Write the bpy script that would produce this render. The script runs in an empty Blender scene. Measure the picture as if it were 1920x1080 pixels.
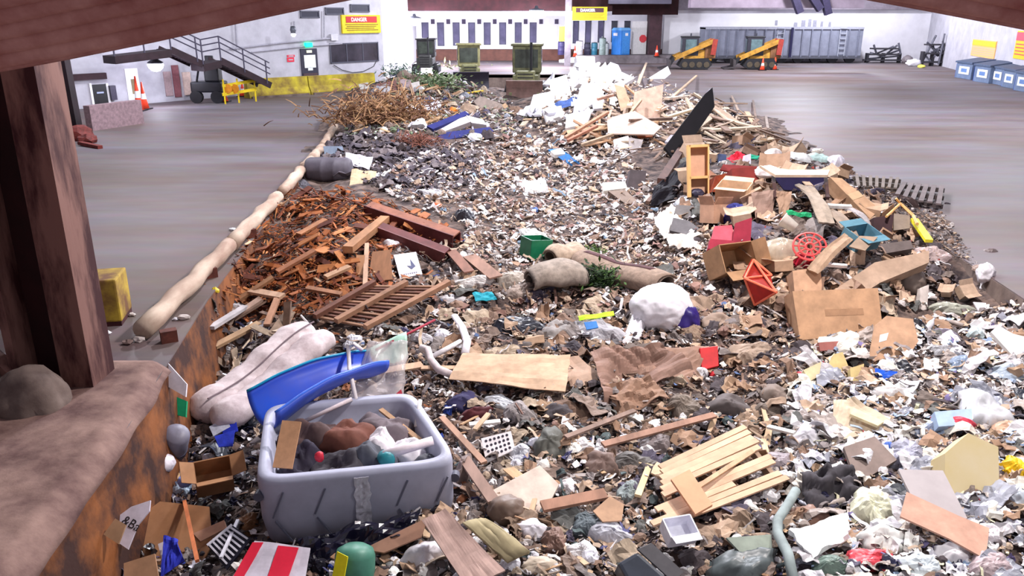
import bpy, bmesh, math, random
import numpy as np
from mathutils import Vector, Matrix, Euler, noise

# ------------------------------------------------------------------ camera, world, lamps, exposure
SC = bpy.context.scene
COL = SC.collection
F, CAMH = 1500.0, 4.0                       # focal length in pixels of the 1920 x 1080 frame, camera height
PITCH = math.atan(510 / 1500)
cd = bpy.data.cameras.new('camera'); cam = bpy.data.objects.new('camera', cd); COL.objects.link(cam)
cd.sensor_width = 36; cd.lens = F / 1920 * 36; cd.clip_end = 400; cd.clip_start = 0.05
cam.location = (0, 0, CAMH); cam.rotation_euler = (math.pi / 2 - PITCH, 0, 0)
SC.camera = cam
SC.view_settings.view_transform = 'Standard'; SC.view_settings.look = 'None'
SC.view_settings.exposure = 0.75; SC.view_settings.gamma = 1.0
SC.view_settings.use_curve_mapping = False
world = bpy.data.worlds.new('ambient_fill'); SC.world = world; world.use_nodes = True  # even purple-tinted ambient fill, added to lift the shadows
world.node_tree.nodes['Background'].inputs[0].default_value = (0.66, 0.62, 0.72, 1)
world.node_tree.nodes['Background'].inputs[1].default_value = 0.28

def lamp(name, loc, power, color=(1, 1, 1), radius=0.3, target=None, spot=None, blend=0.6):
    l = bpy.data.lights.new(name, 'SPOT' if spot else 'POINT')
    l.energy = power; l.color = color; l.shadow_soft_size = radius
    o = bpy.data.objects.new(name, l); COL.objects.link(o); o.location = loc
    if spot:
        l.spot_size = math.radians(spot); l.spot_blend = blend
        o.rotation_euler = (Vector(target) - Vector(loc)).to_track_quat('-Z', 'Y').to_euler()
    return o
WARM, COOL = (1.0, 0.94, 0.92), (0.90, 0.92, 1.0)
# the hall's high-bay lamps (above the frame)
for nm, loc, pw, c, r in [
    ('high_bay_light', (4.5, 11.0, 8.5), 3300, WARM, 0.35),
    ('high_bay_light', (-2.0, 20.0, 9.0), 3800, COOL, 0.35),
    ('high_bay_light', (6.0, 30.0, 9.0), 5000, COOL, 0.35),
    ('high_bay_light', (-14.0, 30.0, 9.0), 2300, COOL, 0.4),
    ('high_bay_light', (20.0, 32.0, 9.0), 3800, COOL, 0.4),
    ('high_bay_light', (20.0, 58.0, 9.0), 6200, COOL, 0.4),
    ('high_bay_light', (2.0, 52.0, 9.0), 6500, COOL, 0.4),
    ('high_bay_light', (28.0, 70.0, 8.0), 3600, COOL, 0.4)]:
    lamp(nm, loc, pw, c, r)
# flood lamp fixed under the canopy over the near end of the pit
lamp('flood_light', (4.6, 4.9, 5.2), 420, (1, .97, .93), 0.2, (3.4, 6.8, -.8), 120, 0.9)

# ------------------------------------------------------------------ pixel geometry
FW = Vector((0, math.cos(PITCH), -math.sin(PITCH))); UP = Vector((0, math.sin(PITCH), math.cos(PITCH))); RT = Vector((1, 0, 0))
CO = Vector((0, 0, CAMH))
def ray(x, y): return FW + RT * ((x - 960) / F) - UP * ((y - 540) / F)
def P(x, y, z=0.0):
    d = ray(x, y); return CO + d * ((z - CAMH) / d.z)
def Vy(x, y, Y):
    d = ray(x, y); return CO + d * (Y / d.y)
def hit(x, y, p, n):
    d = ray(x, y); n = Vector(n); return CO + d * ((Vector(p) - CO).dot(n) / d.dot(n))
def ppm(p): return F / (Vector(p) - CO).dot(FW)          # pixels per metre at a point
# ------------------------------------------------------------------ materials
def lin(c):
    if isinstance(c, str): c = [int(c[i:i + 2], 16) for i in (0, 2, 4)]
    return tuple((v / 255 / 12.92 if v / 255 <= .04045 else ((v / 255 + .055) / 1.055) ** 2.4) for v in c)
MATS = {}
TONES = (('white', 236, 233, 235), ('pale grey', 200, 198, 205), ('grey', 148, 148, 156), ('dark grey', 90, 84, 90), ('black', 36, 34, 42), ('tan', 184, 152, 124), ('brown', 130, 104, 90), ('dark brown', 95, 50, 34), ('rust-brown', 140, 76, 42),
         ('orange-brown', 176, 112, 66), ('cream', 222, 214, 204), ('taupe', 160, 144, 134), ('slate', 72, 72, 82), ('blue-grey', 150, 156, 176), ('dusty grey', 117, 108, 109))
def tone(c): return min(TONES, key=lambda t: sum((p - q) ** 2 for p, q in zip(c, t[1:])))[0]
def M(c, rough=.75, var=.14, scale=9.0, bump=.0, metal=0.0, spec=.35, c2=None, stretch=None, trans=0.0, alpha=1.0, emit=0.0, sss=0.0, thr=(.35, .7)):
    key = (str(c), rough, var, scale, bump, metal, spec, str(c2), str(stretch), trans, alpha, emit, thr)
    if key in MATS: return MATS[key]
    m = bpy.data.materials.new('mat_%d' % len(MATS)); m.use_nodes = True
    nt = m.node_tree; b = nt.nodes['Principled BSDF']; L = nt.links
    base = lin(c)
    b.inputs['Roughness'].default_value = rough; b.inputs['Metallic'].default_value = metal
    b.inputs['Specular IOR Level'].default_value = spec
    if alpha < 1: b.inputs['Alpha'].default_value = alpha
    if trans: b.inputs['Transmission Weight'].default_value = trans
    if emit:
        b.inputs['Emission Color'].default_value = (*base, 1); b.inputs['Emission Strength'].default_value = emit
    if var or c2:
        tc = nt.nodes.new('ShaderNodeTexCoord'); mp = nt.nodes.new('ShaderNodeMapping'); L.new(tc.outputs['Object'], mp.inputs[0])
        if stretch: mp.inputs['Scale'].default_value = stretch
        oi = nt.nodes.new('ShaderNodeObjectInfo'); ad = nt.nodes.new('ShaderNodeVectorMath'); ad.operation = 'ADD'
        cm = nt.nodes.new('ShaderNodeCombineXYZ'); mu = nt.nodes.new('ShaderNodeMath'); mu.operation = 'MULTIPLY'; mu.inputs[1].default_value = 37
        L.new(oi.outputs['Random'], mu.inputs[0]); L.new(mu.outputs[0], cm.inputs[0]); L.new(mp.outputs[0], ad.inputs[0]); L.new(cm.outputs[0], ad.inputs[1])
        nz = nt.nodes.new('ShaderNodeTexNoise'); nz.inputs['Scale'].default_value = scale; nz.inputs['Detail'].default_value = 6; nz.inputs['Roughness'].default_value = .62
        L.new(ad.outputs[0], nz.inputs['Vector'])
        rp = nt.nodes.new('ShaderNodeValToRGB'); e = rp.color_ramp.elements
        e[0].position, e[1].position = thr
        lo = lin(c2) if c2 else tuple(v * (1 - var * 1.6) for v in base)
        hi = base if c2 else tuple(min(1, v * (1 + var)) for v in base)
        e[0].color = (*lo, 1); e[1].color = (*hi, 1)
        L.new(nz.outputs['Fac'], rp.inputs[0]); L.new(rp.outputs[0], b.inputs['Base Color'])
        if bump:
            bp = nt.nodes.new('ShaderNodeBump'); bp.inputs['Strength'].default_value = bump; bp.inputs['Distance'].default_value = .03
            L.new(nz.outputs['Fac'], bp.inputs['Height']); L.new(bp.outputs[0], b.inputs['Normal'])
    else:
        b.inputs['Base Color'].default_value = (*base, 1)
    if isinstance(c, tuple): m['tone'] = tone(c)
    MATS[key] = m; return m
def attr_mat(rough=.8):
    m = bpy.data.materials.new('mat_scraps'); m.use_nodes = True; nt = m.node_tree; b = nt.nodes['Principled BSDF']
    a = nt.nodes.new('ShaderNodeAttribute'); a.attribute_name = 'Col'; nt.links.new(a.outputs['Color'], b.inputs['Base Color'])
    b.inputs['Roughness'].default_value = rough; b.inputs['Specular IOR Level'].default_value = .25
    return m
# ------------------------------------------------------------------ mesh building
RND = random.Random(7)
def U(a, b): return RND.uniform(a, b)
def RZ(a): return Matrix.Rotation(math.radians(a), 3, 'Z')
def rot(yaw=0, pitch=0, roll=0):
    return Euler((math.radians(pitch), math.radians(roll), math.radians(yaw)), 'XYZ').to_matrix()
class MB:
    def __init__(s): s.v, s.f = [], []
    def add(s, vs, fs):
        n = len(s.v); s.v += [Vector(v) for v in vs]; s.f += [tuple(i + n for i in f) for f in fs]; return s
    def box(s, c, size, R=None, taper=1.0):
        hx, hy, hz = [k / 2 for k in size]; R = R or Matrix.Identity(3); c = Vector(c)
        vs = []
        for z in (-1, 1):
            k = taper if z > 0 else 1
            for x, y in ((-1, -1), (1, -1), (1, 1), (-1, 1)): vs.append(c + R @ Vector((x * hx * k, y * hy * k, z * hz)))
        return s.add(vs, [(3, 2, 1, 0), (4, 5, 6, 7), (0, 1, 5, 4), (1, 2, 6, 5), (2, 3, 7, 6), (3, 0, 4, 7)])
    def bar(s, a, b, w, h, upv=(0, 0, 1)):
        a, b = Vector(a), Vector(b); d = b - a; L = d.length; d.normalize(); u = Vector(upv)
        sd = d.cross(u)
        if sd.length < 1e-4: sd = d.cross(Vector((1, 0, 0)))
        sd.normalize(); u = sd.cross(d)
        R = Matrix((d, -sd, u)).transposed()
        return s.box((a + b) / 2, (L, w, h), R)
    def prism(s, pts, vec):
        n = len(pts); pts = [Vector(p) for p in pts]; vec = Vector(vec)
        return s.add(pts + [p + vec for p in pts], [tuple(range(n - 1, -1, -1)), tuple(range(n, 2 * n))] + [(i, (i + 1) % n, n + (i + 1) % n, n + i) for i in range(n)])
    def tube(s, pts, r, seg=8, cap=True, flat=1.0):
        pts = [Vector(p) for p in pts]; n0 = len(s.v); k = len(pts); rs = r if isinstance(r, (list, tuple)) else [r] * k
        pu = None
        for i, p in enumerate(pts):
            d = (pts[min(i + 1, k - 1)] - pts[max(i - 1, 0)]).normalized()
            if pu is None:
                pu = d.cross(Vector((0, 0, 1)) if abs(d.z) < .95 else Vector((1, 0, 0))).normalized()
            u = (pu - d * pu.dot(d)).normalized(); w = d.cross(u); pu = u
            for j in range(seg):
                a = 2 * math.pi * j / seg; s.v.append(p + (u * math.cos(a) + w * math.sin(a) * flat) * rs[i])
        for i in range(k - 1):
            for j in range(seg):
                j2 = (j + 1) % seg
                s.f.append((n0 + i * seg + j, n0 + i * seg + j2, n0 + (i + 1) * seg + j2, n0 + (i + 1) * seg + j))
        if cap:
            s.f.append(tuple(n0 + j for j in range(seg - 1, -1, -1))); s.f.append(tuple(n0 + (k - 1) * seg + j for j in range(seg)))
        return s
    def lathe(s, c, prof, R=None, seg=16, cap=True):
        R = R or Matrix.Identity(3); c = Vector(c); n0 = len(s.v); k = len(prof)
        for r, z in prof:
            for j in range(seg):
                a = 2 * math.pi * j / seg; s.v.append(c + R @ Vector((r * math.cos(a), r * math.sin(a), z)))
        for i in range(k - 1):
            for j in range(seg):
                j2 = (j + 1) % seg
                s.f.append((n0 + i * seg + j, n0 + i * seg + j2, n0 + (i + 1) * seg + j2, n0 + (i + 1) * seg + j))
        if cap:
            s.f.append(tuple(n0 + j for j in range(seg - 1, -1, -1))); s.f.append(tuple(n0 + (k - 1) * seg + j for j in range(seg)))
        return s
    def grid(s, fn, nu, nv, th=None):
        """closed sheet: fn(u,v)->point, thickness th along the local normal"""
        n0 = len(s.v); pts = [[Vector(fn(i / nu, j / nv)) for j in range(nv + 1)] for i in range(nu + 1)]
        def idx(i, j, k=0): return n0 + k * (nu + 1) * (nv + 1) + i * (nv + 1) + j
        for r in pts: s.v += r
        for i in range(nu):
            for j in range(nv): s.f.append((idx(i, j), idx(i + 1, j), idx(i + 1, j + 1), idx(i, j + 1)))
        if th:
            for i in range(nu + 1):
                for j in range(nv + 1):
                    a = pts[min(i + 1, nu)][j] - pts[max(i - 1, 0)][j]; b = pts[i][min(j + 1, nv)] - pts[i][max(j - 1, 0)]
                    s.v.append(pts[i][j] - a.cross(b).normalized() * th)
            for i in range(nu):
                for j in range(nv): s.f.append((idx(i, j + 1, 1), idx(i + 1, j + 1, 1), idx(i + 1, j, 1), idx(i, j, 1)))
            for i in range(nu):
                s.f.append((idx(i + 1, 0), idx(i, 0), idx(i, 0, 1), idx(i + 1, 0, 1))); s.f.append((idx(i, nv), idx(i + 1, nv), idx(i + 1, nv, 1), idx(i, nv, 1)))
            for j in range(nv):
                s.f.append((idx(0, j), idx(0, j + 1), idx(0, j + 1, 1), idx(0, j, 1))); s.f.append((idx(nu, j + 1), idx(nu, j), idx(nu, j, 1), idx(nu, j + 1, 1)))
        return s
    def build(s, name, mat, parent=None, smooth=False, bevel=0.0, fix=True):
        me = bpy.data.meshes.new(name)
        if not s.v: s.box((0, 0, 0), (.01, .01, .01))
        xs = np.array([tuple(v) for v in s.v]); og = Vector((xs[:, 0].mean(), xs[:, 1].mean(), xs[:, 2].min()))
        me.from_pydata([v - og for v in s.v], [], s.f); me.materials.append(mat)
        if fix or bevel:
            bm = bmesh.new(); bm.from_mesh(me)
            if bevel: bmesh.ops.bevel(bm, geom=bm.edges[:], offset=bevel, segments=2, affect='EDGES', profile=.6)
            bmesh.ops.recalc_face_normals(bm, faces=bm.faces); bm.to_mesh(me); bm.free()
        if smooth: me.polygons.foreach_set('use_smooth', [True] * len(me.polygons))
        o = bpy.data.objects.new(name, me); COL.objects.link(o); place(o, og, parent)
        return o
def wpos(o):
    p = Vector(o.location)
    while o.parent: o = o.parent; p = p + Vector(o.location)
    return p
def place(o, og, parent):
    if parent: o.parent = parent; o.location = og - wpos(parent)
    else: o.location = og
def tag(o, label=None, cat=None, group=None, kind=None):
    if label: o['label'] = label
    if cat: o['category'] = cat
    if group: o['group'] = group
    if kind: o['kind'] = kind
    return o
def thing(name, loc, label, cat, group=None):
    o = bpy.data.objects.new(name, None); COL.objects.link(o); o.location = loc; o.empty_display_size = .2
    return tag(o, label, cat, group)
def struct(o): o['kind'] = 'structure'; return o
def box(c, size, R=None): return MB().box(c, size, R)
def text_mesh(txt, name, mat, parent, origin, ux, uy, height, depth=.01, bold=0.0):
    """flat lettering: origin = lower-left corner, ux / uy = unit directions of reading and of up"""
    cu = bpy.data.curves.new('lettering', 'FONT'); cu.body = txt; cu.size = 1.0; cu.extrude = 0.0; cu.offset = bold
    t = bpy.data.objects.new('lettering', cu); COL.objects.link(t)
    dg = bpy.context.evaluated_depsgraph_get(); me0 = t.evaluated_get(dg).to_mesh()
    vs = [v.co.copy() for v in me0.vertices]; fs = [tuple(p.vertices) for p in me0.polygons]
    t.evaluated_get(dg).to_mesh_clear(); bpy.data.objects.remove(t); bpy.data.curves.remove(cu)
    y0 = min(v.y for v in vs); y1 = max(v.y for v in vs); x0 = min(v.x for v in vs); k = height / (y1 - y0)
    ux, uy = Vector(ux).normalized(), Vector(uy).normalized(); nz = ux.cross(uy)
    mb = MB(); mb.add([Vector(origin) + ux * (v.x - x0) * k + uy * (v.y - y0) * k + nz * depth for v in vs], fs)
    return mb.build(name, mat, parent, fix=False)
# ------------------------------------------------------------------ pit edges and the height of the rubbish
LE = np.array([(0.5, -3.3), (5.2, -3.73), (7.33, -3.95), (11.27, -4.54), (20.6, -5.54), (33.9, -7.12), (60, -9.6)])
RE = np.array([(0.5, 6.6), (12.3, 7.75), (15, 8.0), (24.4, 8.6), (36, 9.7), (44, 7.6), (60, 5.5)])
def Lx(y): return np.interp(y, LE[:, 0], LE[:, 1])
def Rx(y): return np.interp(y, RE[:, 0], RE[:, 1])
CP = [(300,1000,-1.2),(500,1060,-1.05),(700,1060,-.95),(900,1060,-.85),(1100,1060,-.8),(1300,1060,-.75),(1500,1060,-.6),(1700,1060,-.5),(1900,1060,-.4),
 (350,850,-1.15),(600,880,-1.05),(900,850,-.85),(1100,850,-.8),(1350,870,-.65),(1600,850,-.6),(1850,850,-.35),
 (440,720,-.95),(700,720,-.75),(950,700,-.7),(1200,700,-.7),(1450,700,-.6),(1700,700,-.45),(1900,700,-.35),
 (450,610,-.7),(600,590,-.5),(850,580,-.6),(1100,580,-.6),(1300,560,-.5),(1550,590,-.35),(1780,590,-.4),
 (500,490,-.1),(600,450,.15),(780,490,-.3),(1000,480,-.4),(1200,470,-.4),(1400,500,-.1),(1600,520,.0),(1740,500,-.05),
 (560,385,.15),(640,365,.25),(850,380,-.15),(1050,380,-.2),(1250,400,-.25),(1390,400,.45),(1550,420,.5),(1690,450,.1),
 (620,320,.0),(750,300,.1),(900,300,.0),(1050,300,.0),(1190,310,.1),(1300,345,.2),(1335,315,.5),(1450,315,.9),(1590,340,.7),
 (660,250,.35),(760,230,.6),(900,250,.2),(1050,240,.3),(1200,230,.7),(1330,230,.6),(1420,260,.35),
 (720,180,.9),(850,190,.4),(1130,150,2.0),(1200,160,1.6),(1270,195,.8),(760,138,1.1),(850,150,.7),(1090,112,2.2),(1030,215,.35),(985,205,-.05),(930,200,.05)]
PTS = [tuple(P(*c)) for c in CP]
for y in (4, 6, 9, 12): PTS.append((float(Lx(y)) - .1, y, -1.25 + .035 * y))
for y in (15, 20, 28, 36): PTS.append((float(Lx(y)) - .1, y, -.35 if y < 18 else -.12))
for y in (4, 7, 10): PTS.append((float(Rx(y)) + .1, y, -.35))
PTS += [(9.6, 13, -.3), (9.8, 17, -.3), (10.2, 22, -.3), (10.9, 28, -.2), (11.5, 36, -.3), (-9.5, 40, -.2), (-9.2, 48, -.2), (-6, 53, -.2), (0, 44, -.5), (-.3, 38, -.2), (1.6, 37, .2), (.3, 41, -.5),
        (3.2, 43, -.2), (7, 40, -.2), (10, 46, -.4), (0, 55, -.7), (6, 55, -.7), (-3, 49, .0), (0, 3, -.9), (5, 3, -.5)]
PTS = np.array(PTS)
def _rbf(ax, ay):
    d = np.sqrt((ax[..., None] - PTS[:, 0]) ** 2 + (ay[..., None] - PTS[:, 1]) ** 2); return d
_A = np.sqrt((PTS[:, None, 0] - PTS[None, :, 0]) ** 2 + (PTS[:, None, 1] - PTS[None, :, 1]) ** 2)
_n = len(PTS); _B = np.zeros((_n + 1, _n + 1)); _B[:_n, :_n] = _A + np.eye(_n) * -.05; _B[:_n, _n] = 1; _B[_n, :_n] = 1
_w = np.linalg.solve(_B, np.append(PTS[:, 2], 0))
GX0, GX1, GY0, GY1, GS = -14.0, 15.0, 2.0, 62.0, 0.12
_gx = np.arange(GX0, GX1, GS); _gy = np.arange(GY0, GY1, GS)
_X, _Y = np.meshgrid(_gx, _gy, indexing='ij')
ZG = (_rbf(_X, _Y) @ _w[:_n]) + _w[_n]
_rs = np.random.RandomState(3)
def _noise2(step, amp):
    nx, ny = int((GX1 - GX0) / step) + 3, int((GY1 - GY0) / step) + 3; g = _rs.uniform(-1, 1, (nx, ny))
    fx, fy = (_X - GX0) / step, (_Y - GY0) / step; i, j = fx.astype(int), fy.astype(int); u, v = fx - i, fy - j
    u, v = u * u * (3 - 2 * u), v * v * (3 - 2 * v)
    return amp * ((g[i, j] * (1 - u) + g[i + 1, j] * u) * (1 - v) + (g[i, j + 1] * (1 - u) + g[i + 1, j + 1] * u) * v)
ZG = ZG + _noise2(1.3, .10) + _noise2(.5, .07) + _noise2(.24, .035)
def zp(x, y):
    x, y = np.asarray(x, float), np.asarray(y, float)
    fx, fy = np.clip((x - GX0) / GS, 0, len(_gx) - 1.01), np.clip((y - GY0) / GS, 0, len(_gy) - 1.01)
    i, j = fx.astype(int), fy.astype(int); u, v = fx - i, fy - j
    return (ZG[i, j] * (1 - u) + ZG[i + 1, j] * u) * (1 - v) + (ZG[i, j + 1] * (1 - u) + ZG[i + 1, j + 1] * u) * v
def zs(x, y):
    """top surface: rubbish in the pit, or the floor beside it"""
    z = zp(x, y); out = (x < Lx(y)) | (x > Rx(y)); return np.where(out, np.maximum(z, 0.0), z)
_T = np.geomspace(3.5, 80, 900)
def Smany(px, py):
    px, py = np.asarray(px, float), np.asarray(py, float)
    u, v = (px - 960) / F, (py - 540) / F
    D = np.stack([u, FW.y - v * UP.y, FW.z - v * UP.z], -1)
    res = np.zeros((len(px), 3))
    for s in range(0, len(px), 2000):
        d = D[s:s + 2000, None, :] * _T[None, :, None]; x, y, z = d[..., 0], d[..., 1], d[..., 2] + CAMH
        below = z < zs(x, y); below[:, -1] = True; k = np.argmax(below, 1); k0 = np.maximum(k - 1, 0); r = np.arange(len(k))
        a = (z - zs(x, y)); a0, a1 = a[r, k0], a[r, k]; t = np.clip(a0 / np.maximum(a0 - a1, 1e-6), 0, 1)
        tt = _T[k0] * (1 - t) + _T[k] * t
        res[s:s + 2000] = D[s:s + 2000] * tt[:, None] + np.array([0, 0, CAMH])
    return res
def S(x, y, dz=0.0):
    r = Smany([x], [y])[0]; return Vector(r) + Vector((0, 0, dz))
def slope_n(p, e=.35):
    zx = (zs(p[0] + e, p[1]) - zs(p[0] - e, p[1])) / (2 * e); zy = (zs(p[0], p[1] + e) - zs(p[0], p[1] - e)) / (2 * e)
    return Vector((-float(zx), -float(zy), 1)).normalized()

# ------------------------------------------------------------------ setting
def floor_mat():
    m = bpy.data.materials.new('worn_concrete'); m.use_nodes = True; nt = m.node_tree; b = nt.nodes['Principled BSDF']; L = nt.links
    tc = nt.nodes.new('ShaderNodeTexCoord')
    def nz(sc, st, det=6):
        mp = nt.nodes.new('ShaderNodeMapping'); mp.inputs['Scale'].default_value = st; L.new(tc.outputs['Object'], mp.inputs[0])
        n = nt.nodes.new('ShaderNodeTexNoise'); n.inputs['Scale'].default_value = sc; n.inputs['Detail'].default_value = det; n.inputs['Roughness'].default_value = .6
        L.new(mp.outputs[0], n.inputs['Vector']); return n
    n1, n2, n3 = nz(.22, (.45, 1.1, 1), 4), nz(.5, (.16, 1.3, 1), 8), nz(2.2, (.4, 1, 1))
    r1 = nt.nodes.new('ShaderNodeValToRGB'); e = r1.color_ramp.elements
    e[0].position, e[1].position = .36, .66; e[0].color = (*lin((100, 84, 78)), 1); e[1].color = (*lin((116, 111, 118)), 1)
    L.new(n1.outputs['Fac'], r1.inputs[0])
    r2 = nt.nodes.new('ShaderNodeValToRGB'); e = r2.color_ramp.elements
    e[0].position, e[1].position = .34, .6; e[0].color = (.62, .56, .56, 1); e[1].color = (1, 1, 1, 1); L.new(n2.outputs['Fac'], r2.inputs[0])
    mx = nt.nodes.new('ShaderNodeMix'); mx.data_type = 'RGBA'; mx.blend_type = 'MULTIPLY'; mx.inputs[0].default_value = .8
    L.new(r1.outputs[0], mx.inputs[6]); L.new(r2.outputs[0], mx.inputs[7])
    mx2 = nt.nodes.new('ShaderNodeMix'); mx2.data_type = 'RGBA'; mx2.blend_type = 'OVERLAY'; mx2.inputs[0].default_value = .25
    L.new(mx.outputs[2], mx2.inputs[6]); L.new(n3.outputs['Color'], mx2.inputs[7]); L.new(mx2.outputs[2], b.inputs['Base Color'])
    rr = nt.nodes.new('ShaderNodeMapRange'); rr.inputs[3].default_value = .5; rr.inputs[4].default_value = .8; L.new(n2.outputs['Fac'], rr.inputs[0]); L.new(rr.outputs[0], b.inputs['Roughness'])
    bp = nt.nodes.new('ShaderNodeBump'); bp.inputs['Strength'].default_value = .25; bp.inputs['Distance'].default_value = .05; L.new(n2.outputs['Fac'], bp.inputs['Height']); L.new(bp.outputs[0], b.inputs['Normal'])
    b.inputs['Specular IOR Level'].default_value = .25
    return m
FM = floor_mat()
mb = MB()
def strip(ys, fa, fb, z0=0, z1=-.25):
    for a, b in zip(ys[:-1], ys[1:]):
        mb.prism([(fa(a), a, z0), (fb(a), a, z0), (fb(b), b, z0), (fa(b), b, z0)], (0, 0, z1 - z0))
ys = [-6, .5, 5.2, 7.33, 11.27, 16, 20.6, 27, 33.9, 45, 60]
strip(ys, lambda y: -40.0, lambda y: float(Lx(y)))
strip([-6, .5, 6, 12.3, 15, 24.4, 33, 43, 60], lambda y: float(Rx(y)), lambda y: 60.0)
strip([60, 95], lambda y: -40.0, lambda y: 60.0)
struct(mb.build('floor', FM))
# pit walls (rust-stained concrete) and pit bottom
RUST = M((132, 78, 38), .85, c2=(54, 28, 22), scale=1.6, bump=.6, thr=(.4, .62))  # rust stains, darkened overall: shade along this wall is in the colour
CONC = M((128, 112, 104), .85, c2=(84, 70, 66), scale=1.8, bump=.5)
mb = MB(); yy = [.5, 3, 5.2, 7.33, 9.3, 11.27, 16, 20.6, 27, 33.9, 45, 60]
for a, b in zip(yy[:-1], yy[1:]):
    mb.prism([(float(Lx(a)), a, -.02), (float(Lx(b)), b, -.02), (float(Lx(b)) + .42, b, -3), (float(Lx(a)) + .42, a, -3)], (-1.2, 0, 0))
w = struct(mb.build('wall_pit_left', RUST))
mb = MB()
for a, b in zip(yy[:-1], yy[1:]):
    mb.prism([(float(Rx(a)), a, -.02), (float(Rx(b)), b, -.02), (float(Rx(b)), b, -3), (float(Rx(a)), a, -3)], (.6, 0, 0))
struct(mb.build('wall_pit_right', CONC))
struct(MB().box((1, 60.3, -1.5), (24, .6, 2.9)).build('wall_pit_end', CONC))
struct(MB().box((1, 30, -3.1), (26, 62, .2)).build('floor_pit', CONC))
# worn lip of the near end of the pit wall: lumpy concrete
def lump(mb, c, r, sub=3, amp=.25, fr=1.0, seed=0, R=None, sharp=1.0):
    bm = bmesh.new(); bmesh.ops.create_icosphere(bm, subdivisions=sub, radius=1)
    R = R or Matrix.Identity(3); c = Vector(c); so = Vector((seed * 3.7, seed * 1.3, seed * .7)); r = Vector(r) if not isinstance(r, (int, float)) else Vector((r, r, r))
    vs = []
    for v in bm.verts:
        d = v.co.normalized(); n = noise.noise(d * 1.4 * fr + so) * .9 + (.28 - abs(noise.noise(d * 2.4 * fr + so))) * .95 + (.2 - abs(noise.noise(d * 5.2 * fr + so))) * .4 * sharp
        q = d * (1 + amp * n); vs.append(c + R @ Vector((q.x * r.x, q.y * r.y, q.z * r.z)))
    mb.add(vs, [tuple(v.index for v in f.verts) for f in bm.faces]); bm.free(); return mb
def ridge(x, y, z): return .5 - abs(noise.noise((x, y, z))) * 1.6
def drape(mb, c, r, seed=0, amp=.3, fr=1.0, R=None, K=8, N=26):
    """heaped cloth or bag: irregular outline, pleats running to the edge, creases; r = (half width, half depth, height)"""
    R = R or Matrix.Identity(3); c = Vector(c); n0 = len(mb.v); s = seed * 2.37 + .5
    mb.v.append(c + R @ Vector((0, 0, r[2] * (.85 + .3 * noise.noise((s, 1, 2))))))
    for i in range(1, K + 1):
        p = i / K
        for j in range(N):
            a = 2 * math.pi * j / N; ca, sa = math.cos(a), math.sin(a)
            o = 1 + .42 * noise.noise((ca * 1.1 + s, sa * 1.1, s)) + .2 * p * noise.noise((ca * 3.1, sa * 3.1 + s, s)) + .12 * p * ridge(ca * 5 + s, sa * 5, 1)
            x, y = ca * p * o, sa * p * o
            h = max(0, 1 - p ** 2.4) ** .75 * (.8 + .55 * noise.noise((x * 1.3 + s, y * 1.3, s * .7))) + amp * (.25 + .75 * p * (1.2 - p)) * (.8 * ridge(x * 1.9 * fr + s, y * 1.9 * fr, s) + .5 * ridge(x * 4.1 * fr, y * 4.1 * fr + s, s + 3)) + amp * .5 * p * (1.05 - p) * ridge(ca * 3.3 + s, sa * 3.3, 5)
            mb.v.append(c + R @ Vector((x * r[0], y * r[1], r[2] * (h if i < K else min(h, .05) - .12))))
    for j in range(N): mb.f.append((n0, n0 + 1 + j, n0 + 1 + (j + 1) % N))
    for i in range(K - 1):
        for j in range(N):
            a, b_ = n0 + 1 + i * N + j, n0 + 1 + i * N + (j + 1) % N; mb.f.append((a, a + N, b_ + N, b_))
    mb.v.append(c + R @ Vector((0, 0, -.3 * r[2]))); k = len(mb.v) - 1; q = n0 + 1 + (K - 1) * N
    for j in range(N): mb.f.append((q + (j + 1) % N, q + j, k))
    return mb
mb = MB()
def lipf(u, v):
    y = 1.2 + 7.6 * u; w = 3.2; x = float(Lx(y)) - w * (1 - v) + .03 * v
    k = max(0, 1 - u * 1.05); e = min(1, (1 - v) * w / .16)
    z = .03 + k * (.10 + .09 * noise.noise((x * 1.3, y * .9, 1)) + .05 * noise.noise((x * 3.1, y * 3.1, 4))) + .012 * noise.noise((x * 9, y * 9, 7)) * (k + .3)
    return Vector((x + .035 * noise.noise((y * 1.7, 2, 1)) * v, y, z * e ** .5 - .10 * (1 - e)))
mb.grid(lipf, 150, 90, .06)
lip = mb.build('trim_1', M((146, 118, 108), .9, c2=(82, 56, 54), scale=1.5, bump=.9, thr=(.36, .66)), smooth=True); struct(lip)

# the rubbish base under the loose pieces
def pile_mesh():
    rows = [2.6]
    while rows[-1] < 57: rows.append(rows[-1] + .035 + rows[-1] * .0065)
    nc = 210; vs = []; fs = []
    for y in rows:
        x0, x1 = float(Lx(y)) - (0 if y < 13 else .5), float(Rx(y)) + (.0 if y < 11.5 else min(2.2, (y - 11.5) * 1.5))
        xs = np.linspace(x0, x1, nc); z = zp(xs, np.full(nc, y)) - .05
        vs += [(a, y, b) for a, b in zip(xs, z)]
    R = len(rows)
    for i in range(R - 1):
        for j in range(nc - 1): fs.append((i * nc + j, i * nc + j + 1, (i + 1) * nc + j + 1, (i + 1) * nc + j))
    me = bpy.data.meshes.new('rubbish_pile'); me.from_pydata(vs, [], fs); me.materials.append(M((118, 100, 92), .95, c2=(44, 36, 38), scale=3.2, bump=.9, thr=(.38, .66)))
    o = bpy.data.objects.new('rubbish_pile', me); COL.objects.link(o)
    tag(o, 'dark compacted mass of mixed rubbish filling the concrete pit', 'rubbish', kind='stuff'); return o
pile_mesh()
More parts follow.
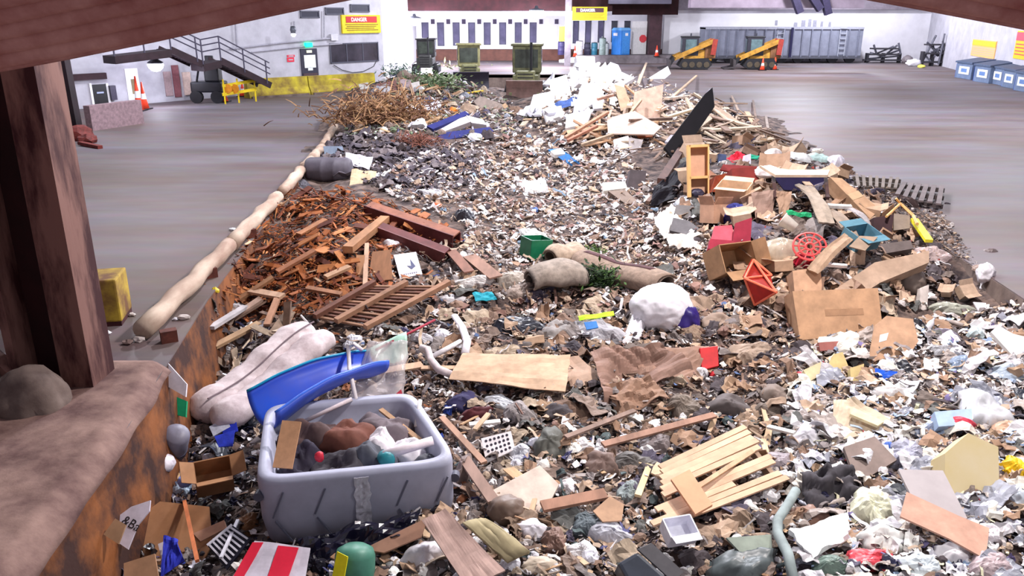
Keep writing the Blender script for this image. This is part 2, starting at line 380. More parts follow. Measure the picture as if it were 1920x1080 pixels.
# ------------------------------------------------------------------ planes of the hall
class Plane:
    def __init__(s, a, b):
        s.o = Vector((a[0], a[1], 0)); s.u = Vector((b[0] - a[0], b[1] - a[1], 0)).normalized(); s.n = Vector((s.u.y, -s.u.x, 0)); s.L = (Vector((b[0], b[1], 0)) - s.o).length
    def sz(s, x, y):
        p = hit(x, y, s.o, s.n); return (p - s.o).dot(s.u), p.z
    def rect(s, x0, y0, x1, y1):
        ym, xm = (y0 + y1) / 2, (x0 + x1) / 2
        return s.sz(x0, ym)[0], s.sz(x1, ym)[0], s.sz(xm, y1)[1], s.sz(xm, y0)[1]
    def pt(s, a, z, d=0): return s.o + s.u * a + Vector((0, 0, z)) + s.n * d
    def pbox(s, mb, r, d0, d1):
        s0, s1, z0, z1 = r
        return mb.prism([s.pt(s0, z0, d0), s.pt(s1, z0, d0), s.pt(s1, z1, d0), s.pt(s0, z1, d0)], s.n * (d1 - d0))
    def item(s, name, px, d0, d1, mat, parent=None, bevel=0): return s.pbox(MB(), s.rect(*px), d0, d1).build(name, mat, parent, bevel=bevel)
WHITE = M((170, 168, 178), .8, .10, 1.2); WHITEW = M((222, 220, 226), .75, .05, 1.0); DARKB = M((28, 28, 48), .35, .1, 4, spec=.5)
STEEL = M((92, 94, 104), .5, .15, 6, metal=.5); BLACK = M((20, 20, 26), .5, .2, 6); YEL = M((214, 186, 20), .6, .12, 4)
MAROON = M((44, 14, 18), .9, .25, 2); GREYB = M((120, 112, 122), .8, .15, 2)
BL = P(722, 157); AL = P(60, 212)
WL = Plane(AL, BL)                                     # left wall
s_a = WL.sz(0, 200)[0] - 6
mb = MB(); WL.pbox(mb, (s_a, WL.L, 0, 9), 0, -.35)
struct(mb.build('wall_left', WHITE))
mb = MB()                                              # return of the wall into the loading bay
mb.prism([BL, BL + Vector((-.4, 0, 0)), Vector((-9.5, 80, 0)), Vector((-9.1, 80, 0))], (0, 0, 9)); struct(mb.build('wall_bay_left', WHITEW))
FP = Plane((-10.5, 80), (14.5, 80))                    # back of the loading bay
mb = MB(); FP.pbox(mb, (0, FP.L, 1.0, 9), 0, -.3); struct(mb.build('wall_back', WHITEW))
mb = MB(); FP.pbox(mb, (0, FP.L, 0, 1.0), 1.2, -.3); struct(mb.build('trim_2', M((96, 62, 52), .8, .2, 1.5)))
RP = Plane((13.9, 77), (39, 77))                       # white wall behind the trailer
mb = MB(); RP.pbox(mb, (0, RP.L, 0, 4.55), 0, -.3); struct(mb.build('wall_back_right', WHITEW))
mb = MB(); RP.pbox(mb, (-.3, RP.L, 4.55, 9), .6, -.3); struct(mb.build('trim_3', GREYB))
RW = Plane((38.2, 77), (24.9, 30))                     # right wall
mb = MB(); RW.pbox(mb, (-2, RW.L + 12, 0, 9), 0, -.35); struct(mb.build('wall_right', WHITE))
# roof of the hall, dark soffit and beams of the bay
mb = MB().box((4, 52, 9.6), (90, 84, .3)); struct(mb.build('ceiling_hall', M((60, 44, 46), .9, .2, .4)))
mb = MB().box((-.9, 71.5, 6.5), (18.6, 1.2, 4.2)); struct(mb.build('trim_4', MAROON))
mb = MB().box((-.9, 71.9, 4.2), (18.6, 1.6, .36)); struct(mb.build('trim_5', WHITE))
mb = MB().box((10.6, 70.8, 6.9), (5.2, 1.0, 3.9)); struct(mb.build('trim_6', M((92, 88, 104), .7, .15, 1)))
mb = MB().box((11.4, 74.6, 5.4), (6.4, .5, 2.6)); struct(mb.build('trim_7', MAROON))
mb = MB().box((20.5, 66, 6.6), (13.4, 1.0, 4.0)); struct(mb.build('trim_8', M((120, 108, 120), .8, .15, 1)))
c = Vy(1065, 60, 70); mb = MB().box((c.x, 70, 4), (.5, .5, 8)); struct(mb.build('column_bay', M((112, 104, 110), .7, .2, 2)))
c = Vy(1228, 60, 75); mb = MB().box((c.x, 75.5, 3), (1.1, 1.6, 6)); struct(mb.build('column_bay', M((58, 36, 42), .8, .25, 2)))
# loading dock ledge in the bay
mb = MB().box((10.6, 75.2, .35), (9.2, 2.4, .7)); struct(mb.build('floor_dock', M((112, 104, 108), .8, .2, 2)))

# windows
def window(n, plane, px, frame=.07, pane=DARKB, mull=0, fm=None):
    r = plane.rect(*px); s0, s1, z0, z1 = r; mb = MB(); fm = fm or M((70, 70, 84), .6, .1)
    for q in ((s0, s1, z0, z0 + frame), (s0, s1, z1 - frame, z1), (s0, s0 + frame, z0, z1), (s1 - frame, s1, z0, z1)): plane.pbox(mb, q, .0, .06)
    for k in range(mull):
        a = s0 + (s1 - s0) * (k + 1) / (mull + 1); plane.pbox(mb, (a - .03, a + .03, z0, z1), 0, .05)
    o = struct(mb.build('window_%d' % n, fm)); p = plane.pbox(MB(), (s0 + .02, s1 - .02, z0 + .02, z1 - .02), .005, .03).build('pane', pane, o)
    return o
wn = 1
for px in ((562, 20, 598, 34), (609, 14, 644, 28), (656, 8, 692, 23)): window(wn, WL, px); wn += 1
o = window(wn, WL, (618, 80, 709, 117), pane=M((52, 48, 58), .2, .35, .8, spec=.7), mull=2); wn += 1
bw = M((96, 92, 118), .7, .2, 1, spec=.15)
for k, x in enumerate((791, 820, 849, 878, 907, 936, 965, 993, 1074, 1097, 1121, 1146, 1170)):
    window(wn, FP, (x, 42 if k < 8 else 39, x + 13 - (k > 7) * 2, 87 - k * .7), pane=bw if k < 11 else DARKB); wn += 1
for k in range(15):
    x = 808 + k * 29; 
    if x < 1050: FP.item('trim_%d' % (9 + k), (x, 36, x + 7, 45), 0, .08, M((66, 56, 78), .7, .1))['kind'] = 'structure'
# door with glass and notices, green exit lamp
d = struct(WL.item('door_1', (564, 91, 595, 150), 0, .06, M((44, 42, 60), .5, .1)))
for nm, px, m in (('pane', (569, 103, 590, 127), M((222, 226, 226), .5, .1)), ('notice', (573, 94, 583, 99), M((226, 222, 200), .6, .05)), ('notice', (576, 126, 585, 132), M((210, 215, 214), .6, .05)), ('kick_plate', (568, 137, 594, 149), M((70, 50, 56), .6, .1))):
    WL.item(nm, px, .06, .09, m, d)
e = WL.item('exit_lamp', (570, 80, 582, 88), .02, .2, M((10, 225, 140), .5, 0, emit=2.2)); tag(e, 'small glowing green exit lamp above the dark door', 'exit lamp')
for px, cat in (((538, 103, 552, 107), 'upper'), ((538, 108, 551, 116), 'lower')):
    o = WL.item('wall_notice', px, 0, .03, M((206, 30, 60), .6, .05)); tag(o, 'red wall notice beside the dark door, the %s of two' % cat, 'notice')
    r = WL.rect(*px); WL.pbox(MB(), (r[0] + .08, r[1] - .08, (r[2] + r[3]) / 2 - .03, (r[2] + r[3]) / 2 + .03), .03, .04).build('lettering', WHITE, o)
# yellow DANGER signs
def danger(plane, px, label, band, d=.12):
    r = plane.rect(*px); o = plane.item('danger_sign', px, 0, d, YEL); tag(o, label, 'sign')
    s0, s1, z0, z1 = r; w, h = s1 - s0, z1 - z0
    b = plane.pbox(MB(), (s0 + w * .1, s1 - w * .1, z1 - h * .42, z1 - h * .08), d, d + .02).build('header_panel', M(band, .6, .05), o)
    t = text_mesh('DANGER', 'lettering', M((240, 225, 215), .6, 0), b, plane.pt(s0 + w * .23, z1 - h * .36, d + .025), plane.u, (0, 0, 1), h * .22, .005, .03)
    for k in range(4):
        plane.pbox(MB(), (s0 + w * (.08 + .03 * (k % 2)), s1 - w * (.07 + .05 * (k % 3)), z1 - h * (.55 + .1 * k), z1 - h * (.505 + .1 * k)), d, d + .012).build('text_line', M((120, 96, 10), .6, 0), o)
danger(WL, (639, 28, 711, 62), 'large yellow DANGER sign above the wide window on the white wall', (176, 32, 40))
SP = Plane((5, 69.6), (9, 69.6)); danger(SP, (1073, 13, 1138, 38), 'yellow DANGER sign hanging beside the grey column over the dock', (60, 30, 40))
# lamps that are in view
def dome_lamp(px, py, Y, power, label, rad=.42, plane=None):
    p = Vy(px, py, Y); t = thing('dome_lamp', p, label, 'lamp')
    MB().lathe(p + Vector((0, 0, .05)), [(.02, .3), (.12, .28), (.16, .1), (rad, -.02), (rad * .98, -.08), (rad * .9, -.06)], cap=True, seg=18).build('housing', STEEL, t, smooth=True)
    MB().lathe(p + Vector((0, 0, -.08)), [(.01, -rad * .9), (rad * .5, -rad * .78), (rad * .88, -rad * .4), (rad * 1.02, .0), (rad * .9, .12)], seg=18).build('diffuser', M((225, 225, 255), .4, 0, emit=14), t, smooth=True)
    lamp('dome_lamp_light', p + Vector((0, -.25, -.75)), power, (.86, .86, 1.0), .3)
dome_lamp(777, 34, 68, 3600, 'bright dome lamp over the blown-out white bay wall', .55)
dome_lamp(1006, 19, 68, 3600, 'bright dome lamp under the dark soffit near the grey column', .6)
dome_lamp(291, 118, 37.6, 80, 'glowing lamp under the steel stair landing', .34)
dome_lamp(480+70, 62, 43.6, 8, 'small unlit-looking bracket lamp on the wall beside the upper windows', .12)
# conduits on the white wall
for k, (pts, r) in enumerate((([(430, 92), (530, 80), (620, 72)], .05), ([(470, 98), (560, 88), (640, 82)], .035), ([(550, 40), (550, 60)], .03), ([(606, 20), (606, 70)], .03), ([(440, 45), (443, 95)], .03))):
    q = [WL.pt(*WL.sz(*a), .08) for a in pts]
    tag(MB().tube(q, r, 6).build('wall_conduit', M((150, 148, 160), .6, .1)), ['thick grey conduit running along the white wall', 'thin grey conduit just above the dark door', 'short vertical pipe above the bracket lamp', 'vertical seam pipe between the upper windows', 'thin drop pipe above the stair foot'][k], 'conduit')
o = WL.item('junction_box', (618, 64, 631, 76), 0, .15, M((190, 188, 196), .6, .1)); tag(o, 'pale junction box on the wall below the danger sign', 'junction box')
# hanging cable below wide window
q = [WL.pt(*WL.sz(x, y), .05) for x, y in ((625, 122), (640, 131), (660, 136), (680, 134), (700, 124), (706, 112))]
tag(MB().tube(q, .02, 5).build('wall_cable', BLACK), 'black cable sagging on the wall under the wide window', 'cable')
# yellow barrier blocks in front of the door
BPl = Plane(P(440, 186), P(716, 168))
for px, lb in (((463, 150, 577, 184), 'long yellow concrete barrier at the foot of the stairs'), ((579, 140, 703, 176), 'long yellow concrete barrier below the wide window')):
    s0, s1 = BPl.sz(px[0], 170)[0], BPl.sz(px[2], 170)[0]; mb = MB()
    prof = [(-.45, 0), (.3, 0), (.3, .15), (.1, .45), (.05, .95), (-.25, .95)]
    mb.prism([BPl.pt(s0, z, d) for d, z in prof], BPl.u * (s1 - s0)); o = mb.build('barrier_block', M((206, 190, 40), .7, c2=(120, 96, 44), scale=1.2)); tag(o, lb, 'barrier')
    BPl.pbox(MB(), (s0 + .1, s1 - .1, .0, .1), .3, .42).build('foot', CONC, o)

# ------------------------------------------------------------------ stairs, landing, alcove of the left wall
ST = Plane(P(190, 212), P(500, 186))
def sp(px, py, d=0): return ST.pt(*ST.sz(px, py), d)
t = thing('steel_stairs', ST.pt(ST.sz(340, 195)[0], 0), 'dark steel staircase with pipe railings and upper landing on the white wall', 'stairs')
dk = M((44, 26, 34), .6, .2, 3, metal=.2); rl = M((70, 66, 84), .5, .1, metal=.3)
for nm, a, b in (('landing', (192, 104), (297, 92)), ('landing', (357, 119), (390, 112))):
    A, B = sp(*a), sp(*b); MB().prism([A, B, B + ST.n * 1.2, A + ST.n * 1.2], (0, 0, -.32)).build(nm, dk, t)
for a, b in (((297, 92), (357, 119)), ((390, 112), (484, 158))):
    A, B = sp(*a), sp(*b)
    for d in (0, 1.15): MB().bar(A + ST.n * d, B + ST.n * d, .07, .3).build('stringer', dk, t)
    n = 11
    for k in range(n):
        q = A.lerp(B, (k + .5) / n); MB().prism([q + ST.u * -.16, q + ST.u * .16, q + ST.u * .16 + ST.n * 1.15, q + ST.u * -.16 + ST.n * 1.15], (0, 0, .04)).build('tread', dk, t)
path = [(192, 104), (297, 92), (357, 119), (390, 112), (484, 158)]
for k in range(4):
    A, B = sp(*path[k], 1.18), sp(*path[k + 1], 1.18); L = (B - A).length
    for h in (.55, .82, 1.08): MB().tube([A + Vector((0, 0, h)), B + Vector((0, 0, h))], .03, 6).build('rail', rl, t)
    for j in range(int(L / 1.3) + 1):
        q = A.lerp(B, min(1, j * 1.3 / L)); MB().tube([q, q + Vector((0, 0, 1.1))], .035, 6).build('post', rl, t)
# lit recess under the landing: door openings, panels
struct(WL.item('door_2', (308, 134, 322, 180), 0, .05, M((150, 128, 132), .7, .1))); struct(WL.item('door_3', (324, 122, 336, 182), 0, .08, M((120, 70, 78), .7, .15)))
o = WL.item('wall_panel', (343, 135, 357, 178), 0, .1, M((205, 180, 172), .7, .1)); tag(o, 'tall pink-beige panel standing under the stairs', 'panel')
struct(WL.item('door_4', (173, 158, 200, 196), 0, .06, BLACK)); o = bpy.data.objects['door_4']
WL.item('handle', (180, 172, 193, 175), .06, .09, M((150, 160, 190), .4, 0), o)
WL.item('frame', (169, 156, 173, 198), 0, .09, WHITEW, o); WL.item('frame', (200, 156, 204, 198), 0, .09, WHITEW, o)
o = WL.item('wall_box', (203, 160, 214, 187), 0, .25, M((52, 46, 66), .5, .15)); tag(o, 'dark grey wall box beside the black shutter', 'box')
struct(WL.pbox(MB(), (s_a, WL.sz(195, 130)[0], WL.sz(120, 152)[1], WL.sz(120, 140)[1]), 0, .18).build('trim_30', M((50, 26, 34), .7, .2)))
o = WL.item('door_5', (238, 128, 262, 206), 0, .04, WHITEW); struct(o); WL.item('pane', (246, 148, 256, 176), .04, .06, M((126, 110, 84), .4, .1), o)
# small things along the left wall
def cone(p, label, h=.75, c=(232, 70, 40), r=.2):
    t = thing('traffic_cone', p, label, 'cone'); mb = MB().lathe(p, [(r, .05), (r * .62, h * .35), (r * .55, h * .45), (r * .42, h * .6), (r * .15, h), (.01, h)], seg=12)
    mb.build('body', M(c, .6, .1), t, smooth=True); MB().lathe(p, [(r * .6, h * .38), (r * .46, h * .58)], seg=12, cap=False).build('band', M((235, 235, 240), .5, .05), t)
    MB().box(p + Vector((0, 0, .025)), (r * 2.6, r * 2.6, .05)).build('base', BLACK, t); return t
for px, py, lb, h in ((262, 208, 'orange cone with pale bands beside the lit doorway', 1.5), (272, 205, 'orange cone standing just behind the lit doorway post', 1.2), (421, 191, 'orange cone before the yellow barricade', .8), (456, 181, 'small orange cone at the barricade end by the yellow barrier', .7),
    (100, 212, 'orange cone with yellow foot near the leaning column', .9)):
    cone(P(px, py), lb, h)
t = thing('barricade', P(435, 192), 'yellow folding barricade with round discs beside the dark machine', 'barricade')
for a, b in (((405, 160), (470, 149)), ((405, 176), (468, 166))):
    MB().bar(ST.pt(*ST.sz(*a), .6), ST.pt(*ST.sz(*b), .6), .06, .14).build('rail', YEL, t)
for x in (408, 434, 466): MB().bar(ST.pt(ST.sz(x, 170)[0], 0, .6), ST.pt(ST.sz(x, 170)[0], 1.15, .6), .06, .06).build('post', YEL, t)
for x in (413, 426):
    q = ST.pt(*ST.sz(x, 165), .66); MB().lathe(q, [(.22, -.02), (.22, .02)], Matrix.Rotation(math.pi / 2, 3, 'X'), 14).build('disc', M((190, 120, 20), .6, .1), t)
# dark utility machine (parked sweeper) under the stairs
p = P(392, 193); t = thing('floor_sweeper', p, 'black parked floor sweeper with upright seat beside the stairs', 'sweeper')
mk = M((24, 24, 32), .4, .3, 5)
MB().box(p + Vector((0, .3, .75)), (1.5, 1.0, .5)).build('body', mk, t, bevel=.08); MB().box(p + Vector((.25, .3, 1.35)), (.7, .6, .7)).build('engine_cover', mk, t, bevel=.06)
MB().box(p + Vector((.1, .4, 1.9)), (.4, .16, .6)).build('seat', mk, t, bevel=.05)
MB().tube([p + Vector((-.5, 0, .9)), p + Vector((-.35, .1, 1.6)), p + Vector((-.15, .1, 1.7))], .05, 6).build('steering_column', mk, t)
for dx in (-.5, .5): MB().lathe(p + Vector((dx, -.15, .3)), [(.3, -.12), (.3, .12)], Matrix.Rotation(math.pi / 2, 3, 'X'), 14).build('wheel', BLACK, t)
# leaning dark column far left with red scraps at the foot
A, B = P(137, 243), Vy(121, 95, 30.6)
mb = MB().bar(P(139, 236), Vector((P(139, 236).x - .1, P(139, 236).y, 6)), .42, .42); tag(mb.build('steel_post', M((34, 18, 26), .7, .3, 3)), 'dark slim steel post standing on the open floor', 'post')
for k, (x, y, r) in enumerate(((150, 262, .5), (132, 258, .35), (165, 268, .3))):
    p = P(x, y); mb = lump(MB(), p + Vector((0, 0, r * .35)), (r, r * .8, r * .6), 2, .5, 1.5, k + 3); tag(mb.build('red_scrap', M((104, 36, 30), .7, .3)), 'dark red crumpled scrap at the foot of the slim post', 'scrap', 'scraps at the slim post')
tag(MB().bar(P(150, 268, .08), P(188, 276, .05), .16, .1).build('red_scrap', M((120, 40, 32), .7, .3)), 'dark red bar pointing away from the slim post', 'scrap', 'scraps at the slim post')
# low grey wall piece and pipe in the far corner
mb = MB().bar(P(165, 222, .45), P(262, 209, .45), .3, .9); tag(mb.build('low_wall_block', M((140, 116, 122), .8, .2)), 'low mauve concrete block in front of the black shutter', 'barrier')
o = MB().bar(P(64, 216, .25), P(112, 205, .25), .4, .5).build('wall_bumper', BLACK); tag(o, 'black bumper beam low on the wall by the near column', 'bumper')
tag(MB().tube([WL.pt(WL.sz(84, 150)[0], 1.4, .15), WL.pt(WL.sz(87, 150)[0], 3.6, .15)], .09, 8).build('downpipe', M((140, 138, 150), .6, .1)), 'grey downpipe on the wall by the near column', 'pipe')

# ------------------------------------------------------------------ near canopy, near column, block, logs on the kerb
CANM = M((222, 164, 152), .75, c2=(170, 100, 92), scale=3.0, bump=.4)
EDG = np.array([(-9, -2.6), (-4, -.80), (-2.62, -.29), (-2.24, -.227), (-1.76, -.137), (-1.07, .005), (-.64, .085), (0, .2), (1.1, .16), (1.55, .085), (1.97, .015), (2.48, -.075), (4, -.42), (9, -1.4)])
def can_z(x): return 4.02 + np.interp(x, EDG[:, 0], EDG[:, 1])
mb = MB()
mb.grid(lambda u, v: Vector((-8 + 16 * v, 4.1 - 1.2 * u, float(can_z(-8 + 16 * v)) + 1.15 * u + .014 * math.sin(u * 1.2 / .062 * 2 * math.pi))), 190, 110, .02)
struct(mb.build('ceiling', CANM, smooth=True))
# near H column
CB = P(112, 735); RUSTC = M((118, 84, 76), .8, c2=(52, 14, 18), scale=1.6, bump=.3, stretch=(2, 2, .5), thr=(.42, .6))
t = thing('steel_column', CB, 'thick rust-red steel column rising at the pit corner', 'column')
for d in (-.30, .26): MB().box(CB + Vector((d + (.0), 0.1 + d * .3, 2.0)), (.09 if d < 0 else .34, .5, 4.3)).build('flange', RUSTC, t)
MB().box(CB + Vector((-.05, .15, 2.0)), (.45, .07, 4.3)).build('web', M((40, 8, 12), .8, .3, 2), t)  # near-black web: the shade between the flanges is in its colour
mb = lump(MB(), CB + Vector((.0, -.5, .12)), (.36, .34, .42), 4, .18, .8, 5); tag(mb.build('concrete_footing', CONC, smooth=True), 'rounded lump of grey concrete at the foot of the rust-red column', 'concrete')
mb = lump(MB(), CB + Vector((-.85, -.75, .0)), (.62, .8, .5), 4, .25, .9, 9); tag(mb.build('concrete_footing', CONC, smooth=True), 'broad mauve concrete mass beside the column brace', 'concrete')
mb = MB().bar(CB + Vector((-1.35, .1, 1.0)), CB + Vector((-.25, -.25, .15)), .16, .3); tag(mb.build('column_brace', RUSTC), 'slanting steel brace meeting the foot of the rust-red column', 'brace')
# yellow ecology blocks behind the column
def ecob(p, yaw, label, s=(1.1, .6, .6)):
    t = thing('concrete_block', p, label, 'block'); R = RZ(yaw)
    MB().box(p + Vector((0, 0, s[2] / 2 + .06)), s, R).build('block_body', M((196, 168, 56), .8, c2=(104, 70, 44), scale=2.4, bump=.3), t, bevel=.025)
    MB().box(p + Vector((0, 0, .05)), (s[0] * .98, s[1] * .98, .1), R).build('base', M((70, 30, 34), .9, .2), t)
    MB().bar(p + R @ Vector((-.2, 0, s[2] + .06)), p + R @ Vector((.2, 0, s[2] + .06)), .1, .05).build('lifting_recess', M((120, 110, 112), .8, .2), t)
ecob(P(160, 617) + Vector((-.15, .3, 0)), 12, 'yellow painted concrete block on the floor just beyond the rust-red column')
ecob(P(0, 600) + Vector((-.1, .3, 0)), 20, 'yellow painted concrete block half hidden by the rust-red column')
mb = lump(MB(), P(130, 548, .6), (.09, .07, .07), 2, .4, 1.4, 2); tag(mb.build('paper_scrap', WHITEW), 'white scrap lying on top of the yellow block', 'scrap')
# round timber rail logs along the kerb
LOGM = M((196, 178, 160), .8, c2=(140, 112, 96), scale=2.5, bump=.3, stretch=(1, .25, 1))
lp = [((268, 618), (432, 458), .135), ((432, 458), (522, 368), .135), ((528, 362), (566, 318), .13), ((570, 314), (584, 300), .13), ((586, 296), (604, 276), .13), ((606, 272), (628, 236), .12)]
for k, (a, b, r) in enumerate(lp):
    A, B = P(*a, r + .02), P(*b, r + .02); n = 10; mb = MB()
    mb.tube([A.lerp(B, i / n) + Vector((.02 * math.sin(i * 1.7 + k), 0, .015 * math.sin(i * 2.3))) for i in range(n + 1)], [r * (1 + .05 * math.sin(i * 2.1 + k)) for i in range(n + 1)], 14)
    tag(mb.build('rail_log', LOGM, smooth=True), 'pale round rail log on the pit kerb, number %s from the near end' % ['one', 'two', 'three', 'four', 'five', 'six'][k], 'log', 'rail logs on the kerb')
for k, (x, y, dx) in enumerate(((318, 640, 12), (395, 520, 10), (470, 445, 8), (545, 352, 6))):
    p = P(x, y); tag(MB().box(p + Vector((0, 0, .06)), (.2, .13, .2), RZ(30 + k * 9)).build('log_bracket', M((96, 50, 40), .8, .3)), 'rusty bracket holding the pale rail logs to the kerb', 'bracket', 'log brackets')
for k, (x, y) in enumerate(((436, 432), (248, 592), (222, 598), (205, 610), (262, 640), (240, 645), (330, 600), (345, 598), (292, 576), (198, 628))):
    p = P(x, y); s = U(.04, .11); mb = lump(MB(), p + Vector((0, 0, s * .4)), (s, s * .8, s * .5), 2, .5, 1.5, k); tag(mb.build('litter_scrap', M([(222, 222, 230), (190, 180, 176), (120, 100, 96)][k % 3], .7, .1)), 'small pale scrap on the floor beside the kerb logs', 'litter', 'scraps on the floor by the kerb')
# ------------------------------------------------------------------ machines and things at the far end
OLIVE = M((112, 112, 78), .6, .25, 3); CATY = M((168, 122, 42), .6, .25, 3); BROWN = M((104, 78, 72), .7, .25, 2)
def dozer(px, py, Y, w, label, body, blade, cabm, blade_w, yaw=0, exhaust=False):
    """tracked machine seen from the front: tracks, hull, cab with glass, blade. w = width in metres"""
    p = Vy(px, py, Y); t = thing('bulldozer', p, label, 'bulldozer'); k = w / 2.4; R = RZ(yaw)
    def B(c, s, nm, m, bev=.03, par=None): return MB().box(p + R @ (Vector(c) * k), Vector(s) * k, R).build(nm, m, par or t, bevel=bev * k)
    for sx in (-1, 1):
        tr = B((sx * .95, 1.6, .5), (.5, 3.4, .95), 'track', BLACK, .2)
        for j in range(5): MB().lathe(p + R @ (Vector((sx * 1.22, .4 + j * .6, .42)) * k), [(.26 * k, -.03), (.26 * k, .03)], R @ Matrix.Rotation(math.pi / 2, 3, 'Y'), 10).build('roller', STEEL, tr)
    B((0, 1.4, 1.05), (1.5, 3.0, .9), 'hull', body, .08); B((0, .35, 1.25), (1.1, 1.0, .95), 'engine_hood', body, .08)
    for j in range(4): B((0, -.16, .95 + j * .2), (.9, .03, .06), 'grille_slat', BLACK, 0)
    cb = B((0, 2.1, 2.3), (1.7, 1.5, 1.55), 'cab', cabm, .06); B((0, 2.1, 3.12), (1.9, 1.75, .14), 'roof', cabm, .04)
    B((-.02, 1.34, 2.35), (1.36, .04, 1.05), 'windscreen', M((60, 66, 60), .15, .3, 2, spec=.7), 0, cb)
    for sx in (-1, 1): B((sx * .86, 2.1, 2.4), (.03, 1.1, .9), 'side_window', M((60, 66, 70), .15, .3, 2, spec=.7), 0, cb)
    if exhaust:
        MB().tube([p + R @ (Vector((.3, .5, 1.7)) * k), p + R @ (Vector((.3, .5, 3.3)) * k)], .08 * k, 8).build('exhaust_pipe', BLACK, t)
    if blade:
        bw = blade_w; mb = MB()
        mb.grid(lambda u, v: p + R @ Vector(((u - .5) * bw, -1.25 * k - .18 * math.sin(v * math.pi) * k * -1, v * 1.25 * k)), 6, 8, .08); bl = mb.build('blade', blade, t, smooth=False)
        MB().box(p + R @ Vector((0, -1.3 * k, .05)), (bw, .1, .12), R).build('cutting_edge', STEEL, bl)
        for sx in (-1, 1): MB().bar(p + R @ (Vector((sx * .8, -1.1, .5)) * k), p + R @ (Vector((sx * .95, 1.0, .5)) * k), .16 * k, .2 * k).build('push_arm', body, t)
    return t
dozer(985, 190, 47, 2.35, 'olive bulldozer with tall cab and big brown blade in the pit', OLIVE, BROWN, M((96, 96, 66), .6, .3, 3), 2.05, -4, True)
dozer(882, 166, 54, 2.1, 'olive bulldozer with dusty square cab and black blade edge', OLIVE, M((40, 36, 50), .6, .2), M((124, 120, 84), .7, .25, 3), 2.3, 6)
dozer(797, 140, 56, 1.75, 'dark bulldozer half buried behind the green heap', M((60, 60, 60), .6, .2), None, M((48, 46, 50), .6, .25, 3), 1, 0, True)

def skid(px, py, Y, label, s=1.0, yaw=0):
    p = Vy(px, py, Y); p.z = 0; t = thing('skid_steer', p, label, 'skid steer'); R = RZ(yaw)
    def B(c, sz, nm, m, bev=.03, par=None): return MB().box(p + R @ (Vector(c) * s), Vector(sz) * s, R).build(nm, m, par or t, bevel=bev)
    # machine faces -x (bucket towards the smaller x)
    for sy in (-.72, .72):
        pts = [(-1.05, .25), (-.7, .05), (1.0, .05), (1.3, .35), (1.0, .78), (-.75, .72)]
        tr = MB().prism([p + R @ (Vector((x, sy - .2, z)) * s) for x, z in pts], R @ Vector((0, .4 * s, 0))).build('track', BLACK, t)
        for x in (-.6, -.1, .4, .9): MB().lathe(p + R @ (Vector((x, sy - .21 if sy < 0 else sy + .21, .35)) * s), [(.2 * s, -.03), (.2 * s, .03)], R @ Matrix.Rotation(math.pi / 2, 3, 'X'), 10).build('wheel', M((70, 60, 46), .6, .2), tr)
    B((.35, 0, .95), (1.9, 1.0, .75), 'body', CATY, .08); B((1.15, 0, 1.25), (.75, 1.2, 1.0), 'engine_cover', M((112, 74, 44), .7, .3, 3), .1)
    cb = B((-.25, 0, 1.55), (1.15, 1.05, 1.25), 'cab', M((34, 32, 44), .5, .2), .05); B((-.25, 0, 2.18), (1.25, 1.1, .1), 'roof', BLACK, .03)
    for sy in (-1, 1): B((-.2, sy * .54, 1.65), (.75, .02, .75), 'side_window', M((84, 104, 108), .2, .25, 2, spec=.5), 0, cb)
    B((-.84, 0, 1.6), (.02, .85, .9), 'front_window', M((84, 104, 108), .2, .25, 2, spec=.5), 0, cb)
    MB().tube([p + R @ (Vector((-.2, 0, 2.2)) * s), p + R @ (Vector((-.2, 0, 2.42)) * s)], .06, 8).build('beacon', M((40, 40, 50), .4, .1), t)
    for sy in (-.78, .78):
        ar = MB().bar(p + R @ (Vector((1.35, sy, 1.95)) * s), p + R @ (Vector((-1.35, sy, .75)) * s), .14 * s, .3 * s).build('lift_arm', CATY, t)
        MB().bar(p + R @ (Vector((1.3, sy, 1.0)) * s), p + R @ (Vector((1.4, sy, 2.05)) * s), .16 * s, .34 * s).build('arm_link', M((140, 46, 36), .6, .2), t)
        MB().bar(p + R @ (Vector((-1.3, sy, .85)) * s), p + R @ (Vector((-1.65, sy, .3)) * s), .14 * s, .22 * s).build('arm_end', BLACK, t)
    prof = [(-1.55, .1), (-1.55, .65), (-1.75, .7), (-1.72, .2), (-2.35, .06), (-2.35, .0)]
    MB().prism([p + R @ (Vector((x, -1.0, z)) * s) for x, z in prof], R @ Vector((0, 2.0 * s, 0))).build('bucket', M((60, 54, 56), .6, .3), t)
skid(1297, 127, 66, 'yellow tracked skid steer next to the white wall corner, bucket lowered', 1.12, -6)
skid(1418, 126, 66, 'yellow tracked skid steer in front of the trailer middle, arms raised behind', 1.12, -8)
# long grey trailer
TP = Plane((16.6, 74), (33.8, 74)); TG = M((128, 132, 148), .55, .12, 1.5, metal=.25)
r = TP.rect(1321, 52, 1616, 112); t = thing('open_trailer', TP.pt((r[0] + r[1]) / 2, 0, 0), 'long grey ribbed steel trailer parked along the white wall', 'trailer')
s0, s1, z0, z1 = r; z0 = .55
TP.pbox(MB(), (s0, s1, z0, z1), 0, -2.2).build('tub', TG, t); TP.pbox(MB(), (s0, s1, z1 - .12, z1 + .06), .1, -2.3).build('top_rail', M((156, 158, 170), .5, .1, metal=.2), t); TP.pbox(MB(), (s0, s1, z0 - .15, z0 + .12), .08, 0).build('lower_rail', STEEL, t)
for k in range(17):
    a = s0 + (s1 - s0) * (k + .5) / 17; TP.pbox(MB(), (a - .06, a + .06, z0, z1 - .1), 0, .09).build('rib', M((112, 116, 132), .55, .1, metal=.2), t)
TP.pbox(MB(), (s0 + (s1 - s0) * .54, s0 + (s1 - s0) * .555, z0, z1), 0, .14).build('divider_post', M((26, 24, 60), .5, .1), t)
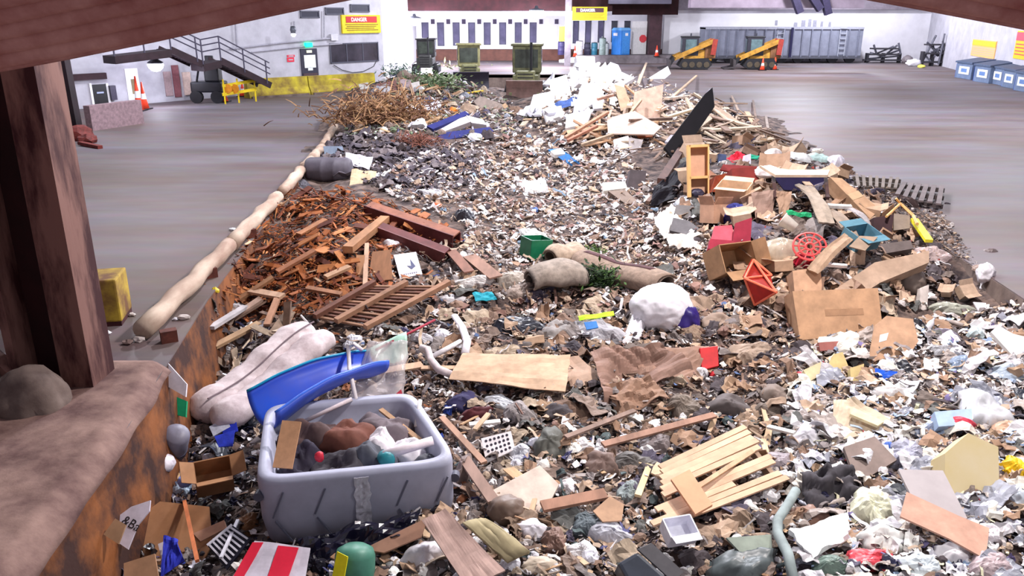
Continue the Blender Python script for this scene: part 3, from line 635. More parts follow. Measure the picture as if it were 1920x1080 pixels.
for a0 in (.475, .87):
    a = s0 + (s1 - s0) * a0; ld = TP.pbox(MB(), (a - .3, a - .25, z0 + .1, z1 - .2), .1, .16); TP.pbox(ld, (a + .25, a + .3, z0 + .1, z1 - .2), .1, .16); l = ld.build('ladder', M((160, 164, 176), .5, .1), t)
    for j in range(6): TP.pbox(MB(), (a - .3, a + .3, z0 + .3 + j * .42, z0 + .36 + j * .42), .1, .15).build('rung', M((160, 164, 176), .5, .1), l)
for k in range(9):
    a = s0 + (s1 - s0) * (.06 + k * .11); MB().lathe(TP.pt(a, .5, -.3), [(.5, -.15), (.5, .15)], Matrix.Rotation(math.pi / 2, 3, 'X'), 14).build('wheel', BLACK, t)
for x, y, lb in ((1429, 132, 'small orange cone in front of the second skid steer'), (1452, 131, 'orange cone right behind the second skid steer'), (1078, 107, 'orange cone on the dock by the grey column'), (1231, 106, 'orange cone by the dark bay post')):
    cone(P(x, y) if y > 115 else Vy(x, y, 73.9), lb, .95)
# portable toilet
p = Vy(1163, 105, 75); p.z = .7; t = thing('portable_toilet', p, 'blue portable toilet standing on the dock', 'toilet'); R = RZ(38); PB = M((46, 120, 200), .5, .12, 2); sz = 1.18
MB().box(p + Vector((0, 0, 1.05)), (sz, sz, 2.1), R).build('cabin', PB, t, bevel=.05)
MB().box(p + Vector((0, 0, 2.2)), (sz * 1.06, sz * 1.06, .22), R, .8).build('roof', M((110, 170, 226), .5, .1), t)
dr = MB().box(p + R @ Vector((0, -sz / 2 - .02, 1.05)), (sz * .8, .05, 1.9), R).build('door', M((56, 134, 212), .5, .12), t)
MB().box(p + R @ Vector((.05, -sz / 2 - .05, 1.75)), (.34, .02, .24), R).build('notice', WHITEW, dr); MB().box(p + R @ Vector((-sz / 2 - .02, .1, 1.75)), (.02, .5, .24), R).build('notice', WHITEW, t)
# white sliding door with a red stop symbol beside it
o = Plane((8, 76.2), (15, 76.2)); d = o.item('door_6', (1184, 40, 1219, 105), 0, .1, M((226, 222, 222), .7, .06)); struct(d)
r = o.rect(1199, 65, 1211, 80); c = o.pt((r[0] + r[1]) / 2, (r[2] + r[3]) / 2, .12); MB().prism([c + Vector((.34 * math.cos(a * math.pi / 4 + .39), 0, .36 * math.sin(a * math.pi / 4 + .39))) for a in range(8)], (0, -.03, 0)).build('stop_plate', M((222, 60, 70), .5, .1), d)
# barrels, bottles and bins on the dock
for k, (x, y, w, h, c, lb) in enumerate(((1129, 104, .62, 1.4, (120, 134, 130), 'tall grey-green gas cylinder beside the blue toilet'), (1114, 104, .58, 1.0, (40, 96, 116), 'teal drum on the dock beside the gas cylinder'), (1101, 104, .6, .95, (58, 56, 78), 'dark slate drum on the dock beside the teal drum'),
     (1086, 106, .66, 1.15, (214, 210, 216), 'white drum with dark lid on the dock near the grey column'), (1052, 104, .6, 1.1, (62, 56, 96), 'dark violet drum at the foot of the grey column'), (1137, 104, .4, .95, (150, 156, 158), 'pale slim cylinder in front of the blue toilet'))):
    p = Vy(x, y, 74.6); p.z = .7; t = thing('drum', p, lb, 'drum'); r = w / 2
    MB().lathe(p, [(r * .95, 0), (r, .04), (r, h * .33), (r * 1.04, h * .35), (r, h * .37), (r, h * .66), (r * 1.04, h * .68), (r, h * .7), (r, h * .96), (r * .95, h)], seg=16).build('shell', M(c, .5, .15), t, smooth=True)
    MB().lathe(p + Vector((0, 0, h)), [(r * .9, -.02), (r * .9, .06), (r * .3, .08), (r * .28, .2 if k in (0, 5) else .09)], seg=14).build('lid', M([v * .6 for v in c], .5, .1), t)
o = SP.item('yellow_notice', (1050, 50, 1061, 78), -1.5, -1.4, M((240, 235, 40), .6, .05)); tag(o, 'bright yellow upright notice at the edge of the lit bay', 'notice')
# bins along the right wall
for k, (x0, x1, y0, y1, lb) in enumerate(((1786, 1818, 112, 147, 'first blue-grey lidded waste bin of the row, blue end showing'), (1820, 1852, 117, 154, 'second waste bin of the row with white label frame'), (1853, 1877, 121, 158, 'third waste bin of the row, dusty grey'), (1873, 1899, 125, 164, 'fourth waste bin of the row with white label frame'), (1896, 1926, 130, 171, 'waste bin at the end of the row, cut by the frame edge'))):
    A, B = P(x0 + 4, y1 - 2), P(x1 + 3, y1 + 3); u = (B - A); u.z = 0; L = u.length; u.normalize(); n = Vector((u.y, -u.x, 0)); 
    h = (y1 - y0) / ppm(A) * .95; t = thing('waste_bin', A.lerp(B, .5), lb, 'bin'); m = M((96, 112, 140), .6, .15, 2)
    MB().prism([A + u * .1 + n * .05, B - u * .05 + n * .05, B - n * 1.3 - u * .05, A - n * 1.3 + u * .1], (0, 0, h * .82)).build('body', m, t, bevel=.03)
    MB().prism([A + n * .12 + Vector((0, 0, h * .82)), B + n * .12 + Vector((0, 0, h * .82)), B - n * 1.35 + Vector((0, 0, h)), A - n * 1.35 + Vector((0, 0, h))], (0, 0, .1)).build('lid', M((70, 84, 110), .6, .15), t)
    q = A.lerp(B, .55) + n * .06 + Vector((0, 0, h * .45)); lbp = MB().prism([q - u * L * .3 - Vector((0, 0, h * .2)), q + u * L * .3 - Vector((0, 0, h * .2)), q + u * L * .3 + Vector((0, 0, h * .2)), q - u * L * .3 + Vector((0, 0, h * .2))], n * .02).build('label_frame', WHITEW, t)
    MB().prism([q - u * L * .17 - Vector((0, 0, h * .1)) + n * .02, q + u * L * .17 - Vector((0, 0, h * .1)) + n * .02, q + u * L * .17 + Vector((0, 0, h * .1)) + n * .02, q - u * L * .17 + Vector((0, 0, h * .1)) + n * .02], n * .01).build('label_field', M((90, 120, 170), .6, .1), lbp)
    MB().prism([A + u * .02 + n * .02, A + u * .1 + n * .02, A + u * .1 - n * 1.25, A + u * .02 - n * 1.25], (0, 0, h * .75)).build('end_panel', M((30, 70, 170), .5, .1), t)
for px, lb, c in (((1823, 75, 1868, 108), 'faded yellow and pink sign on the white wall above the bins', (226, 170, 110)), ((1905, 58, 1935, 112), 'red and yellow sign at the frame edge of the right wall', (236, 176, 20))):
    o = RW.item('wall_sign', px, 0, .05, M(c, .6, .05)); tag(o, lb, 'sign'); r = RW.rect(*px); h = r[3] - r[2]
    RW.pbox(MB(), (r[0] + .05, r[1] - .05, r[3] - h * .35, r[3] - h * .05), .05, .07).build('header_panel', M((238, 178, 40) if px[0] < 1900 else (220, 70, 90), .6, .05), o)
    for k in range(4): RW.pbox(MB(), (r[0] + .2, r[1] - .2, r[3] - h * (.5 + k * .12), r[3] - h * (.46 + k * .12)), .05, .06).build('text_line', M((230, 150, 140) if px[0] < 1900 else (180, 60, 70), .6, 0), o)
# dark stacked frames and heaps before the right wall
def frames(x0, x1, y0, y1, Y, label, n=6):
    p = P((x0 + x1) / 2, y1); t = thing('scrap_frame', p, label, 'scrap metal'); rr = random.Random(x0); w = (x1 - x0) / ppm(p); h = (y1 - y0) / ppm(p); m = M((92, 92, 104), .6, .3, 3)
    for k in range(n):
        a = p + Vector((rr.uniform(-.5, .5) * w, rr.uniform(-.3, .6), rr.uniform(.05, .5) * h)); b = p + Vector((rr.uniform(-.5, .5) * w, rr.uniform(-.3, .6), rr.uniform(.3, 1) * h)); MB().bar(a, b, .1, .14).build('bar', m, t)
    for k in range(3):
        z = h * (.12 + .26 * k); MB().box(p + Vector((0, .2, z)), (w * (.95 - .15 * k), .9, .12)).build('shelf', M((56, 54, 60), .6, .2), t)
    for sx in (-.42, 0, .42): MB().box(p + Vector((sx * w, .2, h * .22)), (.16, .5, h * .44)).build('post', M((50, 48, 54), .6, .2), t)
frames(1620, 1692, 78, 118, 0, 'low dark frame of scrap metal beside the trailer end', 7)
frames(1725, 1770, 64, 124, 0, 'tall dark tangle of scrap against the right wall', 12)
for k, (x, y, w, h, c, lb) in enumerate(((1712, 124, 26, 14, (226, 224, 230), 'white bag on the floor before the scrap tangle'), (1727, 127, 12, 6, (228, 220, 90), 'small yellow bag beside the white bag near the scrap tangle'), (1700, 119, 16, 16, (120, 112, 116), 'grey bundle between the metal frame and white bag'), (1748, 116, 16, 14, (70, 54, 96), 'violet bundle leaning on the scrap tangle'))):
    p = P(x, y); q = 1 / ppm(p); tag(lump(MB(), p + Vector((0, 0, h * q * .42)), (w * q / 2, .4, h * q / 2), 3, .35, 1.3, k + 31).build('rubbish_bag', M(c, .6, .1), smooth=True), lb, 'bag')
for k, (x0, x1, y0, y1) in enumerate(((1453, 1458, 38, 48), (1502, 1510, 38, 54), (1515, 1521, 36, 52), (1524, 1531, 38, 54), (1538, 1543, 40, 54), (1553, 1558, 41, 54), (1488, 1495, 42, 54))):
    o = RP.item('wall_mark', (x0, y0, x1, y1), 0, .02, M((150, 150, 164), .7, .15)); tag(o, 'grey upright mark of the row above the trailer', 'wall mark', 'grey upright marks above the trailer')  # small grey upright marks in a row on the wall
for a, b, lb in (((1478, -40), (1500, 24), 'dark slanting beam under the roof band above the trailer'), ((1500, -40), (1538, 18), 'second dark beam under the roof band'), ((1540, -30), (1553, 27), 'short dark hanger under the roof band end')):
    tag(MB().bar(Vy(*a, 64), Vy(*b, 64), .5, .5).build('roof_beam', M((40, 34, 60), .7, .2)), lb, 'beam')
# ------------------------------------------------------------------ loose rubbish: small pieces as one mass, the larger ones as single things
NR = np.random.RandomState(11)
def in_poly(px, py, poly):
    r = np.zeros(len(px), bool); n = len(poly)
    for i in range(n):
        x0, y0 = poly[i]; x1, y1 = poly[(i + 1) % n]
        c = ((y0 > py) != (y1 > py)) & (px < (x1 - x0) * (py - y0) / (y1 - y0 + 1e-9) + x0); r ^= c
    return r
def sample(poly, n):
    P_ = np.array(poly, float); x0, y0 = P_.min(0); x1, y1 = P_.max(0); ox, oy = [], []
    while len(ox) < n:
        a, b = NR.uniform(x0, x1, n), NR.uniform(y0, y1, n); k = in_poly(a, b, poly); ox += list(a[k]); oy += list(b[k])
    return np.array(ox[:n]), np.array(oy[:n])
def tmpl(kind, seed):
    """unit-size closed shapes (about 1 across)"""
    r = random.Random(seed * 13 + hash_s(kind)); mb = MB()
    if kind == 'chip':                                   # flat angular piece
        n = r.choice((4, 5, 5, 6)); pts = []
        for i in range(n):
            a = 2 * math.pi * (i + r.uniform(-.28, .28)) / n; q = r.uniform(.34, .56); pts.append((q * math.cos(a), q * math.sin(a) * r.uniform(.6, .9), r.uniform(-.07, .07)))
        mb.prism(pts, (0, 0, .06))
    elif kind == 'sheet':                                # creased sheet
        k = r.uniform(0, 9); a, b = r.uniform(.35, .5), r.uniform(.25, .45)
        mb.grid(lambda u, v: ((u - .5) * 2 * a + .1 * noise.noise((u * 3, v * 3, k)), (v - .5) * 2 * b + .1 * noise.noise((v * 3, u * 3, k + 5)), .36 * noise.noise((u * 1.9 + k, v * 1.9, k)) + .16 * noise.noise((u * 5, v * 5 + k, k))), 4, 3, .03)
    elif kind == 'lump': lump(mb, (0, 0, 0), (.5, .42, .3), 2, .45, 1.2, seed + 2)
    elif kind == 'crumple': drape(mb, (0, 0, -.1), (.5, .42, .42), seed + 40, .55, 1.2, None, 6, 18)
    elif kind == 'fold':
        k = r.uniform(0, 50); a, b = .5, r.uniform(.3, .45)
        def ff(u, v):
            x, y = (u - .5) * 2, (v - .5) * 2; o = 1 + .3 * noise.noise((x * 1.2 + k, y * 1.2, 1))
            return (x * a * o + .1 * noise.noise((u * 4, v * 4, k)), y * b * o + .1 * noise.noise((v * 4, u * 4, k + 5)), .22 * noise.noise((x * 1.1, y * 1.1 + k, k)) + .13 * ridge(x * 1.7 + k, y * 1.2, k) + .05 * ridge(x * 3.6 + k, y * 3.6, 2) - .16 * (x * x + y * y) * .5)
        mb.grid(ff, 9, 8, .02)
    elif kind == 'stick': 
        b = r.uniform(-.04, .04); mb.tube([(-.5, 0, 0), (-.1, b, b * .6), (.5, -b, 0)], [r.uniform(.04, .06), .055, r.uniform(.02, .055)], 4)
    elif kind == 'board':
        w, t = r.uniform(.07, .15), r.uniform(.03, .05); q = r.uniform(-.05, .05)
        mb.prism([(-.5, -w, 0), (.5 + q, -w * r.uniform(.5, 1), 0), (.5 - q, w * r.uniform(.6, 1), 0), (.0, w, 0), (-.5 + q, w * r.uniform(.7, 1), 0)], (0, 0, t))
    elif kind == 'bag':
        bm_ = lump(mb, (0, 0, .0), (.5, .44, .38), 3, .42, 1.5, seed + 70)
        mb.tube([(.1, 0, .3), (.14, .02, .43), (.2, .0, .5)], [.1, .04, .1], 6)
    elif kind == 'bottle':
        mb.lathe((0, 0, -.5), [(.13, 0), (.15, .03), (.15, .6), (.12, .7), (.05, .82), (.05, .96), (.06, .96), (.06, 1)], seg=8)
    elif kind == 'carton':
        mb.box((0, 0, 0), (.9, .62, .42))
        for sy in (-1, 1): mb.box((0, sy * .4, .27), (.88, .26, .02), Matrix.Rotation(sy * .5, 3, 'X'))
    elif kind == 'strip':
        k = r.uniform(0, 9); mb.grid(lambda u, v: (u - .5, (v - .5) * .13 + .15 * noise.noise((u * 2.2, k, 1)), .2 * noise.noise((u * 2.5, 3, k))), 6, 1, .025)
    return mb
def hash_s(s): return sum(ord(c) * (i + 3) for i, c in enumerate(s)) % 997
TN = {k: [tmpl(k, i) for i in range(n)] for k, n in (('chip', 6), ('sheet', 6), ('lump', 5), ('stick', 3), ('board', 5), ('strip', 4))}
TA = {k: [(np.array([tuple(v) for v in m.v]), m.f) for m in L] for k, L in TN.items()}
def rotm(nrm, tilt):
    """random yaw, lying along the slope with some tilt"""
    a = NR.uniform(0, 2 * math.pi); q = Vector((0, 0, 1)).rotation_difference(nrm).to_matrix()
    return q @ Euler((NR.uniform(-tilt, tilt), NR.uniform(-tilt, tilt), a), 'XYZ').to_matrix()
def mass(name, label, poly, n, size, kinds, pal, tilt=.6, sink=.1):
    """n small pieces on the surface seen inside poly, joined; size in pixels; pal = [(colour, weight)]"""
    px, py = sample(poly, n); pts = Smany(px, py); V, Fc, C = [], [], []; off = 0
    kk = list(kinds); kw = np.array([kinds[k] for k in kk], float); kw /= kw.sum(); cw = np.array([w for _, w in pal], float); cw /= cw.sum(); cols = [lin(c) for c, _ in pal]
    ks = NR.choice(len(kk), n, p=kw); cs = NR.choice(len(pal), n, p=cw)
    for i in range(n):
        p = pts[i]; 
        if p[1] > 58: continue
        v, f = TA[kk[ks[i]]][NR.randint(len(TA[kk[ks[i]]]))]
        s = size[0] * (size[1] / size[0]) ** (NR.uniform() ** 1.5) / ppm(p)
        if kk[ks[i]] in ('stick', 'board', 'strip'): s *= 1.9
        R = np.array(rotm(slope_n(p), tilt)); sc = NR.uniform(.7, 1.25, 3) * s
        V.append((v * sc) @ R.T + p + np.array([0, 0, s * NR.uniform(-sink, .25)])); Fc += [tuple(a + off for a in q) for q in f]; off += len(v)
        c = np.array(cols[cs[i]]) * NR.uniform(.7, 1.2); C.append(np.tile(np.append(np.clip(c, 0, 1), 1), (len(v), 1)))
    V = np.concatenate(V); C = np.concatenate(C); og = V.mean(0); me = bpy.data.meshes.new(name); me.from_pydata(V - og, [], Fc)
    ca = me.color_attributes.new('Col', 'FLOAT_COLOR', 'POINT'); ca.data.foreach_set('color', C.astype(np.float32).ravel()); me.materials.append(ATM)
    o = bpy.data.objects.new(name, me); COL.objects.link(o); o.location = og; tag(o, label, 'litter', kind='stuff'); return o
ATM = attr_mat()
W_, LG, TAN, BRN, DK, GR = (226, 222, 224), (182, 174, 172), (184, 162, 142), (136, 112, 98), (66, 58, 62), (128, 120, 120)
REGION = dict(
 center=[(690,335),(830,270),(960,250),(1150,270),(1215,330),(1240,400),(1330,460),(1330,530),(1200,560),(1000,545),(880,500),(870,420),(740,370)],
 redwood=[(405,560),(470,440),(530,370),(640,352),(720,372),(860,440),(735,470),(740,545),(600,590),(500,600),(400,620)],
 shingle=[(600,290),(640,245),(820,262),(905,300),(900,345),(800,372),(690,345),(610,320)],
 mid=[(640,560),(880,510),(1330,530),(1480,560),(1520,680),(1480,800),(1000,800),(820,760),(700,700)],
 lowmid=[(850,790),(1480,780),(1500,1100),(560,1100),(700,1000),(860,960)],
 lowright=[(1490,660),(1920,560),(1960,1100),(1480,1100)],
 leftlow=[(400,560),(480,620),(480,760),(460,960),(560,1100),(180,1100),(300,860),(370,680)],
 heap=[(1290,290),(1440,270),(1600,320),(1740,450),(1820,560),(1600,600),(1400,570),(1310,480),(1250,400)],
 farleft=[(640,260),(690,165),(750,125),(850,140),(960,190),(1000,240),(900,262),(800,250)],
 foam=[(980,225),(1040,130),(1100,112),(1160,140),(1240,150),(1330,190),(1300,260),(1180,290),(1010,250)],
 rightwood=[(1230,300),(1290,200),(1350,190),(1450,250),(1500,295),(1420,290),(1300,275)],
 rightedge=[(1440,270),(1560,300),(1680,360),(1770,400),(1850,520),(1740,440),(1600,330)])
mass('shredded_litter', 'fine pale shredded litter spread across the middle of the pile', REGION['center'], 5600, (5, 17), dict(chip=3, sheet=3, lump=.6, strip=2), [(W_, 2.4), (LG, 3.4), (TAN, 3), (BRN, 2.4), (DK, .9), ((150, 120, 114), 1.6), ((120, 140, 160), .3)])
mass('wood_mulch', 'small rust-brown wood chips between the broken boards', REGION['redwood'], 3000, (5, 16), dict(chip=2, stick=3, board=3), [((150, 84, 44), 3), ((110, 56, 32), 3), ((186, 124, 76), 1.6), ((70, 34, 24), 2), ((196, 160, 128), .5)])
mass('shingle_crumbs', 'small dark crumbs among the torn roofing shingles', REGION['shingle'], 1300, (5, 16), dict(chip=4, sheet=1, lump=1), [((92, 82, 88), 4), ((64, 58, 66), 3), ((126, 116, 118), 2), (DK, 2), (W_, .6)])
mass('brown_litter', 'small brown and grey litter around the crumpled brown paper', REGION['mid'], 3600, (6, 24), dict(chip=3, sheet=4, lump=.8, strip=2, stick=.6), [(BRN, 4), (TAN, 2.6), (GR, 2.6), (DK, 1.5), (LG, 1.8), (W_, 1.3), ((140, 110, 100), 2), ((90, 110, 150), .35)])
mass('mixed_litter', 'small mixed litter around the slatted pallet', REGION['lowmid'], 2800, (7, 28), dict(chip=3, sheet=4, lump=.8, strip=2, stick=.6), [(BRN, 2.6), (TAN, 2.6), (GR, 2.6), (DK, 1.4), (LG, 2.2), (W_, 2), ((84, 96, 98), 1.2), ((90, 90, 130), .5)])
mass('taupe_litter', 'small taupe and grey scraps below the plain carton', [(1490,640),(1920,560),(1960,860),(1480,860)], 1500, (7, 26), dict(chip=3, sheet=5, lump=.6, strip=2), [(LG, 2.4), (TAN, 2.4), (GR, 2.6), (BRN, 2.4), (W_, 1.4), (DK, 1.2), ((150, 166, 190), .6)])
mass('pale_litter', 'small pale wrappers and scraps near the cream foam block', REGION['lowright'], 2200, (7, 28), dict(chip=2, sheet=5, lump=.8, strip=2), [(W_, 2.6), (LG, 2.6), (TAN, 2.2), (GR, 2), (DK, 1.2), ((214, 210, 180), 1), ((150, 170, 200), 1), ((190, 70, 80), .2), ((110, 100, 140), .8)])
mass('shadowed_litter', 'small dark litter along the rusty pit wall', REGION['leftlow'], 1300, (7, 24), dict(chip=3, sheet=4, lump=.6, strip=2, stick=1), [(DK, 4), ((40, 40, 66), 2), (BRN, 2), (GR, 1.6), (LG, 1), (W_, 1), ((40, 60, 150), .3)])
mass('heap_litter', 'small dark litter between the boxes of the household heap', REGION['heap'], 2200, (5, 20), dict(chip=3, sheet=3, lump=.6, strip=2, stick=1), [(DK, 3), (BRN, 3), (GR, 3), ((140, 118, 106), 2.6), (LG, 1), (W_, .7), ((150, 60, 50), .3)])
mass('green_waste', 'small mixed green waste and scraps by the far machines', REGION['farleft'], 2600, (4, 13), dict(chip=3, sheet=3, lump=.6, strip=2, stick=2), [(BRN, 2), ((126, 140, 112), 2), (LG, 2), (W_, 1.6), (DK, 1.8), ((150, 124, 112), 2), ((90, 90, 140), .5)])
mass('foam_crumbs', 'small wood and foam crumbs on the bright foam heap', REGION['foam'], 1500, (4, 13), dict(chip=3, sheet=2, lump=2, stick=3), [(W_, 4), (TAN, 3), ((206, 180, 160), 2), (BRN, 1.6), (DK, 1)])
mass('splinter_litter', 'short weathered splinters of the timber heap at the pit edge', REGION['rightwood'], 1500, (4, 13), dict(stick=4, board=3, chip=1), [((150, 130, 112), 3), (BRN, 3), (DK, 2), (LG, 1.5)])
mass('edge_litter', 'scattered dusty litter along the pit edge beside the open floor', REGION['rightedge'], 800, (3, 12), dict(chip=3, sheet=2, lump=2, stick=2), [(BRN, 3), (GR, 3), (DK, 2), (LG, 1.5), (TAN, 1)])

mass('tub_side_litter', 'dark mixed litter around the mattress and grey tub', [(400,640),(480,620),(640,560),(740,470),(880,440),(900,520),(720,600),(860,740),(880,960),(560,1100),(470,960),(470,760)], 2200, (7, 26), dict(chip=3, sheet=4, lump=.6, strip=2, stick=1), [(DK, 3), (BRN, 3), (GR, 2.4), (TAN, 2), (LG, 1.6), (W_, 1.6), ((40, 60, 130), .4), ((150, 96, 66), 1)])
mass('kerb_side_litter', 'pale litter reaching the far kerb of the pit beyond the foam board', [(1925,600),(2500,600),(2900,1100),(1925,1100)], 1500, (9, 34), dict(chip=3, sheet=5, lump=.6, strip=2), [(LG, 2.4), (TAN, 2), (GR, 2.2), (BRN, 2), (W_, 2), (DK, 1.2)])
mass('near_end_litter', 'mixed litter at the near end of the pit below the canopy', [(150,1090),(2300,1090),(2500,1400),(50,1400)], 1400, (10, 40), dict(chip=3, sheet=5, lump=.6, strip=2), [(LG, 2.2), (TAN, 2.2), (GR, 2.4), (BRN, 2.4), (W_, 1.6), (DK, 1.6)])
# ---- single loose things, copied from a few shapes
def proto(kind, i):
    key = (kind, i)
    if key not in PROTO:
        mb = tmpl(kind, i + 20); me = bpy.data.meshes.new(kind); me.from_pydata(mb.v, [], mb.f); me.materials.append(None)
        bm = bmesh.new(); bm.from_mesh(me); bmesh.ops.recalc_face_normals(bm, faces=bm.faces); bm.to_mesh(me); bm.free()
        if kind in ('lump', 'bag', 'bottle'): me.polygons.foreach_set('use_smooth', [True] * len(me.polygons))
        PROTO[key] = me
    return PROTO[key]
PROTO = {}
MARKS = [(1005,465,'the green crate'),(1040,525,'the dusty grey rug'),(1170,508,'the taupe striped carpet'),(1245,588,'the big white sack'),(1118,592,'the lime strip'),(972,608,'the black rubbish bag'),(905,556,'the teal cloth'),(950,700,'the broad cardboard sheet'),(1080,715,'the second cardboard sheet'),(1200,712,'the crumpled kraft paper'),(1330,672,'the red crate'),
 (1350,890,'the pale pallet'),(1235,805,'the long brown batten'),(930,838,'the perforated basket piece'),(980,920,'the pale plywood piece'),(1076,938,'the brown board'),(950,960,'the brown foam lump'),(930,1020,'the padded board'),(1215,1060,'the dark bin'),(1272,1012,'the small white carton'),(1400,1040,'the sage board'),(1475,1000,'the grey-green hose'),(1535,1010,'the jagged foam sheet'),(1565,925,'the sprawled black cloth'),(1630,860,'the taupe slab'),(1745,930,'the smooth grey slab'),(1770,990,'the salmon cardboard'),(1825,870,'the cream foam block'),(1790,785,'the light blue box'),(1850,770,'the large translucent bag'),(1615,790,'the cream cardboard sheet'),(1654,703,'the bright blue bag'),(1570,695,'the yellow foam wedge'),(1570,590,'the big plain carton'),(1672,640,'the flattened carton'),(1890,655,'the foam board'),(1630,1050,'the red bag'),
 (1425,530,'the red pyramid rack'),(1368,498,'the tipped open carton'),(1372,450,'the maroon chair'),(1518,462,'the round red grille'),(1610,460,'the teal carton'),(1605,370,'the long carton'),(1490,322,'the broken table'),(1395,330,'the red chest'),(1308,320,'the upright shelf'),(1285,412,'the charcoal cushions'),(1650,520,'the folded beige carpet'),(1712,420,'the yellow tool'),(1440,390,'the draped brown cardboard'),(1706,528,'the round taupe sack'),
 (1000,355,'the white shredded mound'),(1052,293,'the blue chair'),(1155,350,'the cream foam block by the gap'),(1165,270,'the torn white box'),(1215,200,'the leaning plywood'),(1185,235,'the flat plywood'),(1090,130,'the foam crest'),(1035,175,'the foam slope'),(1045,220,'the foam heap foot'),(1070,195,'the blue tarp'),(1300,230,'the black panel'),(1380,240,'the standing laths'),(1460,280,'the grey floor pallet'),(1250,330,'the black gap'),
 (860,245,'the sofa frame'),(720,225,'the dry brush heap'),(780,272,'the reddish twigs'),(810,165,'the pale green cuttings'),(760,168,'the pale upright board'),(918,200,'the ribbed box side'),(985,165,'the brown bulldozer blade'),(620,325,'the fallen grey drum'),(680,340,'the tan crumpled card'),(625,288,'the silver case'),(775,410,'the longer maroon channel'),(775,450,'the shorter maroon channel'),(765,498,'the printed white box'),(715,498,'the grained plank'),(687,440,'the pale timber beam'),(720,570,'the slatted frame'),(870,408,'the dark grey bag'),(560,400,'the wood heap crest'),(470,480,'the kerb logs'),(520,545,'the broad pale board'),(600,480,'the wood heap middle'),(440,590,'the grey-white board'),(500,690,'the folded mattress'),(590,730,'the blue sled'),(660,880,'the grey tub'),(404,915,'the torn carton'),(302,884,'the white pot'),(328,830,'the grey canister'),(420,805,'the magazines'),(240,985,'the lettered panel'),(430,1020,'the black rack'),(515,1055,'the striped sheet'),(662,1060,'the green canister'),(315,1020,'the large brown cardboard'),(860,640,'the bent white tube'),(800,1045,'the white plastic heap'),(870,1030,'the bent plywood'),(730,670,'the clear film'),(935,752,'the white shell'),(1280,760,'the taupe jacket'),(1370,760,'the dark grey jacket')]
NOUN = dict(broken_board='broken board', torn_shingle='torn roofing shingle', paper_scrap='torn paper scrap', card_chip='angular card chip', timber_offcut='timber length', lath_strip='wooden lath', foam_chunk='broken foam chunk', cloth_bundle='crumpled cloth', cardboard_piece='torn cardboard piece', paper_wad='crumpled paper wad', wood_splinter='split wood length', plastic_bag='crumpled plastic bag', torn_wrapper='torn wrapper', rubbish_sack='crumpled rubbish bag', plastic_bottle='empty plastic bottle', cardboard_carton='open carton', cardboard_flap='torn cardboard flap', rubbish_bundle='bundle of scrap')
def describe(name, m, x, y, f):
    mx, my, lm = min(MARKS, key=lambda k: (k[0] - x) ** 2 + ((k[1] - y) * 1.5) ** 2); dx, dy = x - mx, (y - my) * 1.5
    rel = 'close to' if dx * dx + dy * dy < 900 else ('behind' if dy < -abs(dx) * .7 else 'in front of' if dy > abs(dx) * .7 else 'beside')
    return '%s %s %s %s %s' % ('small' if f < .33 else 'middle-sized' if f < .66 else 'large', m.get('tone', 'grey'), NOUN[name], rel, lm)
def loose(name, label, cat, group, poly, n, size, kind, mats, tilt=.5, lift=.12, stretch=(1, 1, 1), nvar=6):
    px, py = sample(poly, n); pts = Smany(px, py)
    for i in range(n):
        p = pts[i]
        if p[1] > 57: continue
        o = bpy.data.objects.new(name, proto(kind, NR.randint(nvar))); COL.objects.link(o)
        f = NR.uniform() ** 1.4; s = size[0] * (size[1] / size[0]) ** f / ppm(p)
        o.location = Vector(p) + Vector((0, 0, s * lift)); o.rotation_euler = rotm(slope_n(p), tilt).to_euler(); o.scale = [s * NR.uniform(.8, 1.2) * k for k in stretch]
        m = mats[NR.randint(len(mats))]; o.material_slots[0].link = 'OBJECT'; o.material_slots[0].material = m; tag(o, describe(name, m, px[i], py[i], f), cat, 'loose pieces of the pile: ' + NOUN[name])
PW = [M((232, 230, 232), .8, .06, 6), M((214, 214, 224), .8, .08, 6), M((240, 238, 232), .8, .05, 6)]
CB_ = [M((172, 144, 120), .85, .12, 4), M((156, 126, 104), .85, .12, 4), M((188, 162, 140), .85, .12, 4), M((134, 108, 92), .85, .15, 4)]
WD = [M((196, 160, 124), .8, .18, 5, stretch=(.3, 1, 1)), M((170, 132, 102), .8, .2, 5, stretch=(.3, 1, 1)), M((208, 178, 146), .8, .15, 5, stretch=(.3, 1, 1))]
RW_ = [M((150, 86, 46), .85, .25, 5, stretch=(.3, 1, 1)), M((120, 62, 36), .85, .25, 5, stretch=(.3, 1, 1)), M((176, 112, 66), .85, .2, 5, stretch=(.3, 1, 1)), M((92, 46, 32), .85, .25, 5)]
GWD = [M((150, 128, 110), .85, .2, 5), M((122, 98, 84), .85, .2, 5), M((176, 158, 138), .85, .2, 5)]
SHG = [M((92, 84, 92), .9, .15, 8), M((74, 68, 76), .9, .15, 8), M((116, 106, 108), .9, .15, 8)]
CLO = [M((112, 100, 94), .9, .2, 6), M((74, 66, 70), .9, .2, 6), M((136, 118, 108), .9, .2, 6), M((98, 98, 96), .9, .2, 6), M((128, 120, 118), .9, .15, 6), M((92, 86, 104), .8, .2, 6)]
PBG = [M((206, 204, 210), .35, .1, 5), M((182, 178, 182), .35, .1, 5), M((150, 152, 164), .3, .12, 5), M((222, 216, 206), .4, .1, 5), M((164, 152, 146), .4, .12, 5)]
DBG = [M((34, 34, 42), .3, .2, 5, spec=.6), M((52, 56, 66), .3, .2, 5, spec=.6), M((30, 30, 56), .3, .2, 5, spec=.6)]
loose('broken_board', 'rust-brown broken board in the demolition wood heap by the kerb', 'board', 'broken boards of the rust-brown wood heap', REGION['redwood'], 260, (22, 66), 'board', RW_, .45, .06)
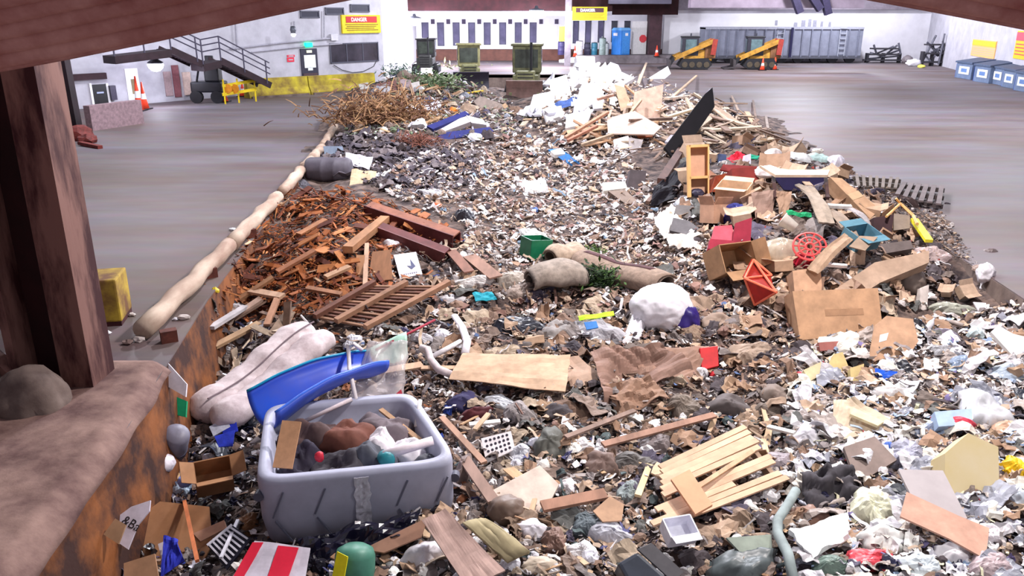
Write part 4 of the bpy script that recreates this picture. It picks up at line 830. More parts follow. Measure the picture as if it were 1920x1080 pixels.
loose('torn_shingle', 'torn dark roofing shingle below the dry branches', 'shingle', 'torn roofing shingles', REGION['shingle'], 170, (14, 38), 'sheet', SHG, .4, .1)
loose('paper_scrap', 'small white paper scrap in the shredded litter field', 'paper', 'paper scraps in the shredded litter', REGION['center'], 170, (9, 22), 'sheet', PW, .5, .15)
loose('card_chip', 'small tan cardboard chip in the shredded litter field', 'cardboard', 'cardboard bits in the shredded litter', REGION['center'], 110, (10, 30), 'chip', CB_ + GWD, .5, .12)
loose('timber_offcut', 'weathered grey timber length in the heap at the pit edge', 'timber', 'timber lengths of the weathered heap', REGION['rightwood'], 110, (34, 110), 'board', GWD, .25, .1, (1, .6, .8))
loose('lath_strip', 'pale wooden lath on the slope below the foam heap', 'lath', 'laths below the foam heap', [(1050,235),(1130,180),(1260,190),(1300,250),(1200,290),(1080,270)], 60, (26, 90), 'board', WD + GWD, .3, .1, (1, .6, .8))
loose('foam_chunk', 'broken white foam chunk on the bright foam heap', 'foam', 'foam chunks of the bright heap', [(990,220),(1040,140),(1090,118),(1160,140),(1150,200),(1060,240)], 80, (14, 46), 'chip', PW, .8, .25, (1, 1, 3))
loose('cloth_bundle', 'dark crumpled cloth among the brown litter of the pile middle', 'cloth', 'dark cloths in the brown litter', REGION['mid'], 130, (26, 72), 'fold', CLO + GWD, .5, .08)
loose('cardboard_piece', 'torn brown cardboard piece among the brown litter of the pile middle', 'cardboard', 'cardboard pieces in the brown litter', REGION['mid'], 110, (18, 52), 'sheet', CB_, .5, .12)
loose('paper_scrap', 'small white paper scrap among the brown litter of the pile middle', 'paper', 'paper scraps in the brown litter', REGION['mid'], 80, (10, 26), 'sheet', PW, .6, .15)
loose('cloth_bundle', 'dark crumpled cloth in the litter around the slatted pallet', 'cloth', 'dark cloths around the pallet', REGION['lowmid'], 100, (30, 84), 'fold', CLO + GWD, .5, .08)
loose('cardboard_piece', 'torn cardboard piece in the litter around the slatted pallet', 'cardboard', 'cardboard pieces around the pallet', REGION['lowmid'], 80, (24, 64), 'sheet', CB_, .5, .12)
loose('paper_wad', 'crumpled white paper in the litter around the slatted pallet', 'paper', 'crumpled papers around the pallet', REGION['lowmid'], 80, (16, 40), 'crumple', PW, .6, .15)
loose('wood_splinter', 'split pale wood length in the litter around the slatted pallet', 'wood', 'split wood around the pallet', REGION['lowmid'], 60, (26, 80), 'board', WD, .4, .12)
loose('plastic_bag', 'crumpled pale plastic bag in the litter around the cream foam block', 'bag', 'pale bags around the cream foam block', REGION['lowright'], 120, (30, 78), 'fold', PBG, .6, .16)
loose('torn_wrapper', 'torn white wrapper in the litter around the cream foam block', 'paper', 'wrappers around the cream foam block', REGION['lowright'], 120, (18, 48), 'sheet', PW, .6, .15)
loose('cardboard_piece', 'torn cardboard piece in the litter around the cream foam block', 'cardboard', 'cardboard pieces around the cream foam block', REGION['lowright'], 60, (24, 60), 'sheet', CB_, .5, .15)
loose('rubbish_sack', 'crumpled dark plastic bag in the litter around the cream foam block', 'bag', 'dark bags around the cream foam block', REGION['lowright'], 40, (30, 70), 'fold', DBG + CLO, .6, .08)
loose('plastic_bottle', 'small empty plastic bottle in the litter around the cream foam block', 'bottle', 'bottles around the cream foam block', REGION['lowright'], 30, (26, 44), 'bottle', PBG, 1.5, .15)
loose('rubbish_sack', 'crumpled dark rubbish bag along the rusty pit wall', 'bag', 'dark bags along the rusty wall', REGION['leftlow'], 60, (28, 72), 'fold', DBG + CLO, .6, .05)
loose('paper_scrap', 'white paper scrap along the rusty pit wall', 'paper', 'paper scraps along the rusty wall', REGION['leftlow'], 36, (14, 38), 'sheet', PW, .6, .2)
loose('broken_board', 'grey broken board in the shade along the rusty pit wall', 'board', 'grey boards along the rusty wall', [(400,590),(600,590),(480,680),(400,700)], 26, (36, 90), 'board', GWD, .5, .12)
loose('cloth_bundle', 'dusty brown bundle wedged in the household heap', 'bundle', 'bundles wedged in the household heap', REGION['heap'], 100, (24, 66), 'fold', CLO + GWD, .6, .1)
loose('cardboard_carton', 'dusty small carton wedged in the household heap', 'box', 'small cartons in the household heap', REGION['heap'], 46, (24, 54), 'carton', CB_, .8, .25)
loose('cardboard_flap', 'torn cardboard flap wedged in the household heap', 'cardboard', 'cardboard pieces of the household heap', REGION['heap'], 70, (20, 56), 'sheet', CB_, .7, .2)
loose('paper_scrap', 'white scrap wedged in the household heap', 'paper', 'white scraps of the household heap', REGION['heap'], 50, (8, 26), 'sheet', PW, .7, .2)
loose('rubbish_bundle', 'pale bundle of scrap in the far rubbish by the machines', 'bundle', 'bundles in the far rubbish', REGION['farleft'], 90, (12, 36), 'crumple', PBG + CLO + GWD, .6, .15)
loose('timber_offcut', 'short timber piece in the far rubbish by the machines', 'timber', 'timber pieces in the far rubbish', REGION['farleft'], 50, (18, 50), 'board', WD + GWD, .5, .2)
# ------------------------------------------------------------------ single recognisable things in the pile
def nrm(tilt, yaw=0):
    t, a = math.radians(tilt), math.radians(yaw); return Vector((math.sin(t) * math.sin(a), -math.sin(t) * math.cos(a), math.cos(t)))
def cen(poly): return sum(p[0] for p in poly) / len(poly), sum(p[1] for p in poly) / len(poly)
def onplane(poly, tilt, yaw, lift, anchor=None, toward=0.0):
    a = S(*(anchor or cen(poly))) + Vector((0, 0, lift)); a = a + (CO - a).normalized() * toward; n = nrm(tilt, yaw); return [hit(x, y, a, n) for x, y in poly], n, a
def mk(c, kw):
    if not isinstance(c, (tuple, list, str)): return c
    if isinstance(c, tuple) and c[0] > c[1] > c[2] and 40 < c[0] - c[2] < 110: c = tuple(v * .84 + w * .16 for v, w in zip(c, (150, 132, 136)))
    return M(c, kw.get('rough', .8), kw.get('var', .14), kw.get('scale', 5.0), kw.get('bump', 0.0), c2=kw.get('c2'), spec=kw.get('spec', .35), stretch=kw.get('stretch'), alpha=kw.get('alpha', 1.0), trans=kw.get('trans', 0.0), metal=kw.get('metal', 0.0))
def Q(x, y, lift=0.0):
    """point seen at pixel x, y, about lift above the rubbish"""
    return hit(x, y, S(x, y) + Vector((0, 0, lift)), (0, -.35, 1))
def SL(name, label, cat, poly, col, tilt=15, yaw=0, th=.03, lift=.1, parent=None, toward=0.0, anchor=None, **kw):
    pts, n, a = onplane(poly, tilt, yaw, lift, anchor, toward); o = MB().prism(pts, -n * th).build(name, mk(col, kw), parent)
    return tag(o, label, cat, kw.get('group')) if not parent else o
def BX(name, label, cat, poly, col, tilt=60, yaw=0, depth=.4, lift=.15, toward=.1, anchor=None, tape=None, flaps=None, bev=.0, **kw):
    """box: poly = outline of the face turned to the viewer (4 pixels), going back by depth"""
    pts, n, a = onplane(poly, tilt, yaw, lift, anchor, toward); o = MB().prism(pts, -n * depth).build(name, mk(col, kw), None, bevel=bev); tag(o, label, cat, kw.get('group'))
    if tape:
        A, B = pts[0].lerp(pts[3], .5), pts[1].lerp(pts[2], .5); w = (pts[3] - pts[0]) * .07
        if tape == 'v': A, B = pts[0].lerp(pts[1], .5), pts[3].lerp(pts[2], .5); w = (pts[1] - pts[0]) * .07
        MB().prism([A - w + n * .002, B - w + n * .002, B + w + n * .002, A + w + n * .002], n * .006).build('tape_strip', M((196, 168, 136), .4, .05), o)
    if flaps:
        e = (pts[1] - pts[0]); 
        for k in (flaps if isinstance(flaps, (list, tuple)) else (0,)):
            A, B = pts[k], pts[(k + 1) % 4]; out = (A.lerp(B, .5) - (pts[0] + pts[1] + pts[2] + pts[3]) / 4).normalized(); q = (out * .8 + n * .45).normalized() * (depth * .4 if depth < 1 else .3)
            MB().prism([A, B, B + q, A + q], -n * .012).build('flap', mk(col, kw), o)
    return o
def OB(name, label, cat, c, size, col, yaw=0, pitch=0, roll=0, toward=.15, lift=0.0, flaps=(50, 35, 60, 20), label_c=None, **kw):
    """open box at pixel c; size in pixels (width, depth, height); flaps = angles from level of the four flaps (None = missing)"""
    p = S(*c); q = 1 / ppm(p); w, d, h = [k * q for k in size]; p = p + (CO - p).normalized() * toward + Vector((0, 0, lift)); R = rot(yaw, pitch, roll); m = mk(col, kw); th = .012 + .004 * max(w, d)
    t = thing(name, p, label, cat, kw.get('group')); mb = MB(); hh = h / 2
    def b(cc, s, RR=None): mb.box(p + R @ Vector(cc), s, R @ RR if RR else R)
    b((0, 0, -hh + th / 2), (w, d, th)); b((-w / 2, 0, 0), (th, d, h)); b((w / 2, 0, 0), (th, d, h)); b((0, -d / 2, 0), (w, th, h)); b((0, d / 2, 0), (w, th, h)); mb.build('body', m, t)
    for k, a in enumerate(flaps):
        if a is None: continue
        a = math.radians(a); L = (w if k % 2 else d) * .42
        sx, sy = ((0, -1), (1, 0), (0, 1), (-1, 0))[k]; base = Vector((sx * w / 2, sy * d / 2, hh)); dirv = Vector((sx * math.cos(a), sy * math.cos(a), math.sin(a))); ln = Vector((0 if sx else w / 2, 0 if sy else d / 2, 0))
        mb = MB(); pts = [base - ln, base + ln, base + ln * .96 + dirv * L, base - ln * .96 + dirv * L]; nn = dirv.cross(ln).normalized() * th * .6; mb.prism([p + R @ x for x in pts], R @ nn); mb.build('flap', m, t)
    if label_c: MB().box(p + R @ Vector((0, -d / 2 - .008, 0)), (w * .4, .004, h * .4), R).build('print_panel', M(label_c, .6, .05), t)
    return t
def BG(name, label, cat, c, size, col, seed=1, amp=.26, yaw=0, toward=None, lift=0.0, depth=None, knot=None, fr=1.2, sub=4, tiltr=0, **kw):
    p = S(*c); q = 1 / ppm(p); w, h = size[0] * q, size[1] * q; d = depth * q if depth else (w + h) / 2; p = p + (CO - p).normalized() * (h * .28 if toward is None else toward) + Vector((0, 0, lift))
    if kw.get('round'): mb = lump(MB(), p, (w / 2, d / 2, h / 2), sub, amp, fr, seed, rot(yaw, 0, tiltr))
    else:
        nn_ = (slope_n(p) + nrm(55) * .9).normalized(); R = Vector((0, 0, 1)).rotation_difference(nn_).to_matrix() @ RZ(seed * 47 % 40 - 20)
        mb = drape(MB(), p - nn_ * h * .22, (w * .52, h * .55, max(h, w * .55) * .46), seed, amp, fr, R, 9 if w * ppm(p) > 40 else 7, 30 if w * ppm(p) > 40 else 20)
    o = mb.build(name, mk(col, dict(dict(rough=.45), **kw)), None, smooth=kw.get('round', False) or (w * ppm(p) > 60 and seed % 2 == 0)); tag(o, label, cat, kw.get('group'))
    if knot:
        k = p + Vector((knot[0] * q, -d * .2, -knot[1] * q)); MB().tube([p.lerp(k, .75), k, k + (k - p) * .16, k + (k - p) * .3 + Vector((.02, 0, 0))], [w * .1, w * .035, w * .05, w * .1], 8).build('tied_neck', mk(col, dict(dict(rough=.45), **kw)), o, smooth=True)
    return o
def TB(name, label, cat, pts, r, col, lift=.08, seg=8, parent=None, toward=0.0, flat=1.0, **kw):
    """rod through pixels (x, y[, lift]); r in pixels at the first point"""
    P3 = []
    for q in pts:
        a = S(q[0], q[1]); l = q[2] if len(q) > 2 else lift; a = a + Vector((0, 0, l)); 
        b = hit(q[0], q[1], a, (0, -.35, 1)); P3.append(b + (CO - b).normalized() * toward)
    rr = r / ppm(P3[0]); o = MB().tube(P3, rr, seg, True, flat).build(name, mk(col, kw), parent, smooth=seg > 5); return tag(o, label, cat, kw.get('group')) if not parent else o
def BD(name, label, cat, a, b, w, col, th=.04, lift=.12, l2=None, up=(0, -.25, 1), **kw):
    """plank from pixel a to pixel b, w pixels wide"""
    A, B = Q(*a, lift), Q(*b, lift if l2 is None else l2); o = MB().bar(A, B, w / ppm(A.lerp(B, .5)), th, up).build(name, mk(col, dict(dict(stretch=(1, .3, 1), var=.2), **kw))); return tag(o, label, cat, kw.get('group'))
def SH(name, label, cat, quad, col, amp=.06, tilt=15, yaw=0, lift=.14, nu=14, nv=10, th=.012, fr=3.0, seed=0, parent=None, curl=0.0, toward=0.0, smooth=False, anchor=None, jag=.0, **kw):
    """creased sheet over a pixel quad"""
    pts, n, a = onplane(quad, tilt, yaw, lift, anchor, toward); sc = (pts[1] - pts[0]).length
    def fn(u, v):
        p = pts[0] * (1 - u) * (1 - v) + pts[1] * u * (1 - v) + pts[2] * u * v + pts[3] * (1 - u) * v
        e = jag * sc * noise.noise((u * 9 + seed, v * 9, 4)) if (u in (0, 1) or v in (0, 1)) else 0
        cv = curl * sc * ((2 * v - 1) ** 2)
        return p + n * (amp * (noise.noise((u * fr + seed * 3.1, v * fr, seed)) + .5 * abs(noise.noise((u * fr * 2.3, v * fr * 2.3 + seed, 2)))) + cv) + (pts[1] - pts[0]).normalized() * e
    o = MB().grid(fn, nu, nv, th).build(name, mk(col, kw), parent, smooth=smooth); return tag(o, label, cat, kw.get('group')) if not parent else o
KRAFT, KR2, KR3 = (178, 140, 106), (160, 122, 92), (192, 158, 126)

# ---- grey rotomoulded tub with rubbish inside
FL, FR = P(476, 905, -.28), P(862, 868, -.28); u = (FR - FL); u.z = 0; TW = u.length; u.normalize(); nb = Vector((-u.y, u.x, 0)); TD, TH = 1.7, .80; z0 = -1.1
TC = FL.lerp(FR, .5) + nb * TD / 2; TC.z = z0
def loop(sx, sy, z, n=48, e=.24):
    r = []
    for i in range(n):
        a = 2 * math.pi * i / n; c, s_ = math.cos(a), math.sin(a); yy_ = math.copysign(abs(s_) ** e, s_); r.append(TC + u * (sx * math.copysign(abs(c) ** e, c) * (1 - .07 * (yy_ + 1)) - .11 * (yy_ + 1)) + nb * (sy * math.copysign(abs(s_) ** e, s_)) + Vector((0, 0, z + .02 * (c + 1))))
    return r
def loft(loops, caps=True):
    mb = MB(); n = len(loops[0]); fs = []; vs = [p for l in loops for p in l]
    for k in range(len(loops) - 1):
        for i in range(n): fs.append((k * n + i, k * n + (i + 1) % n, (k + 1) * n + (i + 1) % n, (k + 1) * n + i))
    if caps: fs.append(tuple(range(n - 1, -1, -1))); fs.append(tuple((len(loops) - 1) * n + i for i in range(n)))
    return mb.add(vs, fs)
GT = M((166, 168, 188), .5, .08, 3); GTD = M((96, 98, 116), .6, .08, 3)
tub = thing('plastic_tub', TC, 'large grey moulded plastic tub filled with rubbish', 'tub')
w2, d2 = TW / 2, TD / 2
loft([loop(w2 * .9, d2 * .9, .0), loop(w2 * .96, d2 * .95, .05), loop(w2, d2, .3), loop(w2, d2, TH - .06), loop(w2 * .985, d2 * .985, TH), loop(w2 * .90, d2 * .87, TH), loop(w2 * .87, d2 * .84, TH - .05), loop(w2 * .84, d2 * .80, .42)]).build('shell', GT, tub, smooth=True)
for k in range(5):
    s = -w2 + .14 + k * .405
    for (a, za), (b, zb) in (((.12, TH - .12), (.0, .40)), ((.02, .36), (.17, .1))):
        if s + max(a, b) < w2 - .06: MB().bar(TC + u * (s + a) - nb * (d2 + .003) + Vector((0, 0, za)), TC + u * (s + b) - nb * (d2 - .0) + Vector((0, 0, zb)), .016, .018, -nb).build('groove_shade_bar', GTD, tub)  # raised bars; the shade of the grooves is put into their darker grey
MB().grid(lambda a, b: TC + u * (.02 + .15 * (a - .5)) - nb * (d2 + .012 + .02 * abs(noise.noise((a * 5, b * 9, 1)))) + Vector((0, 0, .22 + .55 * b)) + u * .03 * noise.noise((b * 7, a, 3)), 6, 14, .008).build('tape_patch', M((196, 196, 210), .25, .25, 9, spec=.7), tub)
for sx in (-.985, .96): MB().lathe(TC + u * (w2 * sx) - nb * (d2 * .86) + Vector((0, 0, .6)), [(.05, -.04), (.05, .04)], Matrix.Rotation(math.pi / 2, 3, 'X'), 12).build('drain_fitting', M((80, 80, 96), .5, .1), tub)
def tin(a, b, z): return TC + u * (a * w2 * (1 - .07 * (b + 1)) - .11 * (b + 1)) + nb * (b * d2) + Vector((0, 0, z))
for k, (a, b, z, r, c, sm, lb, nm, cat) in enumerate((
    (-.15, -.45, .62, (.30, .22, .2), (62, 58, 66), 3, 'dark grey coat bundle inside the grey tub', 'coat_bundle', 'clothing'), (.12, -.35, .66, (.26, .2, .17), (84, 86, 96), 4, 'slate cloth bundle inside the grey tub front', 'cloth_bundle', 'cloth'),
    (.36, -.12, .7, (.17, .16, .19), (232, 224, 230), 5, 'round white bag standing in the grey tub', 'white_bag', 'bag'), (.62, -.2, .68, (.2, .15, .13), (226, 222, 228), 6, 'crumpled white bag by the tub rim', 'white_bag', 'bag'),
    (-.55, -.2, .58, (.22, .3, .2), (40, 34, 52), 7, 'black bag in the shaded end of the grey tub', 'dark_bag', 'bag'), (.0, .2, .68, (.34, .24, .2), (120, 74, 62), 8, 'rust-red cloth in the middle of the grey tub', 'cloth_bundle', 'cloth'),
    (.5, .35, .66, (.34, .26, .2), (110, 98, 104), 9, 'grey blanket bundle at the back of the grey tub', 'blanket_bundle', 'blanket'), (-.4, .4, .66, (.32, .24, .2), (90, 70, 70), 10, 'brown bundle under the blue sled in the grey tub', 'cloth_bundle', 'cloth'), (.8, -.45, .66, (.14, .12, .1), (110, 112, 120), 11, 'small grey cloth tucked at the tub corner', 'cloth_bundle', 'cloth'))):
    tag(drape(MB(), tin(a, b, z - .12), (r[0] * 1.15, r[1] * 1.15, r[2] * 1.5), k + 50, .4, 1.1, None, 10, 30).build(nm, M(c, .8, .15, 6), smooth=True), lb, cat)
tag(MB().tube([tin(.3, -.62, .8), tin(.85, -.5, .86)], .05, 8).build('rolled_paper', M((236, 222, 228), .7, .1), smooth=True), 'rolled white paper with pink end lying along the tub rim', 'paper')
tag(MB().bar(tin(-.75, -.5, .7), tin(-.62, -.1, 1.05), .2, .03, (0, -1, .5)).build('cardboard_piece', M((186, 140, 104), .8, .12)), 'folded tan cardboard leaning in the tub end', 'cardboard')
tag(MB().lathe(tin(.32, -.5, .72), [(.07, 0), (.08, .02), (.08, .2), (.06, .22)], rot(20, 70, 0), 12).build('teal_jar', M((40, 130, 140), .4, .1), smooth=True), 'small teal jar on the dark coat in the tub', 'jar')
tag(lump(MB(), tin(-.36, -.55, .82), (.05, .05, .06), 2, .2, 1).build('red_ball', M((196, 40, 60), .5, .1), smooth=True), 'small red ball on the coat in the tub', 'ball')
TB('white_stick', 'thin white stick standing at the tub corner', 'stick', [(780, 800, .55), (788, 750, .7)], 4, (230, 226, 226), toward=.3)
BD('wooden_stick', 'slim wooden stick across the tub corner', 'stick', (714, 768), (788, 826), 9, (190, 150, 110), .03, .75)
# ---- long folded mattress, blue sled, clear film, mint sheet
A, B = Q(602, 622, .3), Q(385, 785, .3); n = 22; mb = MB()
def mt(i, off, rr): 
    f = i / n; p = A.lerp(B, f) + Vector((0, 0, .05 * math.sin(f * 7))); return p + off
q = 1 / ppm(A.lerp(B, .5)); ax = (B - A).normalized(); sd = ax.cross(Vector((0, 0, 1))).normalized()
t = thing('folded_mattress', A.lerp(B, .5), 'long grey-white folded foam mattress lying diagonally by the rusty wall', 'mattress')
MTM = M((226, 214, 216), .9, c2=(176, 160, 162), scale=4, bump=.4)
for nm, o1, r1, fl in (('lower_fold', sd * (-24 * q) + Vector((0, 0, -.03)), 30 * q, .8), ('upper_fold', sd * (26 * q) + Vector((0, 0, .0)), 34 * q, .85)):
    rs = [r1 * (.35 if i in (0,) else .85 if i == 1 else 1 + .08 * math.sin(i * 1.3 + r1 * 9) + (.1 * max(0, (i - n * .75) / n * 4) if nm == 'lower_fold' else 0)) * (.3 if i == n else 1) for i in range(n + 1)]
    o = MB().tube([mt(i, o1, r1) + Vector((.03 * noise.noise((i * .9, 1, 2)), .03 * noise.noise((i * .8, 5, 2)), .03 * noise.noise((i * .7, 9, 2)))) for i in range(n + 1)], rs, 18, True, fl).build(nm, MTM, t, smooth=True)
MB().tube([mt(i, sd * (4 * q) + Vector((0, 0, 26 * q)), 0) for i in range(1, n)], .012, 5).build('piping_seam', M((120, 104, 110), .8, .1), t)
Asl, Bsl = Q(494, 800, .85), Q(712, 694, .7); ax = Bsl - Asl; sd = ax.cross(Vector((0, 0, 1))).normalized(); L = ax.length; q = 1 / ppm(Asl.lerp(Bsl, .4))
def sled(a, b):
    wv = 56 * q * (1 - .4 * a); th = (b - .5) * math.pi * 1.0
    return Asl + ax * a + sd * (-math.sin(th) * wv) + Vector((0, 0, wv * .9 * (1 - math.cos(th)) + .12 * math.sin(a * math.pi) + .03 * noise.noise((a * 4, b * 3, 2))))
t = MB().grid(sled, 26, 14, .02).build('blue_sled', M((26, 84, 214), .35, c2=(70, 90, 190), scale=1.5, spec=.5), None, smooth=True); tag(t, 'bright blue curved plastic sled lying across the grey tub', 'sled')
MB().tube([sled(i / 20, 0) for i in range(21)], .016, 6).build('rolled_rim', M((60, 110, 226), .35, .1), t, smooth=True); MB().tube([sled(i / 20, 1) for i in range(21)], .016, 6).build('rolled_rim', M((20, 150, 190), .35, .1), t, smooth=True)
SH('plastic_film', 'crumpled clear plastic film hanging over the tub and sled', 'plastic film', [(690, 640), (765, 640), (752, 800), (640, 800)], (214, 206, 206), .10, 40, 0, .75, 18, 18, .003, 3.5, 5, toward=.25, smooth=True, alpha=.42, rough=.25, jag=.05)
SH('mint_sheet', 'mint green curved plastic sheet behind the clear film', 'plastic sheet', [(690, 655), (762, 622), (764, 668), (722, 700)], (168, 206, 190), .06, 45, 20, .35, 12, 8, .012, 2, 3, smooth=True, rough=.4)
TB('bent_pipe', 'thin white bent pipe standing by the blue sled', 'pipe', [(678, 656, .9), (664, 645, 1.0), (653, 650, .98), (655, 690, .8), (668, 752, .55)], 4, (232, 224, 226), toward=.35)
TB('red_rod', 'thin dark red rod lying over white wrappers', 'rod', [(705, 656, .3), (815, 600, .25)], 2.5, (150, 36, 56), toward=.15)
TB('white_tube', 'thin white tube leaning on the sled end', 'tube', [(560, 795, .6), (660, 748, .6)], 4, (214, 200, 204), toward=.4)
SL('red_scoop', 'red and white plastic scoop leaning behind the tub rim', 'scoop', [(735, 745), (752, 730), (757, 745), (748, 770), (728, 778)], (196, 60, 72), 60, 10, .03, .5, toward=.4, rough=.4)
# ---- white frame and pipes beyond the film
TB('white_bent_tube', 'bent white plastic frame sticking up beside the cardboard sheets', 'frame', [(852, 592, .3), (866, 612, .32), (876, 640, .3), (872, 662, .25)], 7, (236, 230, 236), flat=.6, toward=.1)
TB('white_bar', 'straight white bar under the bent white frame', 'bar', [(812, 668, .2), (864, 640, .25)], 5, (230, 226, 230), toward=.08)
TB('elbow_pipe', 'curved pale elbow pipe beside the cardboard sheets', 'pipe', [(790, 652, .2), (802, 655, .24), (808, 675, .2), (822, 692, .14), (845, 702, .1)], 7, (214, 200, 202), toward=.08)
for k, (x, y, w, h, c) in enumerate(((830, 628, 46, 34, (214, 212, 222)), (790, 632, 40, 26, (206, 204, 212)), (812, 606, 50, 26, (70, 60, 66)), (850, 560, 60, 24, (200, 196, 200)), (890, 528, 70, 26, (226, 222, 220)), (750, 620, 30, 20, (60, 56, 90)), (660, 640, 44, 34, (206, 208, 218)), (868, 612, 36, 26, (190, 176, 160)))):
    BG('plastic_wrapper', ['crumpled pale wrapper beside the bent white frame', 'crumpled pale wrapper near the red rod', 'black bag under the slatted frame end', 'grey-white wrapper past the slatted frame', 'long white wrapper in front of the brown board', 'dark violet wrapper at the rod end', 'pale wrapper at the head of the folded mattress', 'beige cloth beside the bent white frame'][k], 'wrapper', (x, y), (w, h), c, k + 11, .4, fr=1.7)
# ---- slatted frame (bed base)
t = thing('slatted_frame', S(720, 580), 'brown wooden slatted frame lying between wood heap and wrappers', 'frame'); wm = M((150, 112, 88), .8, .2, 5, stretch=(.4, 1, 1)); rm = M((104, 66, 52), .8, .2, 5)
pq, n, a = onplane([(592, 592), (700, 530), (842, 530), (690, 612)], 12, 0, .22)
def bil(a, b): return pq[0] * (1 - a) * (1 - b) + pq[1] * a * (1 - b) + pq[2] * a * b + pq[3] * (1 - a) * b
for b in (0.0, .42, .98): MB().bar(bil(-.02, b), bil(1.02, b), .09, .08, n).build('rail', wm if b else rm, t)
for k in range(13):
    a = (k + .5) / 13; MB().bar(bil(a, -.02) - n * .05, bil(a, .98) - n * .05, .045, .03, n).build('slat', rm if k % 3 else wm, t)
# ---- maroon beams, wood heap pieces
MAR = (104, 52, 52)
for k, (a, b, w, lb) in enumerate((((690, 384), (856, 440), .26, 'maroon steel channel, the longer one lying above the other'), ((712, 424), (838, 472), .24, 'maroon steel channel, the shorter one beside the white printed box'))):
    A, B = Q(*a, .28), Q(*b, .26); ax = (B - A).normalized(); sd = ax.cross(Vector((0, 0, 1))).normalized(); t = thing('steel_channel', A.lerp(B, .5), lb, 'beam')
    MB().bar(A, B, w, .03, (0, -.35, 1)).build('web', M((150, 96, 76), .7, .2, 4) if k == 0 else M(MAR, .7, .2, 4), t)
    for s in (1, -1): MB().bar(A + sd * (s * w / 2) - Vector((0, 0, .11)), B + sd * (s * w / 2) - Vector((0, 0, .11)), .03, .26, (0, -.1, 1)).build('flange', M(MAR, .6, .25, 4), t)
BD('timber_beam', 'thick pale brown timber across the wood heap end', 'timber', (652, 468), (722, 410), 18, (160, 110, 68), .12, .25)
BD('timber_post', 'slim upright pale stick before the brown panel', 'stick', (684, 545), (688, 458), 8, (200, 160, 130), .06, .2)
SL('grained_plank', 'brown grained wood panel beside the white printed box', 'plank', [(698, 472), (732, 468), (736, 524), (690, 527)], (136, 88, 52), 25, 0, .03, .15, stretch=(3, .4, 1))
SL('thin_board', 'narrow tan board leaning against the brown panel', 'board', [(668, 478), (684, 478), (681, 515), (668, 515)], (168, 116, 74), 30, 0, .02, .15)
o = BX('printed_box', 'white box with blue bird print lying beside maroon channels', 'box', [(738, 478), (780, 472), (792, 514), (750, 522)], (232, 230, 236), 28, 0, .16, .22)
pq, n, a = onplane([(738, 478), (780, 472), (792, 514), (750, 522)], 28, 0, .22, None, .1)
def bq(a, b): return pq[0] * (1 - a) * (1 - b) + pq[1] * a * (1 - b) + pq[2] * a * b + pq[3] * (1 - a) * b + n * .003
MB().prism([bq(.45, .55), bq(.62, .58), bq(.66, .3), bq(.8, .62), bq(.6, .72)], n * .003).build('printed_bird', M((80, 84, 120), .6, .1), o)
for k in range(7): MB().prism([bq(.2 + k * .09, .86), bq(.25 + k * .09, .86), bq(.25 + k * .09, .9), bq(.2 + k * .09, .9)], n * .003).build('print_mark', M((110, 112, 140), .6, .1), o)
BG('white_wrap', 'white crumpled wrap above the printed box', 'wrap', (735, 458), (40, 26), (226, 224, 232), 3, .3)
for k, (a, b, w, c) in enumerate((((450, 560), (512, 520), 12, (150, 104, 66)), ((520, 560), (500, 610), 12, (176, 128, 96)), ((430, 600), (490, 560), 14, (190, 160, 140)), ((402, 650), (486, 606), 14, (176, 142, 104)), ((395, 615), (460, 575), 14, (176, 170, 172)), ((520, 510), (590, 470), 12, (150, 92, 56)), ((560, 440), (610, 412), 12, (160, 102, 60)), ((610, 520), (655, 500), 12, (180, 140, 104)), ((480, 470), (545, 455), 11, (130, 72, 44)), ((575, 540), (640, 552), 11, (150, 100, 66)), ((470, 545), (530, 556), 16, (196, 158, 126)))):
    BD('broken_board', ['ochre board near the crest of the wood heap foot', 'pinkish split board standing at the wood heap foot', 'pale split board at the wood heap foot by the kerb', 'long tan board beside the mattress head', 'grey-white board close to the rusty wall', 'rust board crossing the wood heap', 'rust board near the wood heap top', 'pale board stub near the slatted frame', 'dark rust board near the kerb logs', 'brown board right above the slatted frame', 'broad pale board at the wood heap front'][k], 'board', a, b, w, c, .05, .16)
# yellow and pale scraps by the kerb
BG('yellow_scrap', 'small yellow scrap at the log end of the wood heap', 'scrap', (405, 542), (14, 12), (214, 190, 40), 4, .3)
# ---- grey drum, silver box
p = S(618, 334); q = 1 / ppm(p); t = thing('fallen_drum', p, 'dark grey plastic drum lying on its side above the wood heap', 'drum'); R = Matrix.Rotation(math.pi / 2, 3, 'Y'); cc = p + Vector((0, 0, 16 * q)); dm = M((84, 78, 88), .6, .12, 5)
MB().lathe(cc, [(14 * q, -43 * q), (20 * q, -41 * q), (23 * q, -34 * q), (23 * q, -12 * q), (24 * q, -10 * q), (23 * q, -8 * q), (23 * q, 12 * q), (24 * q, 14 * q), (23 * q, 16 * q), (23 * q, 34 * q), (20 * q, 41 * q), (14 * q, 43 * q)], RZ(-4) @ R, 22).build('shell', dm, t, smooth=True)
MB().lathe(cc + Vector((-6 * q, -20 * q, 2 * q)), [(2.5 * q, -q), (2.5 * q, q)], Matrix.Rotation(math.pi / 2, 3, 'X'), 10).build('bung', M((196, 190, 190), .5, .1), t)
t = BX('silver_case', 'shiny silver case behind the grey drum', 'case', [(606, 274), (642, 274), (645, 300), (610, 298)], (150, 164, 184), 55, 0, .3, .2, rough=.3, metal=.4); 
BG('grey_wrap', 'torn dark wrap at the drum end on the kerb', 'wrap', (562, 345), (34, 30), (90, 88, 96), 7, .5)
SH('tan_sheet', 'tan crumpled card between drum and shingles', 'card', [(660, 318), (706, 322), (698, 362), (655, 352)], (196, 170, 132), .06, 20, 0, .12, 10, 8)
